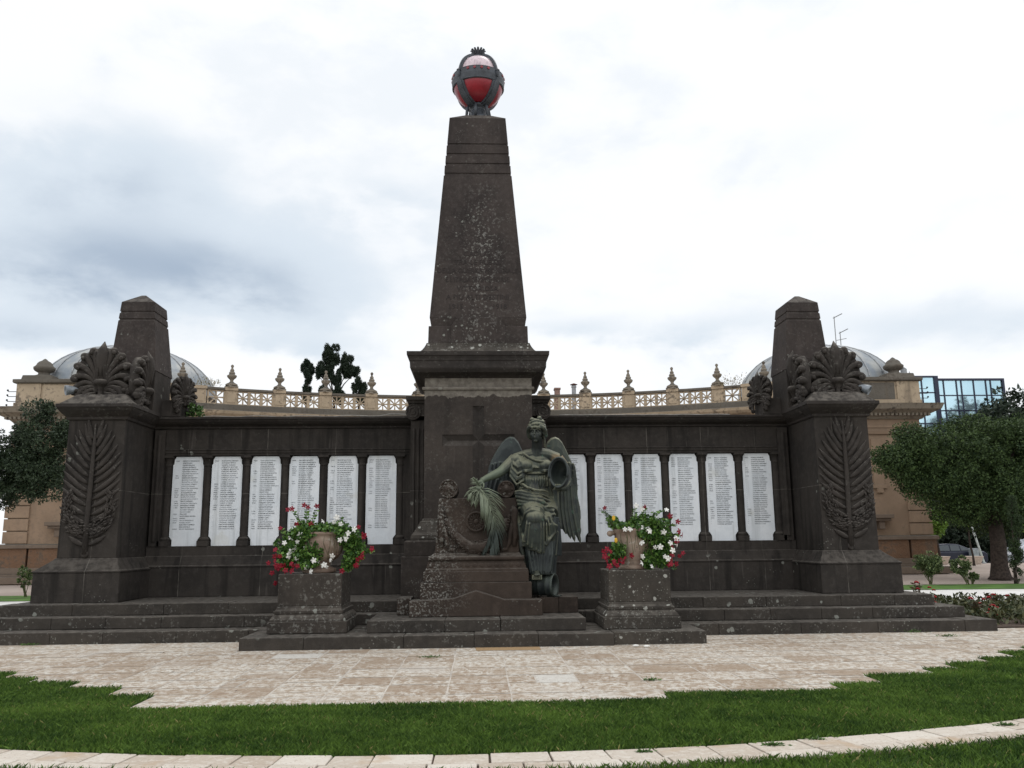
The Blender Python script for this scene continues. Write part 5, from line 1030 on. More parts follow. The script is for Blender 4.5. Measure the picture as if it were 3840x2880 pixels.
# grass
def inpave(x, y):
    r = np.zeros(len(x), bool)
    for y0, y1, xa, xb in rows: r |= (y > y0 - .005) & (y < y1 + .005) & (x > xa - .01) & (x < xb + .01)
    r |= (y > 14.7) & (np.abs(x) < 9.0)
    return r
def grass(n, x0, x1, y0, y1, test, h, w_):
    x = RNG.uniform(x0, x1, n); y = RNG.uniform(y0, y1, n); k = test(x, y); return x[k], y[k]
def test_main(x, y):
    r = np.hypot(x - CRX, y - CRY); return (r < RI + .012) & ~inpave(x, y) & (np.abs(x) < .62 * y + .8) & (y < 15)
def test_low(x, y):
    r = np.hypot(x - CRX, y - CRY); return (r > RO + .005) & (np.abs(x) < .62 * y + .6) & (y > 5.6)
xs = []; yy_ = []
for n, y0, y1, T in ((400000, 6.8, 9.6, test_main), (230000, 9.6, 12.6, test_main), (30000, 12.6, 14.6, test_main), (190000, 5.6, 8.4, test_low)):
    x, y = grass(n, -9.5, 9.5, y0, y1, T, 0, 0); xs.append(x); yy_.append(y)
x = np.concatenate(xs); y = np.concatenate(yy_); n = len(x)
clump = np.array([mnoise.noise(Vector((a * 1.3, b_ * 1.3, 0))) for a, b_ in zip(x[::1], y[::1])]) if n < 1 else np.sin(x * 3.1 + np.sin(y * 2.3) * 1.7) * .5 + np.sin(y * 4.7 + x * 1.9) * .5
h = .034 + .030 * RNG.random(n) + .006 * clump; az = RNG.uniform(0, 2 * np.pi, n); wd = .0019 + .0014 * RNG.random(n); ln = RNG.normal(0, .017, n); la = RNG.uniform(0, 2 * np.pi, n)
wd *= np.clip(y / 8., .9, 1.7)
dx, dy = np.cos(az) * wd, np.sin(az) * wd; lx, ly = np.cos(la) * ln, np.sin(la) * ln
z0 = np.full(n, -.014)
V = np.stack([np.stack([x - dx, y - dy, z0], 1), np.stack([x + dx, y + dy, z0], 1), np.stack([x + dx * .75 + lx * .4, y + dy * .75 + ly * .4, z0 + h * .6], 1), np.stack([x - dx * .2 + lx * 1.6, y - dy * .2 + ly * 1.6, z0 + h], 1)], 1).reshape(-1, 3)
Fc = np.arange(4 * n).reshape(-1, 4)
M_grass = leafmat('grass_blade', (.026, .064, .009), (.145, .245, .038), .6, .25)
pn = np.array([mnoise.noise(Vector((a * .9, b_ * 1.4, 0))) for a, b_ in zip(x, y)]); p5 = np.array([mnoise.noise(Vector((a * 5, b_ * 5, 3))) for a, b_ in zip(x, y)])
tn_ = np.clip(RNG.random(n) ** 1.3 * .75 + .10 + .42 * pn + .30 * p5 + .05 * clump, 0, 1)
k_ = RNG.random(n) < .012 + .03 * (pn > .25); tn_[k_] = 1.6
nt_ = NT(M_grass.node_tree); bs_ = M_grass.node_tree.nodes['Principled BSDF']; src_ = bs_.inputs['Base Color'].links[0].from_socket; at_ = nt_.n('ShaderNodeAttribute', attribute_name='tint').outputs['Fac']
nt_.put(bs_, 'Base Color', nt_.mix(nt_.ramp(at_, 1.1, 1.3), src_, (.30, .26, .10)))
tag(npmesh('lawn_grass', V, Fc, M_grass, None, tn_), 'dense dark green mown grass around the stone paving', 'grass', kind='stuff')
# weeds in the joints
M_weed = leafmat('weed_leaf', (.03, .07, .015), (.10, .19, .04))
for i, (x, y, r, lab) in enumerate(((-.62, 12.45, .11, 'small green weed tuft in a paving joint near the terrace left of centre'), (2.03, 10.2, .075, 'tiny green weed in the paving joint right of centre near the grass'), (2.35, 6.98, .07, 'weed sprouting between ring path stones right of centre'), (2.75, 7.13, .06, 'second weed clump on the ring path stones further right'), (1.32, 6.86, .05, 'small weed on the ring path below the paving centre'), (4.55, 7.52, .07, 'weed sprout between ring path stones near the right frame edge'), (-7.25, 14.7, .12, 'green weed against the lowest step far left'), (7.4, 14.7, .16, 'weed hanging on the lowest step far right'), (7.65, 14.05, .12, 'flat green weed in the pale paving before the right step end'))):
    q = RNG.normal(0, 1, (70, 3)); q[:, 2] = np.abs(q[:, 2]) * .5; P = np.array([x, y, 0.01]) + q * np.array([r, r * .5, r * .35]) * .6
    V, F_ = leafset(P, q, .04, .3, .3); tag(npmesh('weed', V, F_, M_weed, None, RNG.random(70)), lab, 'weed', 'weeds in the paving')
F = random.Random(77)
mb = MB(); 
for k in range(26):
    x, y = F.uniform(-5, 7.5), F.uniform(9.6, 13.6); a = F.uniform(0, 3); s_ = F.uniform(.012, .03)
    mb.add([(x + s_ * math.cos(a), y + s_ * math.sin(a), .008), (x - s_ * .4 * math.sin(a), y + s_ * .4 * math.cos(a), .012), (x - s_ * math.cos(a), y - s_ * math.sin(a), .008), (x + s_ * .4 * math.sin(a), y - s_ * .4 * math.cos(a), .015)], [(0, 1, 2, 3)])
tag(mb.build('leaf_litter', plain('dry_leaf', (.10, .055, .03), .9)), 'few brown dry leaves scattered over the pale paving', 'leaves', kind='stuff')

# flower bed at the right
mb = MB(); A = [(9.05, 15.25), (11.5, 15.22), (13.6, 15.6), (13.6, 20.4), (10.5, 20.2), (8.7, 19.4)]
mb.rings([[(x, y, -.03) for x, y in A], [(x, y, .02) for x, y in A]]); tag(mb.build('flower_bed_soil', M_soil), kind='structure')
from functools import reduce
def inpoly(x, y, A):
    r = np.zeros(len(x), bool)
    for (x0, y0), (x1, y1) in zip(A, A[1:] + A[:1]): r ^= ((y0 > y) != (y1 > y)) & (x < (x1 - x0) * (y - y0) / (y1 - y0 + 1e-9) + x0)
    return r
A = [(9.15, 15.6), (11.5, 15.1), (13.4, 16.1), (13.5, 20.2), (10.5, 20.0), (8.9, 19.2)]
x = RNG.uniform(8.7, 13.6, 9000); y = RNG.uniform(15, 20.4, 9000); k = inpoly(x, y, A); x = x[k]; y = y[k]; n = len(x)
hh = .20 + .12 * (np.sin(x * 2.1) * np.sin(y * 1.7 + 1)) + .04; z = RNG.random(n) * np.clip(hh, .08, .4) + .03
M_bed = leafmat('bed_leaf', (.030, .045, .018), (.11, .11, .045))
V, F_ = leafset(np.stack([x, y, z], 1), np.stack([RNG.normal(0, .5, n), RNG.normal(0, .5, n), np.full(n, .6)], 1), .12, .42, .3)
tag(npmesh('bedding_foliage', V, F_, M_bed, None, RNG.random(len(F_))), 'low dark green bedding foliage right of the steps', 'bedding plants', kind='stuff')
mb = MB()
F = random.Random(15)
def bedplant(x, y, h_, lab):
    o = thing('red_flower_plant', (x, y, .02), lab, 'plant', 'tall flowering plants in the bed'); P = []; N = []; ms = MB()
    for s_ in range(5):
        dx, dy = F.uniform(-.13, .13), F.uniform(-.13, .13); hs = h_ * F.uniform(.7, 1)
        ms.tube([(x, y, 0), (x + dx * .6, y + dy * .6, hs * .6), (x + dx, y + dy, hs)], .006, 5)
        for k in range(13):
            u = .25 + .75 * k / 12; a = F.uniform(0, 6.28); P.append((x + dx * u + .05 * math.cos(a), y + dy * u + .05 * math.sin(a), hs * u)); N.append((math.cos(a), math.sin(a), .25))
    V, F_ = leafset(np.array(P), np.array(N), .13, .30, .2); npmesh('foliage', V, F_, leafmat_bp, o, RNG.random(len(F_))); ms.build('stem', M_stem, o)
leafmat_bp = leafmat('reddish_leaf', (.035, .035, .018), (.12, .075, .04))
BLOOM = None; M_blm = plain('scarlet_bloom', (.30, .008, .014), .6)
for x, y, h_, lab in ((9.15, 19.0, .50, 'tall reddish leafy plant nearest the top step'), (9.9, 19.3, .62, 'tallest dark leafy plant in the flower bed behind the steps'), (10.9, 18.2, .42, 'leafy reddish plant mid-bed before the white path'), (12.2, 18.6, .55, 'leafy plant toward the right of the bed near the path'), (12.9, 17.2, .46, 'low leafy plant at the right frame edge'), (10.1, 17.3, .36, 'short leafy plant behind the lowest step end'),
        (11.6, 17.1, .44, 'red flowering plant in the middle of the bed'), (10.6, 16.2, .34, 'low red flowering plant near the paving'), (9.6, 16.0, .26, 'lowest flowering plant beside the end of the bottom step'), (11.9, 16.0, .34, 'red flowering plant near the paving further right'), (9.2, 17.6, .40, 'red flowering plant beside the middle step end'), (8.75, 19.35, .34, 'small red plant just behind the top step end')):
    k0 = len(bpy.data.objects); bedplant(x, y, h_, lab); par = [o for o in bpy.data.objects if o.name.startswith('red_flower_plant') and abs(o.location.x - x) < .001 and abs(o.location.y - y) < .001][0]
    for k in range(5):
        if BLOOM is None:
            mb = MB()
            for q in range(7): a = q * .9; mb.ell((.025 * math.cos(a), .025 * math.sin(a), .008 * (q % 3)), (.022, .022, .014), 7, 5)
            BLOOM = mb.build('bloom', M_blm, par, loc=(0, 0, 0)); q = BLOOM
        else: q = copy(BLOOM, par)
        q.location = (F.uniform(-.3, .3), F.uniform(-.3, .3), h_ * F.uniform(.45, .95)); q.scale = (F.uniform(.7, 1.25),) * 3

# ------------------------------------------------------------------ shrubs and trees
M_oak = leafmat('holm_oak_leaf', (.012, .026, .011), (.085, .130, .040), .6, .2)
M_oakl = leafmat('holm_oak_leaf_left', (.014, .026, .014), (.055, .080, .038), .5, .3)
M_bark = plain('dark_bark', (.045, .034, .028), .95, var=.4, vscale=12, bumpy=.6)
M_shrub = leafmat('shrub_leaf', (.035, .060, .022), (.22, .27, .11), .5)
M_cyp = leafmat('cypress_leaf', (.018, .034, .014), (.055, .085, .030), .6)
M_far = leafmat('far_tree_leaf', (.014, .026, .016), (.035, .052, .028), .6)
M_lime = leafmat('lime_leaf', (.10, .19, .03), (.24, .40, .07), .5)
def crownpts(clumps, n, rng, shell=.55):
    P = []; N = []
    tot = sum(r[0] * r[1] * r[2] for _, r in clumps) ** 1
    for c_, r in clumps:
        k = max(20, int(n * (r[0] * r[1] * r[2]) ** .667 / sum((q[0] * q[1] * q[2]) ** .667 for _, q in clumps)))
        q = rng.normal(0, 1, (k, 3)); q /= np.linalg.norm(q, axis=1)[:, None]
        rr = rng.uniform(shell, 1.05, (k, 1)); P.append(np.array(c_) + q * rr * np.array(r)); N.append(q)
    return np.concatenate(P), np.concatenate(N)
def clumpfill(c, r, n, s0, s1, rng, flat=.8):
    out = []
    for _ in range(n // 2 if flat < 1 else 0):
        q = rng.normal(0, 1, 3); q /= np.linalg.norm(q); s_ = s0 * rng.uniform(.35, .7); out.append((np.array(c) + q * rng.uniform(.95, 1.22) * np.array(r), np.array([s_, s_, s_ * .8])))
    for _ in range(n):
        q = rng.normal(0, 1, 3); q /= np.linalg.norm(q); u = rng.uniform(.45, 1.) 
        s_ = rng.uniform(s0, s1); out.append((np.array(c) + q * u * np.array(r), np.array([s_, s_, s_ * flat])))
    return out
def limbs(mb, base, top, r0, cl, rng, k=7):
    base = Vector(base); top = Vector(top); mid = base.lerp(top, .5) + Vector((rng.normal(0, .06), rng.normal(0, .06), 0))
    mb.tube([base, base + Vector((0, 0, .12)), base + Vector((0, 0, .5)), mid, top], [r0 * 1.7, r0 * 1.35, r0 * 1.08, r0, r0 * .8], 14)
    for i in range(k):
        c_ = Vector(cl[rng.integers(len(cl))][0]); m_ = top.lerp(c_, .5) + Vector((0, 0, .15)); mb.tube([top - Vector((0, 0, .1)), m_, c_], [r0 * .5, r0 * .3, r0 * .08], 8)
def tree(name, label, cat, base, crown, n, size, mat, r0, group=None, nleafclump=60, s0=.5, s1=1., trunk_top=None, seed=1, asp=.5, dr=.1, bark=None, up=.0, flat=.8):
    rng = np.random.default_rng(seed); o = thing(name, base, label, cat, group)
    cl = []
    for c_, r, w_ in crown: cl += clumpfill(c_, r, int(nleafclump * w_), s0, s1, rng, flat)
    P, N = crownpts(cl, n, rng); N = N + np.array([0, 0, up])
    V, F_ = leafset(P, N, size, asp, .55, dr, rng)
    tn = np.clip(rng.random(len(F_)) ** 2 * .6 + .5 * np.repeat(rng.random(len(F_) // 40 + 1), 40)[:len(F_)], 0, 1)
    npmesh('crown', V, F_, mat, o, tn)
    mb = MB(); limbs(mb, base, trunk_top or (base[0], base[1], crown[0][0][2] - crown[0][1][2] * .4), r0, cl, rng); mb.build('trunk', bark or M_bark, o, smooth=True)
    return o
tree('oak_tree', 'broad leafy evergreen tree with dark trunk standing right of the sandstone pavilion', 'tree', (19.45, 31.8, 0), [((17.3, 31, 4.55), (2.4, 1.7, 1.1), 1.1), ((18.3, 31, 5.35), (.9, .9, .5), .25), ((20.0, 31, 5.5), (.7, .8, .45), .2), ((15.9, 30.8, 5.1), (.6, .7, .4), .15), ((16.0, 30.6, 3.55), (.6, .7, .4), .15), ((20.5, 31.5, 4.7), (2.3, 1.8, 1.2), 1.2), ((19.3, 31.2, 3.15), (2.2, 1.5, .95), 1.1), ((15.7, 30.6, 4.4), (1.1, 1.1, .75), .5), ((16.9, 30.8, 3.6), (1.1, 1.0, .5), .4), ((17.9, 31.0, 2.75), (.9, .9, .55), .3), ((20.6, 31.0, 2.75), (1.2, .9, .6), .4)], 120000, .095, M_oak, .27, 'trees around the memorial', 78, .26, .60, (19.4, 31.7, 2.6), 3)
tree('oak_tree', 'second evergreen tree behind the dark trunk at the right frame edge', 'tree', (22.8, 34, 0), [((22.8, 34, 4.9), (2.4, 2, 1.6), 1.3), ((21.4, 34, 2.9), (3.0, 1.6, 1.0), .9)], 40000, .12, M_oak, .22, 'trees around the memorial', 60, .4, .8, (22.8, 34, 2.6), 5)
tree('oak_tree', 'dark evergreen tree overhanging the left frame edge before the pavilion', 'tree', (-16.6, 27.2, 0), [((-15.3, 27.2, 4.1), (1.9, 1.5, 1.1), 1.3), ((-13.6, 27.3, 4.8), (.9, .9, .75), .4), ((-13.5, 27.2, 3.7), (.9, .8, .6), .4), ((-17, 27.2, 4.2), (2, 1.6, 1.3), 1.), ((-13.75, 27.3, 5.75), (.22, .3, .40), .12), ((-15.0, 27.2, 3.1), (1.6, 1., .4), .4), ((-12.9, 27.4, 5.2), (.35, .4, .35), .15)], 84000, .085, M_oakl, .22, 'trees around the memorial', 66, .20, .48, (-16.6, 27.2, 2.8), 8)
tree('cypress_tree', 'thin young columnar cypress beside the dark tree trunk', 'cypress', (18.25, 29, 0), [((18.35, 29, .9), (.16, .16, .75), .5), ((18.45, 29, 2.2), (.16, .16, .8), .5)], 9000, .07, M_cyp, .04, None, 60, .10, .17, (18.3, 29, .5), 9, .3, -.6)
def shrub(x, y, h_, w_, lab, seed, lean=0, n=900):
    rng = np.random.default_rng(seed); o = thing('garden_shrub', (x, y, 0), lab, 'shrub', 'young shrubs on the lawn strip'); cl = clumpfill((x + lean, y, h_ * .62), (w_ * .75, w_ * .6, h_ * .32), 26, w_ * .2, w_ * .36, rng)
    P, N = crownpts(cl, n, rng, .2); V, F_ = leafset(P, N, .075, .5, .5, 0, rng); npmesh('foliage', V, F_, M_shrub, o, rng.random(len(F_)) ** 1.6)
    mb = MB()
    for k in range(9): c_ = cl[rng.integers(len(cl))][0]; mb.tube([(x + rng.normal(0, .03), y, 0), (x + (c_[0] - x) * .5, y, h_ * .3), tuple(c_)], [.014, .01, .004], 5)
    mb.build('stems', M_stem, o)
shrub(15.4, 29.2, 1.08, .62, 'round leafy young shrub directly before the pavilion corner', 1, 0, 5200)
shrub(16.55, 28.9, .98, .38, 'open leaning young shrub in front of the planter benches', 2, -.22, 2600); shrub(16.75, 29.0, .42, .22, 'lower side shoot shrub right of the leaning shrub', 3, .05, 500)
shrub(-14.3, 28.4, 1.0, .28, 'sparse young shrub beside the left pylon', 4, -.10, 800)
for i, (x, y, zc, rx, rz, lab) in enumerate(((27, 64, 3.4, 5, 3.4, 'dark tree mass behind the parked sedan'), (35, 66, 3.6, 5.5, 3.6, 'dark tree behind the parked silver van'), (43, 68, 4.5, 6, 4.5, 'dark tree at the far right behind the cars'), (31, 70, 5.2, 5, 3.6, 'dark tree rising between the far trees'), (46.5, 72, 9.0, 4.5, 5, 'tall dark tree right of the glass building'))):
    tree('far_tree', lab, 'tree', (x, y, -.28), [((x, y, zc), (rx, 3, rz), 1.)], 12000, .42, M_far, .3, 'dark trees beyond the road', 46, 1.0, 2.0, (x, y, zc), 20 + i)
tree('lime_tree', 'bright lime green small tree beside the pavilion corner', 'tree', (24.6, 45.5, 0), [((24.5, 45.5, 2.4), (.55, .6, 1.0), 1)], 5000, .14, M_lime, .07, 'young trees near the road', 20, .25, .5, (24.5, 45.5, 1.6), 31)
tree('lime_tree', 'slender young tree with thin pale trunk near the cars', 'tree', (27.0, 46.5, 0), [((26.9, 46.5, 2.75), (.65, .6, .45), 1)], 3200, .14, M_lime, .05, 'young trees near the road', 20, .25, .5, (26.9, 46.5, 2.5), 32)
tree('lime_tree', 'yellow green young tree behind the cypress', 'tree', (30.3, 46.5, 0), [((30.2, 46.5, 2.6), (.55, .5, .7), 1)], 3200, .14, M_lime, .06, 'young trees near the road', 20, .25, .5, (30.2, 46.5, 2.5), 33)
for i, (x, y, lab) in enumerate(((27.5, 60, 'dark low hedge tree just beyond the sedan'), (31.5, 60.5, 'dark low hedge tree behind the utility cabinet'), (36, 61, 'dark low hedge tree behind the silver minivan'))):
    tree('hedge_tree', lab, 'tree', (x, y, -.28), [((x, y, 2.1), (2.6, 1.5, 2.3), 1.)], 9000, .30, M_far, .15, 'dark hedge trees beyond the road', 34, .6, 1.2, (x, y, 1.8), 60 + i)
pines = ((-15.1, [((-15.0, 75, 16.6), (.55, .6, 1.1), .8), ((-15.3, 75, 14.8), (.5, .5, 1.0), .5)], 'narrow dark pine left of the tall pine above the balustrade'),
         (-12.9, [((-13.0, 75, 18.0), (.75, .7, 1.1), 1.), ((-13.6, 75, 16.6), (.9, .7, .7), .7), ((-12.7, 75, 16.2), (.9, .7, 1.4), 1.), ((-11.7, 75, 17.2), (.6, .6, 1.1), .8), ((-11.2, 75, 16.5), (.8, .5, .35), .5), ((-12.3, 75, 14.5), (.6, .6, 1.2), .6), ((-13.6, 75, 14.6), (.4, .5, .9), .4)], 'tall ragged dark pine above the balustrade'),
         (-10.5, [((-10.5, 75, 15.1), (.7, .6, .75), .7), ((-10.2, 75, 14.2), (.5, .5, .6), .4)], 'small dark pine right of the tall pine'))
for i, (x, cr, lab) in enumerate(pines):
    tree('pine_tree', lab, 'pine', (x + (1 if i == 1 else 0) * .2, 75, -.28), cr, (9000, 24000, 5000)[i], .26, M_far, .16, 'dark pines behind the balustrade', 26, .13, .26, (x + .2 * (i == 1), 75, 14.2), 40 + i, .22, -.1, None, .7, 1.9)
# ivy on the left wall end
rng = np.random.default_rng(3); cl = clumpfill((-5.85, 17.9, 4.35), (.22, .15, .16), 9, .07, .13, rng); P, N = crownpts(cl, 260, rng, .2); P2 = np.array([[-6.0 + .05 * k, 17.8, 4.6 - .02 * k] for k in range(6)])
V, F_ = leafset(P, N, .075, .7, .5, 0, rng); tag(npmesh('ivy_plant', V, F_, leafmat('ivy_leaf', (.03, .07, .02), (.09, .17, .04)), None, rng.random(len(F_))), 'green ivy tuft growing on the left wing wall beside the pylon', 'ivy')

# ------------------------------------------------------------------ sandstone building behind
def sand(name, base, dirt=.6, rough_b=.3, topdirt=True):
    m, t, b = newmat(name, .9, .2); g = t.n('ShaderNodeNewGeometry'); pos = g.outputs['Position']
    n1 = t.noise(pos, .8, 5); n2 = t.noise(pos, 6, 6, .65); sn = t.n('ShaderNodeSeparateXYZ'); t.put(sn, 0, g.outputs['Normal'])
    c = t.mix(t.ramp(n1, .3, .7), [q * .85 for q in base], [q * 1.15 for q in base])
    c = t.mix(t.ramp(t.math('ADD', t.math('MULTIPLY', n2, .6), t.math('MULTIPLY', n1, .4)), .51, .62, 0, dirt), c, (.10, .085, .07))
    c = t.mix(t.ramp(t.noise(t.vmath('MULTIPLY', pos, (3, 3, .35)), 1, 5), .55, .7, 0, dirt * .7), c, (.13, .105, .08))
    c = t.mix(t.math('MULTIPLY', t.ramp(sn.outputs[2], .3, .8), .8), c, (.11, .10, .085))
    t.put(b, 'Base Color', c); bump(t, b, n2, rough_b, .05); return m
M_sand = sand('sandstone_pale', (.41, .325, .23), .75); M_sdirt = sand('sandstone_stained', (.25, .215, .17), 1., .6); M_plas = sand('ochre_plaster', (.275, .195, .135), .22, .15)
M_stain = sand('blackened_coping', (.135, .12, .10), .9, .7); M_rust = sand('rough_rubble_stone', (.17, .10, .062), .7, 1.); M_base = sand('grey_base_stone', (.17, .13, .10), .3)
m, t, b = newmat('zinc_dome', .5, .4, .1); g = t.n('ShaderNodeTexCoord').outputs['Object']
c = t.mix(t.ramp(t.noise(g, 1.2, 5), .35, .65), (.22, .25, .28), (.36, .365, .35)); t.put(b, 'Base Color', c); bump(t, b, t.noise(g, 1.5, 3), .5, .15); M_zinc = m
M_rib = plain('dome_rib', (.33, .34, .35), .5, .4, var=.2)
bd = thing('exedra_building', (0, 42, 0), 'ochre sandstone building with curved balustrade and two domed pavilions behind the memorial', 'building')
def finial(mb, c, s_, kind=0):
    if kind == 0: mb.lathe(c, [(r * s_, z * s_) for r, z in ((.30, 0), (.30, .06), (.24, .10), (.16, .14), (.09, .20), (.08, .26), (.12, .33), (.20, .40), (.24, .47), (.24, .52), (.17, .56), (.13, .60), (.16, .64), (.13, .70), (.09, .74), (.11, .79), (.07, .86), (.04, .92), (.075, .98), (.075, 1.04), (.02, 1.09))], 16)
    else: mb.lathe(c, [(r * s_, z * s_) for r, z in ((.42, 0), (.42, .08), (.30, .12), (.27, .22), (.31, .25), (.45, .33), (.52, .42), (.53, .52), (.45, .58), (.40, .64), (.36, .74), (.28, .82), (.14, .90), (.10, .95), (.03, 1.0))], 22)
BC = Vector((0, 13.6, 0)); BR = 28.8
def bp(a, r=BR): return (BC.x + r * math.sin(a), BC.y + r * math.cos(a))
# curved wall behind, seen under and beside the balustrade
def ringwall(name, prof, a0, a1, mat, n=40, parent=bd):
    mb = MB(); rs = []
    for k in range(n + 1):
        a = a0 + (a1 - a0) * k / n; rs.append([(*bp(a, r), z) for r, z in prof])
    mb.rings(rs); return mb.build(name, mat, parent)
AM = R(27.0)
ringwall('curved_wall', [(BR, 0), (BR + 1, 0), (BR + 1, 7.1), (BR, 7.1)], -AM, AM, M_plas)
ringwall('curved_cornice', [(BR, 7.1), (BR - .15, 7.15), (BR - .2, 7.3), (BR - .45, 7.38), (BR - .6, 7.5), (BR - .65, 7.62), (BR - .2, 7.72), (BR + 1.2, 7.72), (BR + 1.2, 7.1)], -AM, AM, M_sand)
ringwall('balustrade_base', [(BR - .16, 7.72), (BR - .16, 7.95), (BR - .1, 7.99), (BR + .2, 7.99), (BR + .2, 7.72)], -AM, AM, M_stain)
ringwall('balustrade_rail', [(BR - .10, 8.64), (BR - .14, 8.67), (BR - .14, 8.77), (BR + .16, 8.77), (BR + .16, 8.64)], -AM, AM, M_stain)
def solveang(sx_):  # image x/Y ratio of pier -> angle
    a = 0.
    for _ in range(30): x, y = bp(a); a += (sx_ * y - x) / (BR * 1.0) * .9
    return a
PR = [solveang(q) for q in (-.289, -.233, -.179, -.125, -.070, -.0215, .0295, .079, .129, .181, .234, .289)]
PRP = MB(); w_ = .95
def openpanel(a0, a1, parent):
    """pierced panel with an eight-rayed star in a square frame"""
    x0, y0 = bp(a0); x1, y1 = bp(a1); e = Vector((x1 - x0, y1 - y0, 0)); L = e.length; e.normalize(); nrm_ = Vector((e.y, -e.x, 0)); o = Vector((x0, y0, 0)); z0, z1 = 7.99, 8.64; zc = (z0 + z1) / 2; mb = MB()
    def B(u0, u1, za, zb, d0=-.07, d1=.09):
        rg = [[o + e * u0 + nrm_ * -d0 + Vector((0, 0, z)), o + e * u1 + nrm_ * -d0 + Vector((0, 0, z)), o + e * u1 + nrm_ * -d1 + Vector((0, 0, z)), o + e * u0 + nrm_ * -d1 + Vector((0, 0, z))] for z in (za, zb)]; mb.rings(rg)
    B(0, .07, z0, z1); B(L - .07, L, z0, z1); B(.07, L - .07, z0, z0 + .045); B(.07, L - .07, z1 - .045, z1)
    c_ = o + e * (L / 2) + Vector((0, 0, zc)); hw_ = L / 2 - .07; hh_ = (z1 - z0) / 2 - .045
    for k in range(8):
        a = k * math.pi / 4; s_ = min(hw_ / max(abs(math.cos(a)), 1e-3), hh_ / max(abs(math.sin(a)), 1e-3))
        d_ = e * math.cos(a) + Vector((0, 0, math.sin(a))); sd = e * -math.sin(a) + Vector((0, 0, math.cos(a)))
        mb.rings([[c_ + d_ * (.02) + sd * .018 + nrm_ * q for q in (.05, -.05)] + [c_ + d_ * .02 - sd * .018 + nrm_ * q for q in (-.05, .05)], [c_ + d_ * s_ + sd * .034 + nrm_ * q for q in (.05, -.05)] + [c_ + d_ * s_ - sd * .034 + nrm_ * q for q in (-.05, .05)]])
    mb.ell(c_, (.09, .09, .09), 10, 6); mb.build('pierced_panel', M_sand, parent)
def solidpanel(a0, a1, nm='balustrade_pier'):
    mb = MB(); q = []
    for k in range(3): a = a0 + (a1 - a0) * k / 2; q.append([(*bp(a, BR - .11), 7.99), (*bp(a, BR - .11), 8.64), (*bp(a, BR + .13), 8.64), (*bp(a, BR + .13), 7.99)])
    mb.rings(q); am = (a0 + a1) / 2; d_ = (a1 - a0) * .36; mb.rings([[(*bp(am - d_, BR - .135), z), (*bp(am + d_, BR - .135), z), (*bp(am + d_, BR - .10), z), (*bp(am - d_, BR - .10), z)] for z in (8.08, 8.56)])
    mb.rings([[(*bp(a0 - .001, BR - .17), z), (*bp(a1 + .001, BR - .17), z), (*bp(a1 + .001, BR + .18), z), (*bp(a0 - .001, BR + .18), z)] for z in (8.655, 8.80)]); mb.build(nm, M_sand, bd)
for a in PR:
    solidpanel(a - .0092, a + .0092)
    mb = MB(); x, y = bp(a, BR); mb.lathe((x, y, 8.80), [(.33, 0), (.33, .06), (.26, .12), (.22, .14)], 4); finial(mb, (x, y, 8.90), .93); mb.build('finial', M_sdirt, bd, smooth=False)
for a, b_ in zip(PR[:-1], PR[1:]):
    s0, s1 = a + .0092, b_ - .0092; n_ = 3
    for k in range(n_): openpanel(s0 + (s1 - s0) * k / n_, s0 + (s1 - s0) * (k + 1) / n_, bd)
for s_, a in ((-1, PR[0]), (1, PR[-1])):
    q = sorted((a + s_ * .0092, a + s_ * .037)); openpanel(q[0], q[1], bd); q = sorted((a + s_ * .039, a + s_ * .062)); solidpanel(*q); q = sorted((a + s_ * .063, a + s_ * .11)); solidpanel(*q)
    mb = MB(); x, y = bp(a + s_ * .076, BR); finial(mb, (x, y, 8.80), .95); mb.build('finial', M_sdirt, bd)
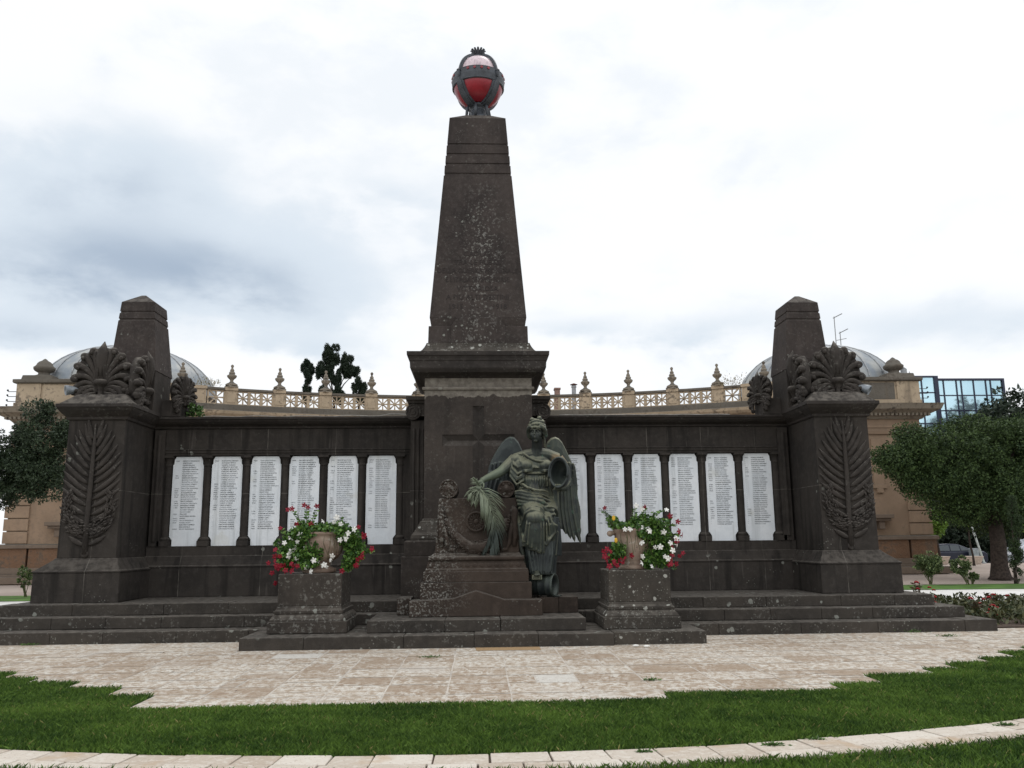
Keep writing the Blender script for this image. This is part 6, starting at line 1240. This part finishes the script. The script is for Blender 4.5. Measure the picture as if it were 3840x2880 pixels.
for s_ in (-1, 1):
    def X(a, b_): return tuple(sorted((s_ * a, s_ * b_)))
    def rc(l): return [(*X(a, b_), c_, d_, z) for a, b_, c_, d_, z in l]
    mb = MB(); mb.rect(rc([(14.2, 20.25, 38.05, 47, 1.6), (14.2, 20.25, 38.05, 47, 6.9)])); mb.build('pavilion_wall', M_plas, bd)
    mb = MB()
    z = 1.68
    while z < 6.1:
        mb.box(*X(19.33, 20.37), 37.97, 38.9, z, z + .50); z += .545
    mb.box(*X(17.88, 18.36), 37.99, 38.1, 3.9, 6.0); mb.box(*X(17.80, 18.44), 37.95, 38.1, 3.75, 3.92); mb.box(*X(17.98, 18.26), 37.93, 38.1, 3.55, 3.75)
    mb.rect(rc([(14.2, 20.40, 37.95, 47, 6.2), (14.2, 20.45, 37.90, 47, 6.35)])); mb.box(*X(14.2, 20.32), 38.0, 47, 6.5, 6.62)
    mb.build('quoin_trim', M_sand if False else M_plas, bd, bevel=.015)
    mb = MB(); mb.rect(rc([(14, 20.52, 37.78, 47, 1.47), (14, 20.52, 37.78, 47, 1.62), (14, 20.40, 37.9, 47, 1.66)])); mb.box(*X(14, 20.55), 37.8, 47, 0, .40); mb.box(*X(14, 20.9), 37.4, 47, 0, .30); mb.box(*X(14, 20.5), 37.85, 47, .40, .66); mb.build('plinth_band', M_base, bd, bevel=.02)
    mb = MB(); mb.box(*X(14, 19.15), 37.86, 38.5, .66, 1.47); mb.box(*X(19.25, 20.42), 37.86, 47, .66, 1.47); mb.build('rough_plinth', M_rust, bd)
    mb = MB(); mb.box(*X(16.2, 18.45), 37.55, 38.1, 2.42, 2.58); mb.box(*X(16.35, 18.35), 37.65, 38.1, 2.30, 2.42); mb.box(*X(17.85, 18.1), 37.75, 38.1, 1.95, 2.30); mb.box(*X(16.6, 16.85), 37.75, 38.1, 1.95, 2.30); mb.build('window_sill', M_base, bd, bevel=.015)
    mb = MB(); mb.box(*X(16.55, 17.75), 38.02, 38.1, 2.6, 5.2); wdw = mb.build('window', plain('dark_window', (.03, .032, .036), .3, .5), bd)
    mb = MB(); mb.rect(rc([(14.1, 20.35, 37.95, 47.1, 6.9), (14.1, 20.45, 37.85, 47.2, 7.0), (14.0, 20.5, 37.8, 47.2, 7.05), (13.9, 20.8, 37.5, 47.5, 7.2), (13.8, 20.95, 37.3, 47.7, 7.28), (13.75, 21.0, 37.2, 47.8, 7.45), (13.7, 21.05, 37.15, 47.8, 7.52), (14.2, 20.5, 37.8, 47.2, 7.62)])); mb.build('pavilion_cornice', M_sdirt, bd)
    mb = MB()
    for k in range(34): x = 14.2 + k * .19; mb.box(*X(x, x + .11), 37.62, 37.9, 7.02, 7.17)
    mb.build('dentils', M_sdirt, bd)
    mb = MB(); mb.box(*X(14.4, 20.42), 37.92, 47, 7.58, 7.80); mb.box(*X(14.5, 20.3), 38.02, 47, 7.80, 8.66)
    mb.box(*X(19.30, 20.36), 37.96, 39.2, 7.80, 8.66); mb.build('attic_wall', M_sand, bd, bevel=.01)
    mb = MB(); mb.box(*X(16.9, 19.2), 37.985, 38.1, 7.82, 8.6); mb.build('attic_panel', M_stain if s_ > 0 else M_sand, bd)
    mb = MB(); mb.rect(rc([(14.2, 20.45, 37.88, 47.1, 8.66), (14.2, 20.5, 37.83, 47.1, 8.70), (14.2, 20.5, 37.83, 47.1, 8.84)])); mb.rect(rc([(18.95, 20.3, 38.1, 39.4, 8.84), (19.0, 20.25, 38.15, 39.35, 9.08)])); mb.rect(rc([(14.6, 15.9, 38.1, 39.4, 8.84), (14.65, 15.85, 38.15, 39.35, 9.08)])); mb.build('attic_coping', M_stain, bd, bevel=.02)
    for x in (19.62, 15.25):
        mb = MB(); finial(mb, (s_ * x, 38.75, 9.08), .86, 1); mb.build('stone_vase', M_stain, bd, smooth=True)
    cx, cy, r0 = s_ * (17.3 if s_ < 0 else 17.45), 42.5, 4.1 if s_ < 0 else 3.9; mb = MB(); prof = []
    for k in range(13): a = R(90) * k / 12; prof.append((max(.03, r0 * math.cos(a)), 8.75 + 2.5 * math.sin(a)))
    mb.lathe((cx, cy, 0), prof, 40); dm = mb.build('dome', M_zinc, bd, smooth=True); WL[dm.name] = origin(bd)
    mb = MB()
    for k in range(24):
        a = k * math.pi / 12; mb.tube([(cx + r * 1.004 * math.cos(a), cy + r * 1.004 * math.sin(a), z + .012) for r, z in prof], .032, 5)
    mb.build('dome_rib', M_rib, dm)
    mb = MB(); mb.rings([[(cx + r * math.cos(a), cy + r * math.sin(a), z) for a in [2 * math.pi * q / 40 for q in range(40)]] for r, z in ((r0 + .05, 8.7), (r0 + .08, 9.0), (r0 - .1, 9.02))]); mb.build('dome_rim', M_rib, dm)
    # curly iron brackets on the outer corner
M_wire = plain('dark_iron_wire', (.03, .03, .035), .6)
for s_ in (-1, 1):
    for k in range(4 if s_ < 0 else 3):
        z = 8.32 - .22 * k; x0 = s_ * 20.4; mb = MB()
        mb.tube([(x0, 38.1, z), (x0 + s_ * .38, 38.1, z), (x0 + s_ * .40, 38.1, z + .05)], .016, 5); mb.ell((x0 + s_ * .40, 38.1, z + .06), .045, 8, 6); mb.build('iron_hook', M_wire, bd)
# plants sprouting on the roof edge
for x, y, lab in ((-12.5, 39.4, 'dry weeds growing on the left end of the balustrade'), (12.1, 39.5, 'reddish dry weeds on the right end of the balustrade')):
    q = RNG.normal(0, 1, (160, 3)); q[:, 2] = np.abs(q[:, 2]); P = np.array([x, y, 8.8]) + q * np.array([.35, .15, .22]); V, F_ = leafset(P, q + np.array([0, 0, 1.]), .12, .25, .3)
    tag(npmesh('roof_weed', V, F_, leafmat('dry_weed', (.12, .11, .04), (.24, .19, .09)), None, RNG.random(160)), lab, 'weeds')

# roofs, pipes and masts behind
M_brick = plain('dusty_brick', (.26, .17, .14), .9); M_pipe = plain('galvanised_pipe', (.30, .31, .32), .5, .4, var=.2)
ch = thing('brick_chimney', (4.75, 50, 0), 'small square brick chimney stack behind the balustrade right of the obelisk', 'chimney'); mb = MB(); mb.box(4.62, 4.92, 50, 50.5, 7, 10.45); mb.box(4.58, 4.96, 49.96, 50.54, 10.45, 10.55); mb.build('stack', M_brick, ch)
fp = thing('flue_pipe', (5.75, 50, 0), 'round metal flue with a flat rain cap behind the balustrade', 'flue'); mb = MB(); mb.lathe((5.75, 50, 0), [(.13, 7), (.13, 10.55), (.16, 10.56), (.16, 10.62), (.13, 10.63), (.13, 10.68)], 14); mb.build('pipe', M_pipe, fp)
mb = MB(); mb.lathe((5.75, 50, 0), [(.02, 10.82), (.22, 10.74), (.23, 10.72), (.1, 10.73)], 14); mb.tube([(5.65, 50, 10.66), (5.65, 50, 10.76)], .01, 4); mb.tube([(5.85, 50, 10.66), (5.85, 50, 10.76)], .01, 4); mb.build('rain_cap', plain('rusty_cap', (.12, .05, .04), .8), fp)
for (x, z0, z1, lab, k) in ((26.25, 9, 17.6, 'taller roof aerial on a thin mast right of the corner pylon', 0), (26.6, 9, 16.45, 'shorter roof aerial with two cross arms beside the taller one', 1)):
    o = thing('roof_aerial', (x, 60, 0), lab, 'aerial', 'roof aerials'); mb = MB(); mb.tube([(x, 60, z0), (x, 60, z1)], .035, 6); mb.build('mast', M_pipe, o)
    mb = MB(); mb.tube([(x - .08, 60, z1 - .12), (x + .62, 60, z1 + .22)], .03, 5)
    for q in range(6): mb.tube([(x + .1 * q, 59.8, z1 - .06 + .05 * q), (x + .1 * q, 60.2, z1 - .06 + .05 * q)], .012, 4)
    if k: mb.tube([(x - .3, 60, 15.8), (x + .45, 60, 15.95)], .025, 5)
    mb.build('antenna_arm', M_pipe, o)
o = thing('glass_building', (44.2, 80, -.28), 'modern blue mirrored glass office block with dark blue frames behind the trees', 'building')
m, t, b = newmat('mirror_glass', .10, .6, .75); g = t.n('ShaderNodeNewGeometry').outputs['Position']; c = t.mix(t.ramp(t.noise(g, .12, 3), .35, .65), (.33, .52, .62), (.50, .70, .78)); t.put(b, 'Base Color', c); M_mg = m
M_navy = plain('navy_frame', (.018, .022, .05), .4, .4)
mb = MB(); mb.box(41.7, 48.0, 75.3, 88, -.28, 15.62); mb.box(33, 41.6, 74.9, 88, -.28, 15.9); mb.build('core', plain('dark_core', (.05, .06, .08), .6), o)
def panes(xs, zs, y, yb):
    for a, b_ in zip(xs[:-1], xs[1:]):
        for c_, d_ in zip(zs[:-1], zs[1:]):
            q = MB(); q.box(a + .05, b_ - .05, y, yb, c_ + .05, d_ - .05); q.build('window_pane', M_mg, o)
zs1 = [15.62 - 1.4 * k for k in range(6)]; xs1 = [41.75, 42.5, 43.7, 44.15, 45.3, 46.45, 46.9, 48.0]
panes(xs1, zs1, 75.15, 75.29); zs2 = [15.85, 14.42, 13.0, 11.6, 10.2]; panes([37.0, 38.5, 40.25, 41.45], zs2, 74.75, 74.89)
mb = MB()
for x in xs1: mb.box(x - .05, x + .05, 75.08, 75.3, 0, 15.62)
for z in zs1[1:]: mb.box(41.7, 48.0, 75.10, 75.29, z - .05, z + .05)
for x in (37.0, 38.5, 40.25): mb.box(x - .05, x + .05, 74.68, 74.89, 0, 15.85)
for z in zs2[1:]: mb.box(33, 41.5, 74.70, 74.885, z - .05, z + .05)
mb.box(41.42, 41.76, 74.6, 75.4, 0, 15.95); mb.box(33, 41.42, 74.62, 75, 15.82, 15.96); mb.box(41.76, 48.15, 75.0, 75.4, 15.60, 15.78); mb.box(47.95, 48.15, 75.0, 76, 0, 15.6); mb.build('frame', M_navy, o)
o = thing('roof_duct', (20.8, 43, 8.8), 'bent grey metal duct and railing on the roof beside the right stone vase', 'duct'); mb = MB(); mb.tube([(20.3, 43, 9.9), (21.6, 43, 10.35), (22.1, 43, 10.4), (22.3, 43, 10.2), (22.3, 43, 9.3)], .16, 12); mb.build('pipe', M_pipe, o)
mb = MB()
for z in (9.6, 9.85): mb.tube([(20.3, 43, z), (22.6, 43, z)], .02, 5)
for x in (21.2, 22.6): mb.tube([(x, 43, 8.9), (x, 43, 10.1)], .02, 5)
mb.box(20.0, 22.6, 42.5, 44.5, 7.6, 9.35); mb.build('railing', M_pipe, o)

# ------------------------------------------------------------------ cars, benches, pole, floodlights, cable
M_tyre = plain('tyre_rubber', (.02, .02, .02), .9); M_rim = plain('alloy_rim', (.35, .36, .37), .35, .5, .6)
m, t, b = newmat('car_glass', .08, .6); t.put(b, 'Base Color', (.035, .05, .06, 1)); M_cg = m
def carpaint(name, c):
    m, t, b = newmat(name, .34, .4, .1); t.put(b, 'Base Color', (*c, 1)); b.inputs['Coat Weight'].default_value = .2; return m
M_lamp = plain('lamp_lens', (.55, .56, .58), .2, .6); M_tail = plain('tail_lamp', (.25, .01, .01), .3, .5)
def car(name, x, y, z, label, paint, L, Wd, lower, upper, whl, glass, wr=.31):
    o = thing(name, (x, y, z), label, 'car', 'cars parked along the road')
    mb = MB(); rs = []
    for k, yy in ((.90, -1), (1., -.86), (1., .86), (.90, 1)): 
        rs.append([(x + px, y + yy * Wd / 2, z + (pz - .5) * (1 if abs(yy) < 1 else .88) + .5) for px, pz in lower])
    mb.rings(rs); mb.build('body', paint, o, smooth=False, bevel=.03); mb = MB(); rs = []
    for yy, sh in ((-.76, .10), (-.70, .0), (.70, .0), (.76, .10)):
        rs.append([(x + px, y + (yy if pz > upper[0][1] + .1 else yy * 1.18) * Wd / 2, z + pz - (sh * .3 if pz > upper[0][1] + .1 else 0)) for px, pz in upper])
    mb.rings(rs); mb.build('cabin', paint, o, smooth=False, bevel=.03)
    for g in glass:
        for s_ in (-1, 1):
            mb = MB(); mb.rings([[(x + px, y + s_ * (Wd / 2 * (.93 - .20 * (pz - upper[0][1]) / .5) + dd), z + pz) for px, pz in g] for dd in (-.03, .006)]); mb.build('side_window', M_cg, o)
    for wx in whl:
        for s_ in (-1, 1):
            mb = MB(); yy = y + s_ * (Wd / 2 - .10); mb.rings([[(x + wx + r * math.cos(a), yy + s_ * d_, z + wr + r * math.sin(a)) for a in [2 * math.pi * q / 24 for q in range(24)]] for r, d_ in ((.2, -.1), (wr - .02, -.1), (wr, -.07), (wr, .09), (wr - .02, .11), (wr - .09, .115))])
            wh = mb.build('wheel', M_tyre, o, smooth=False); WL[wh.name] = origin(o)
            mb = MB()
            for q in range(7): a = q * 2 * math.pi / 7; mb.tube([(x + wx, yy + s_ * .12, z + wr), (x + wx + (wr - .09) * math.cos(a), yy + s_ * .118, z + wr + (wr - .09) * math.sin(a))], [.03, .022], 6)
            mb.build('rim', M_rim, wh)
    mb = MB(); mb.box(x + whl[0] + .55, x + whl[0] + .75, y - Wd / 2 - .14, y - Wd / 2 + .02, z + .86, z + .98); mb.build('mirror', paint, o, bevel=.02)
    return o
sed_lo = [(0, .25), (.1, .18), (4.65, .18), (4.74, .35), (4.74, .80), (4.55, .93), (3.7, .96), (1.3, .95), (.35, .82), (.02, .65)]
sed_up = [(1.15, .93), (4.0, .95), (3.35, 1.25), (2.95, 1.38), (2.3, 1.41), (1.85, 1.38), (1.5, 1.2)]
o = car('parked_sedan', 27.05, 54, -.27, 'dark navy sedan parked behind the stone planters', carpaint('navy_paint', (.012, .016, .035)), 4.75, 1.75, sed_lo, sed_up, (.85, 3.75), ([(1.45, .97), (2.38, .97), (2.38, 1.33), (1.92, 1.31), (1.7, 1.2)], [(2.45, .97), (3.05, .97), (3.0, 1.31), (2.45, 1.33)], [(3.12, .97), (3.72, .98), (3.25, 1.24), (3.08, 1.29)]))
mb = MB(); mb.box(31.70, 31.80, 53.2, 53.5, .35, .50); mb.build('tail_lamp', M_tail, o)
mpv_lo = [(0, .30), (.1, .2), (4.2, .2), (4.3, .4), (4.3, 1.0), (1.2, 1.02), (.25, .90), (.02, .7)]
mpv_up = [(.75, .98), (4.25, 1.0), (4.1, 1.5), (3.6, 1.66), (2.2, 1.70), (1.75, 1.62), (1.2, 1.28)]
o = car('parked_minivan', 33.1, 54, -.27, 'silver minivan parked at the right edge beyond the cypress', carpaint('silver_paint', (.42, .44, .48)), 4.3, 1.75, mpv_lo, mpv_up, (.85, 3.4), ([(1.45, 1.05), (2.5, 1.05), (2.5, 1.58), (2.0, 1.58), (1.7, 1.4)], [(2.6, 1.05), (3.5, 1.05), (3.5, 1.56), (2.6, 1.58)]))
mb = MB(); mb.box(33.08, 33.25, 53.2, 53.6, .45, .60); mb.build('headlight', M_lamp, o, bevel=.02)
M_conc = plain('cream_concrete', (.52, .43, .36), .85, var=.12)
for i, (x0, x1, y, lab) in enumerate(((26.7, 27.55, 49.8, 'cream stone planter bench before the dark sedan, nearest the pavilion'), (28.3, 29.42, 49.6, 'cream stone planter bench before the rear of the sedan'), (32.4, 33.9, 48.5, 'cream stone planter bench by the silver minivan'), (24.6, 25.7, 49.8, 'cream planter bench hidden behind the pavilion corner'))):
    o = thing('planter_bench', ((x0 + x1) / 2, y, 0), lab, 'planter', 'cream planter benches along the road'); mb = MB(); mb.rect([(x0 + .14, x1 - .14, y + .1, y + .6, -.03), (x0 + .02, x1 - .02, y, y + .7, .38)]); mb.build('trough', M_conc, o, bevel=.02)
    mb = MB(); mb.box(x0, x1, y - .02, y + .72, .382, .44); mb.build('seat_slab', M_conc, o, bevel=.01)
o = thing('signal_cabinet', (31.2, 52, -.28), 'small grey utility cabinet behind the thin tree trunk', 'cabinet'); mb = MB(); mb.box(30.5, 30.95, 52.6, 53, -.28, .85); mb.build('cabinet_body', plain('grey_cabinet', (.25, .28, .29), .6), o, bevel=.02)
mb = MB(); mb.box(30.54, 30.91, 52.58, 52.6, -.2, .8); mb.build('cabinet_door', plain('grey_cabinet_door', (.29, .32, .33), .6), o)
o = thing('leaning_pole', (29.8, 51, -.28), 'pale thin leaning pole left of the dark tree trunk', 'pole'); mb = MB(); mb.tube([(30.25, 51, -.03), (29.8, 51, 1.8), (29.5, 51, 3.2)], .06, 10); mb.build('shaft', plain('pale_pole', (.45, .50, .48), .5), o)
mb = MB(); mb.lathe((30.25, 51, -.03), [(.12, 0), (.12, .05), (.07, .08)], 12); mb.build('base_collar', M_pipe, o)
M_flood = plain('grey_floodlight', (.20, .22, .24), .4, .5, .3)
for sx, lab in ((-1, 'grey round floodlight behind the left palmette'), (1, 'grey round floodlight right of the right palmette')):
    x = sx * 7.74; o = thing('floodlight', (x, 16.75, 4.40), lab, 'floodlight', 'floodlights on the pylons'); ax = Vector((sx * .75, -.55, -.15 if sx < 0 else -.5)).normalized(); e1 = ax.cross(Vector((0, 0, 1))).normalized(); e2 = e1.cross(ax); c0 = Vector((x, 16.55, 4.55))
    mb = MB(); mb.rings([[c0 + ax * d_ + e1 * (r * math.cos(a)) + e2 * (r * math.sin(a)) for a in [2 * math.pi * q / 20 for q in range(20)]] for d_, r in ((-.14, .03), (-.13, .05), (0, .065), (.10, .095), (.16, .10), (.16, .088), (.08, .06))]); mb.build('lamp_housing', M_flood, o, smooth=True)
    mb = MB(); mb.tube([(x, 16.72, 4.38), (x, 16.66, 4.45), c0], .015, 6); mb.build('bracket', M_flood, o)
mb = MB(); F = random.Random(2); mb.tube([(-5.6 + .19 * k, 17.62 + .02 * math.sin(k), 4.175 + .012 * math.sin(k * 1.3) + (.03 if k > 19 else 0)) for k in range(24)], .008, 5); tag(mb.build('cable', plain('grey_cable', (.28, .27, .25), .7)), 'thin grey cable lying along the top of the left wing wall', 'cable')
mb = MB(); mb.tube([(1.75 + .2 * k, 17.60, 4.172 + .006 * math.sin(k * 2)) for k in range(19)], .008, 5); tag(mb.build('cable', plain('pale_cable', (.30, .29, .27), .7)), 'thin pale cable lying along the top of the right wing wall', 'cable')
o = thing('lightning_rod', (-1.06, 17.9, 4.5), 'short thin rod with clamp on the wall left of the cornice', 'rod'); mb = MB(); mb.tube([(-1.27, 18.0, 4.4), (-1.27, 18.0, 4.85)], .008, 5); mb.build('rod', M_wire, o); mb = MB(); mb.box(-1.40, -1.05, 17.8, 18.2, 4.49, 4.54); mb.build('clamp_plate', M_wall, o)
for i, (x, y, lab) in enumerate(((2.43, 13.33, 'white fallen petal on the paving nearest the terrace edge'), (2.58, 13.25, 'second white fallen petal just in front of the first'))):
    mb = MB(); mb.ell((x, y, .02), (.05, .03, .018), 8, 5); tag(mb.build('fallen_petal', M_wht), lab, 'petal', 'fallen petals on the paving')
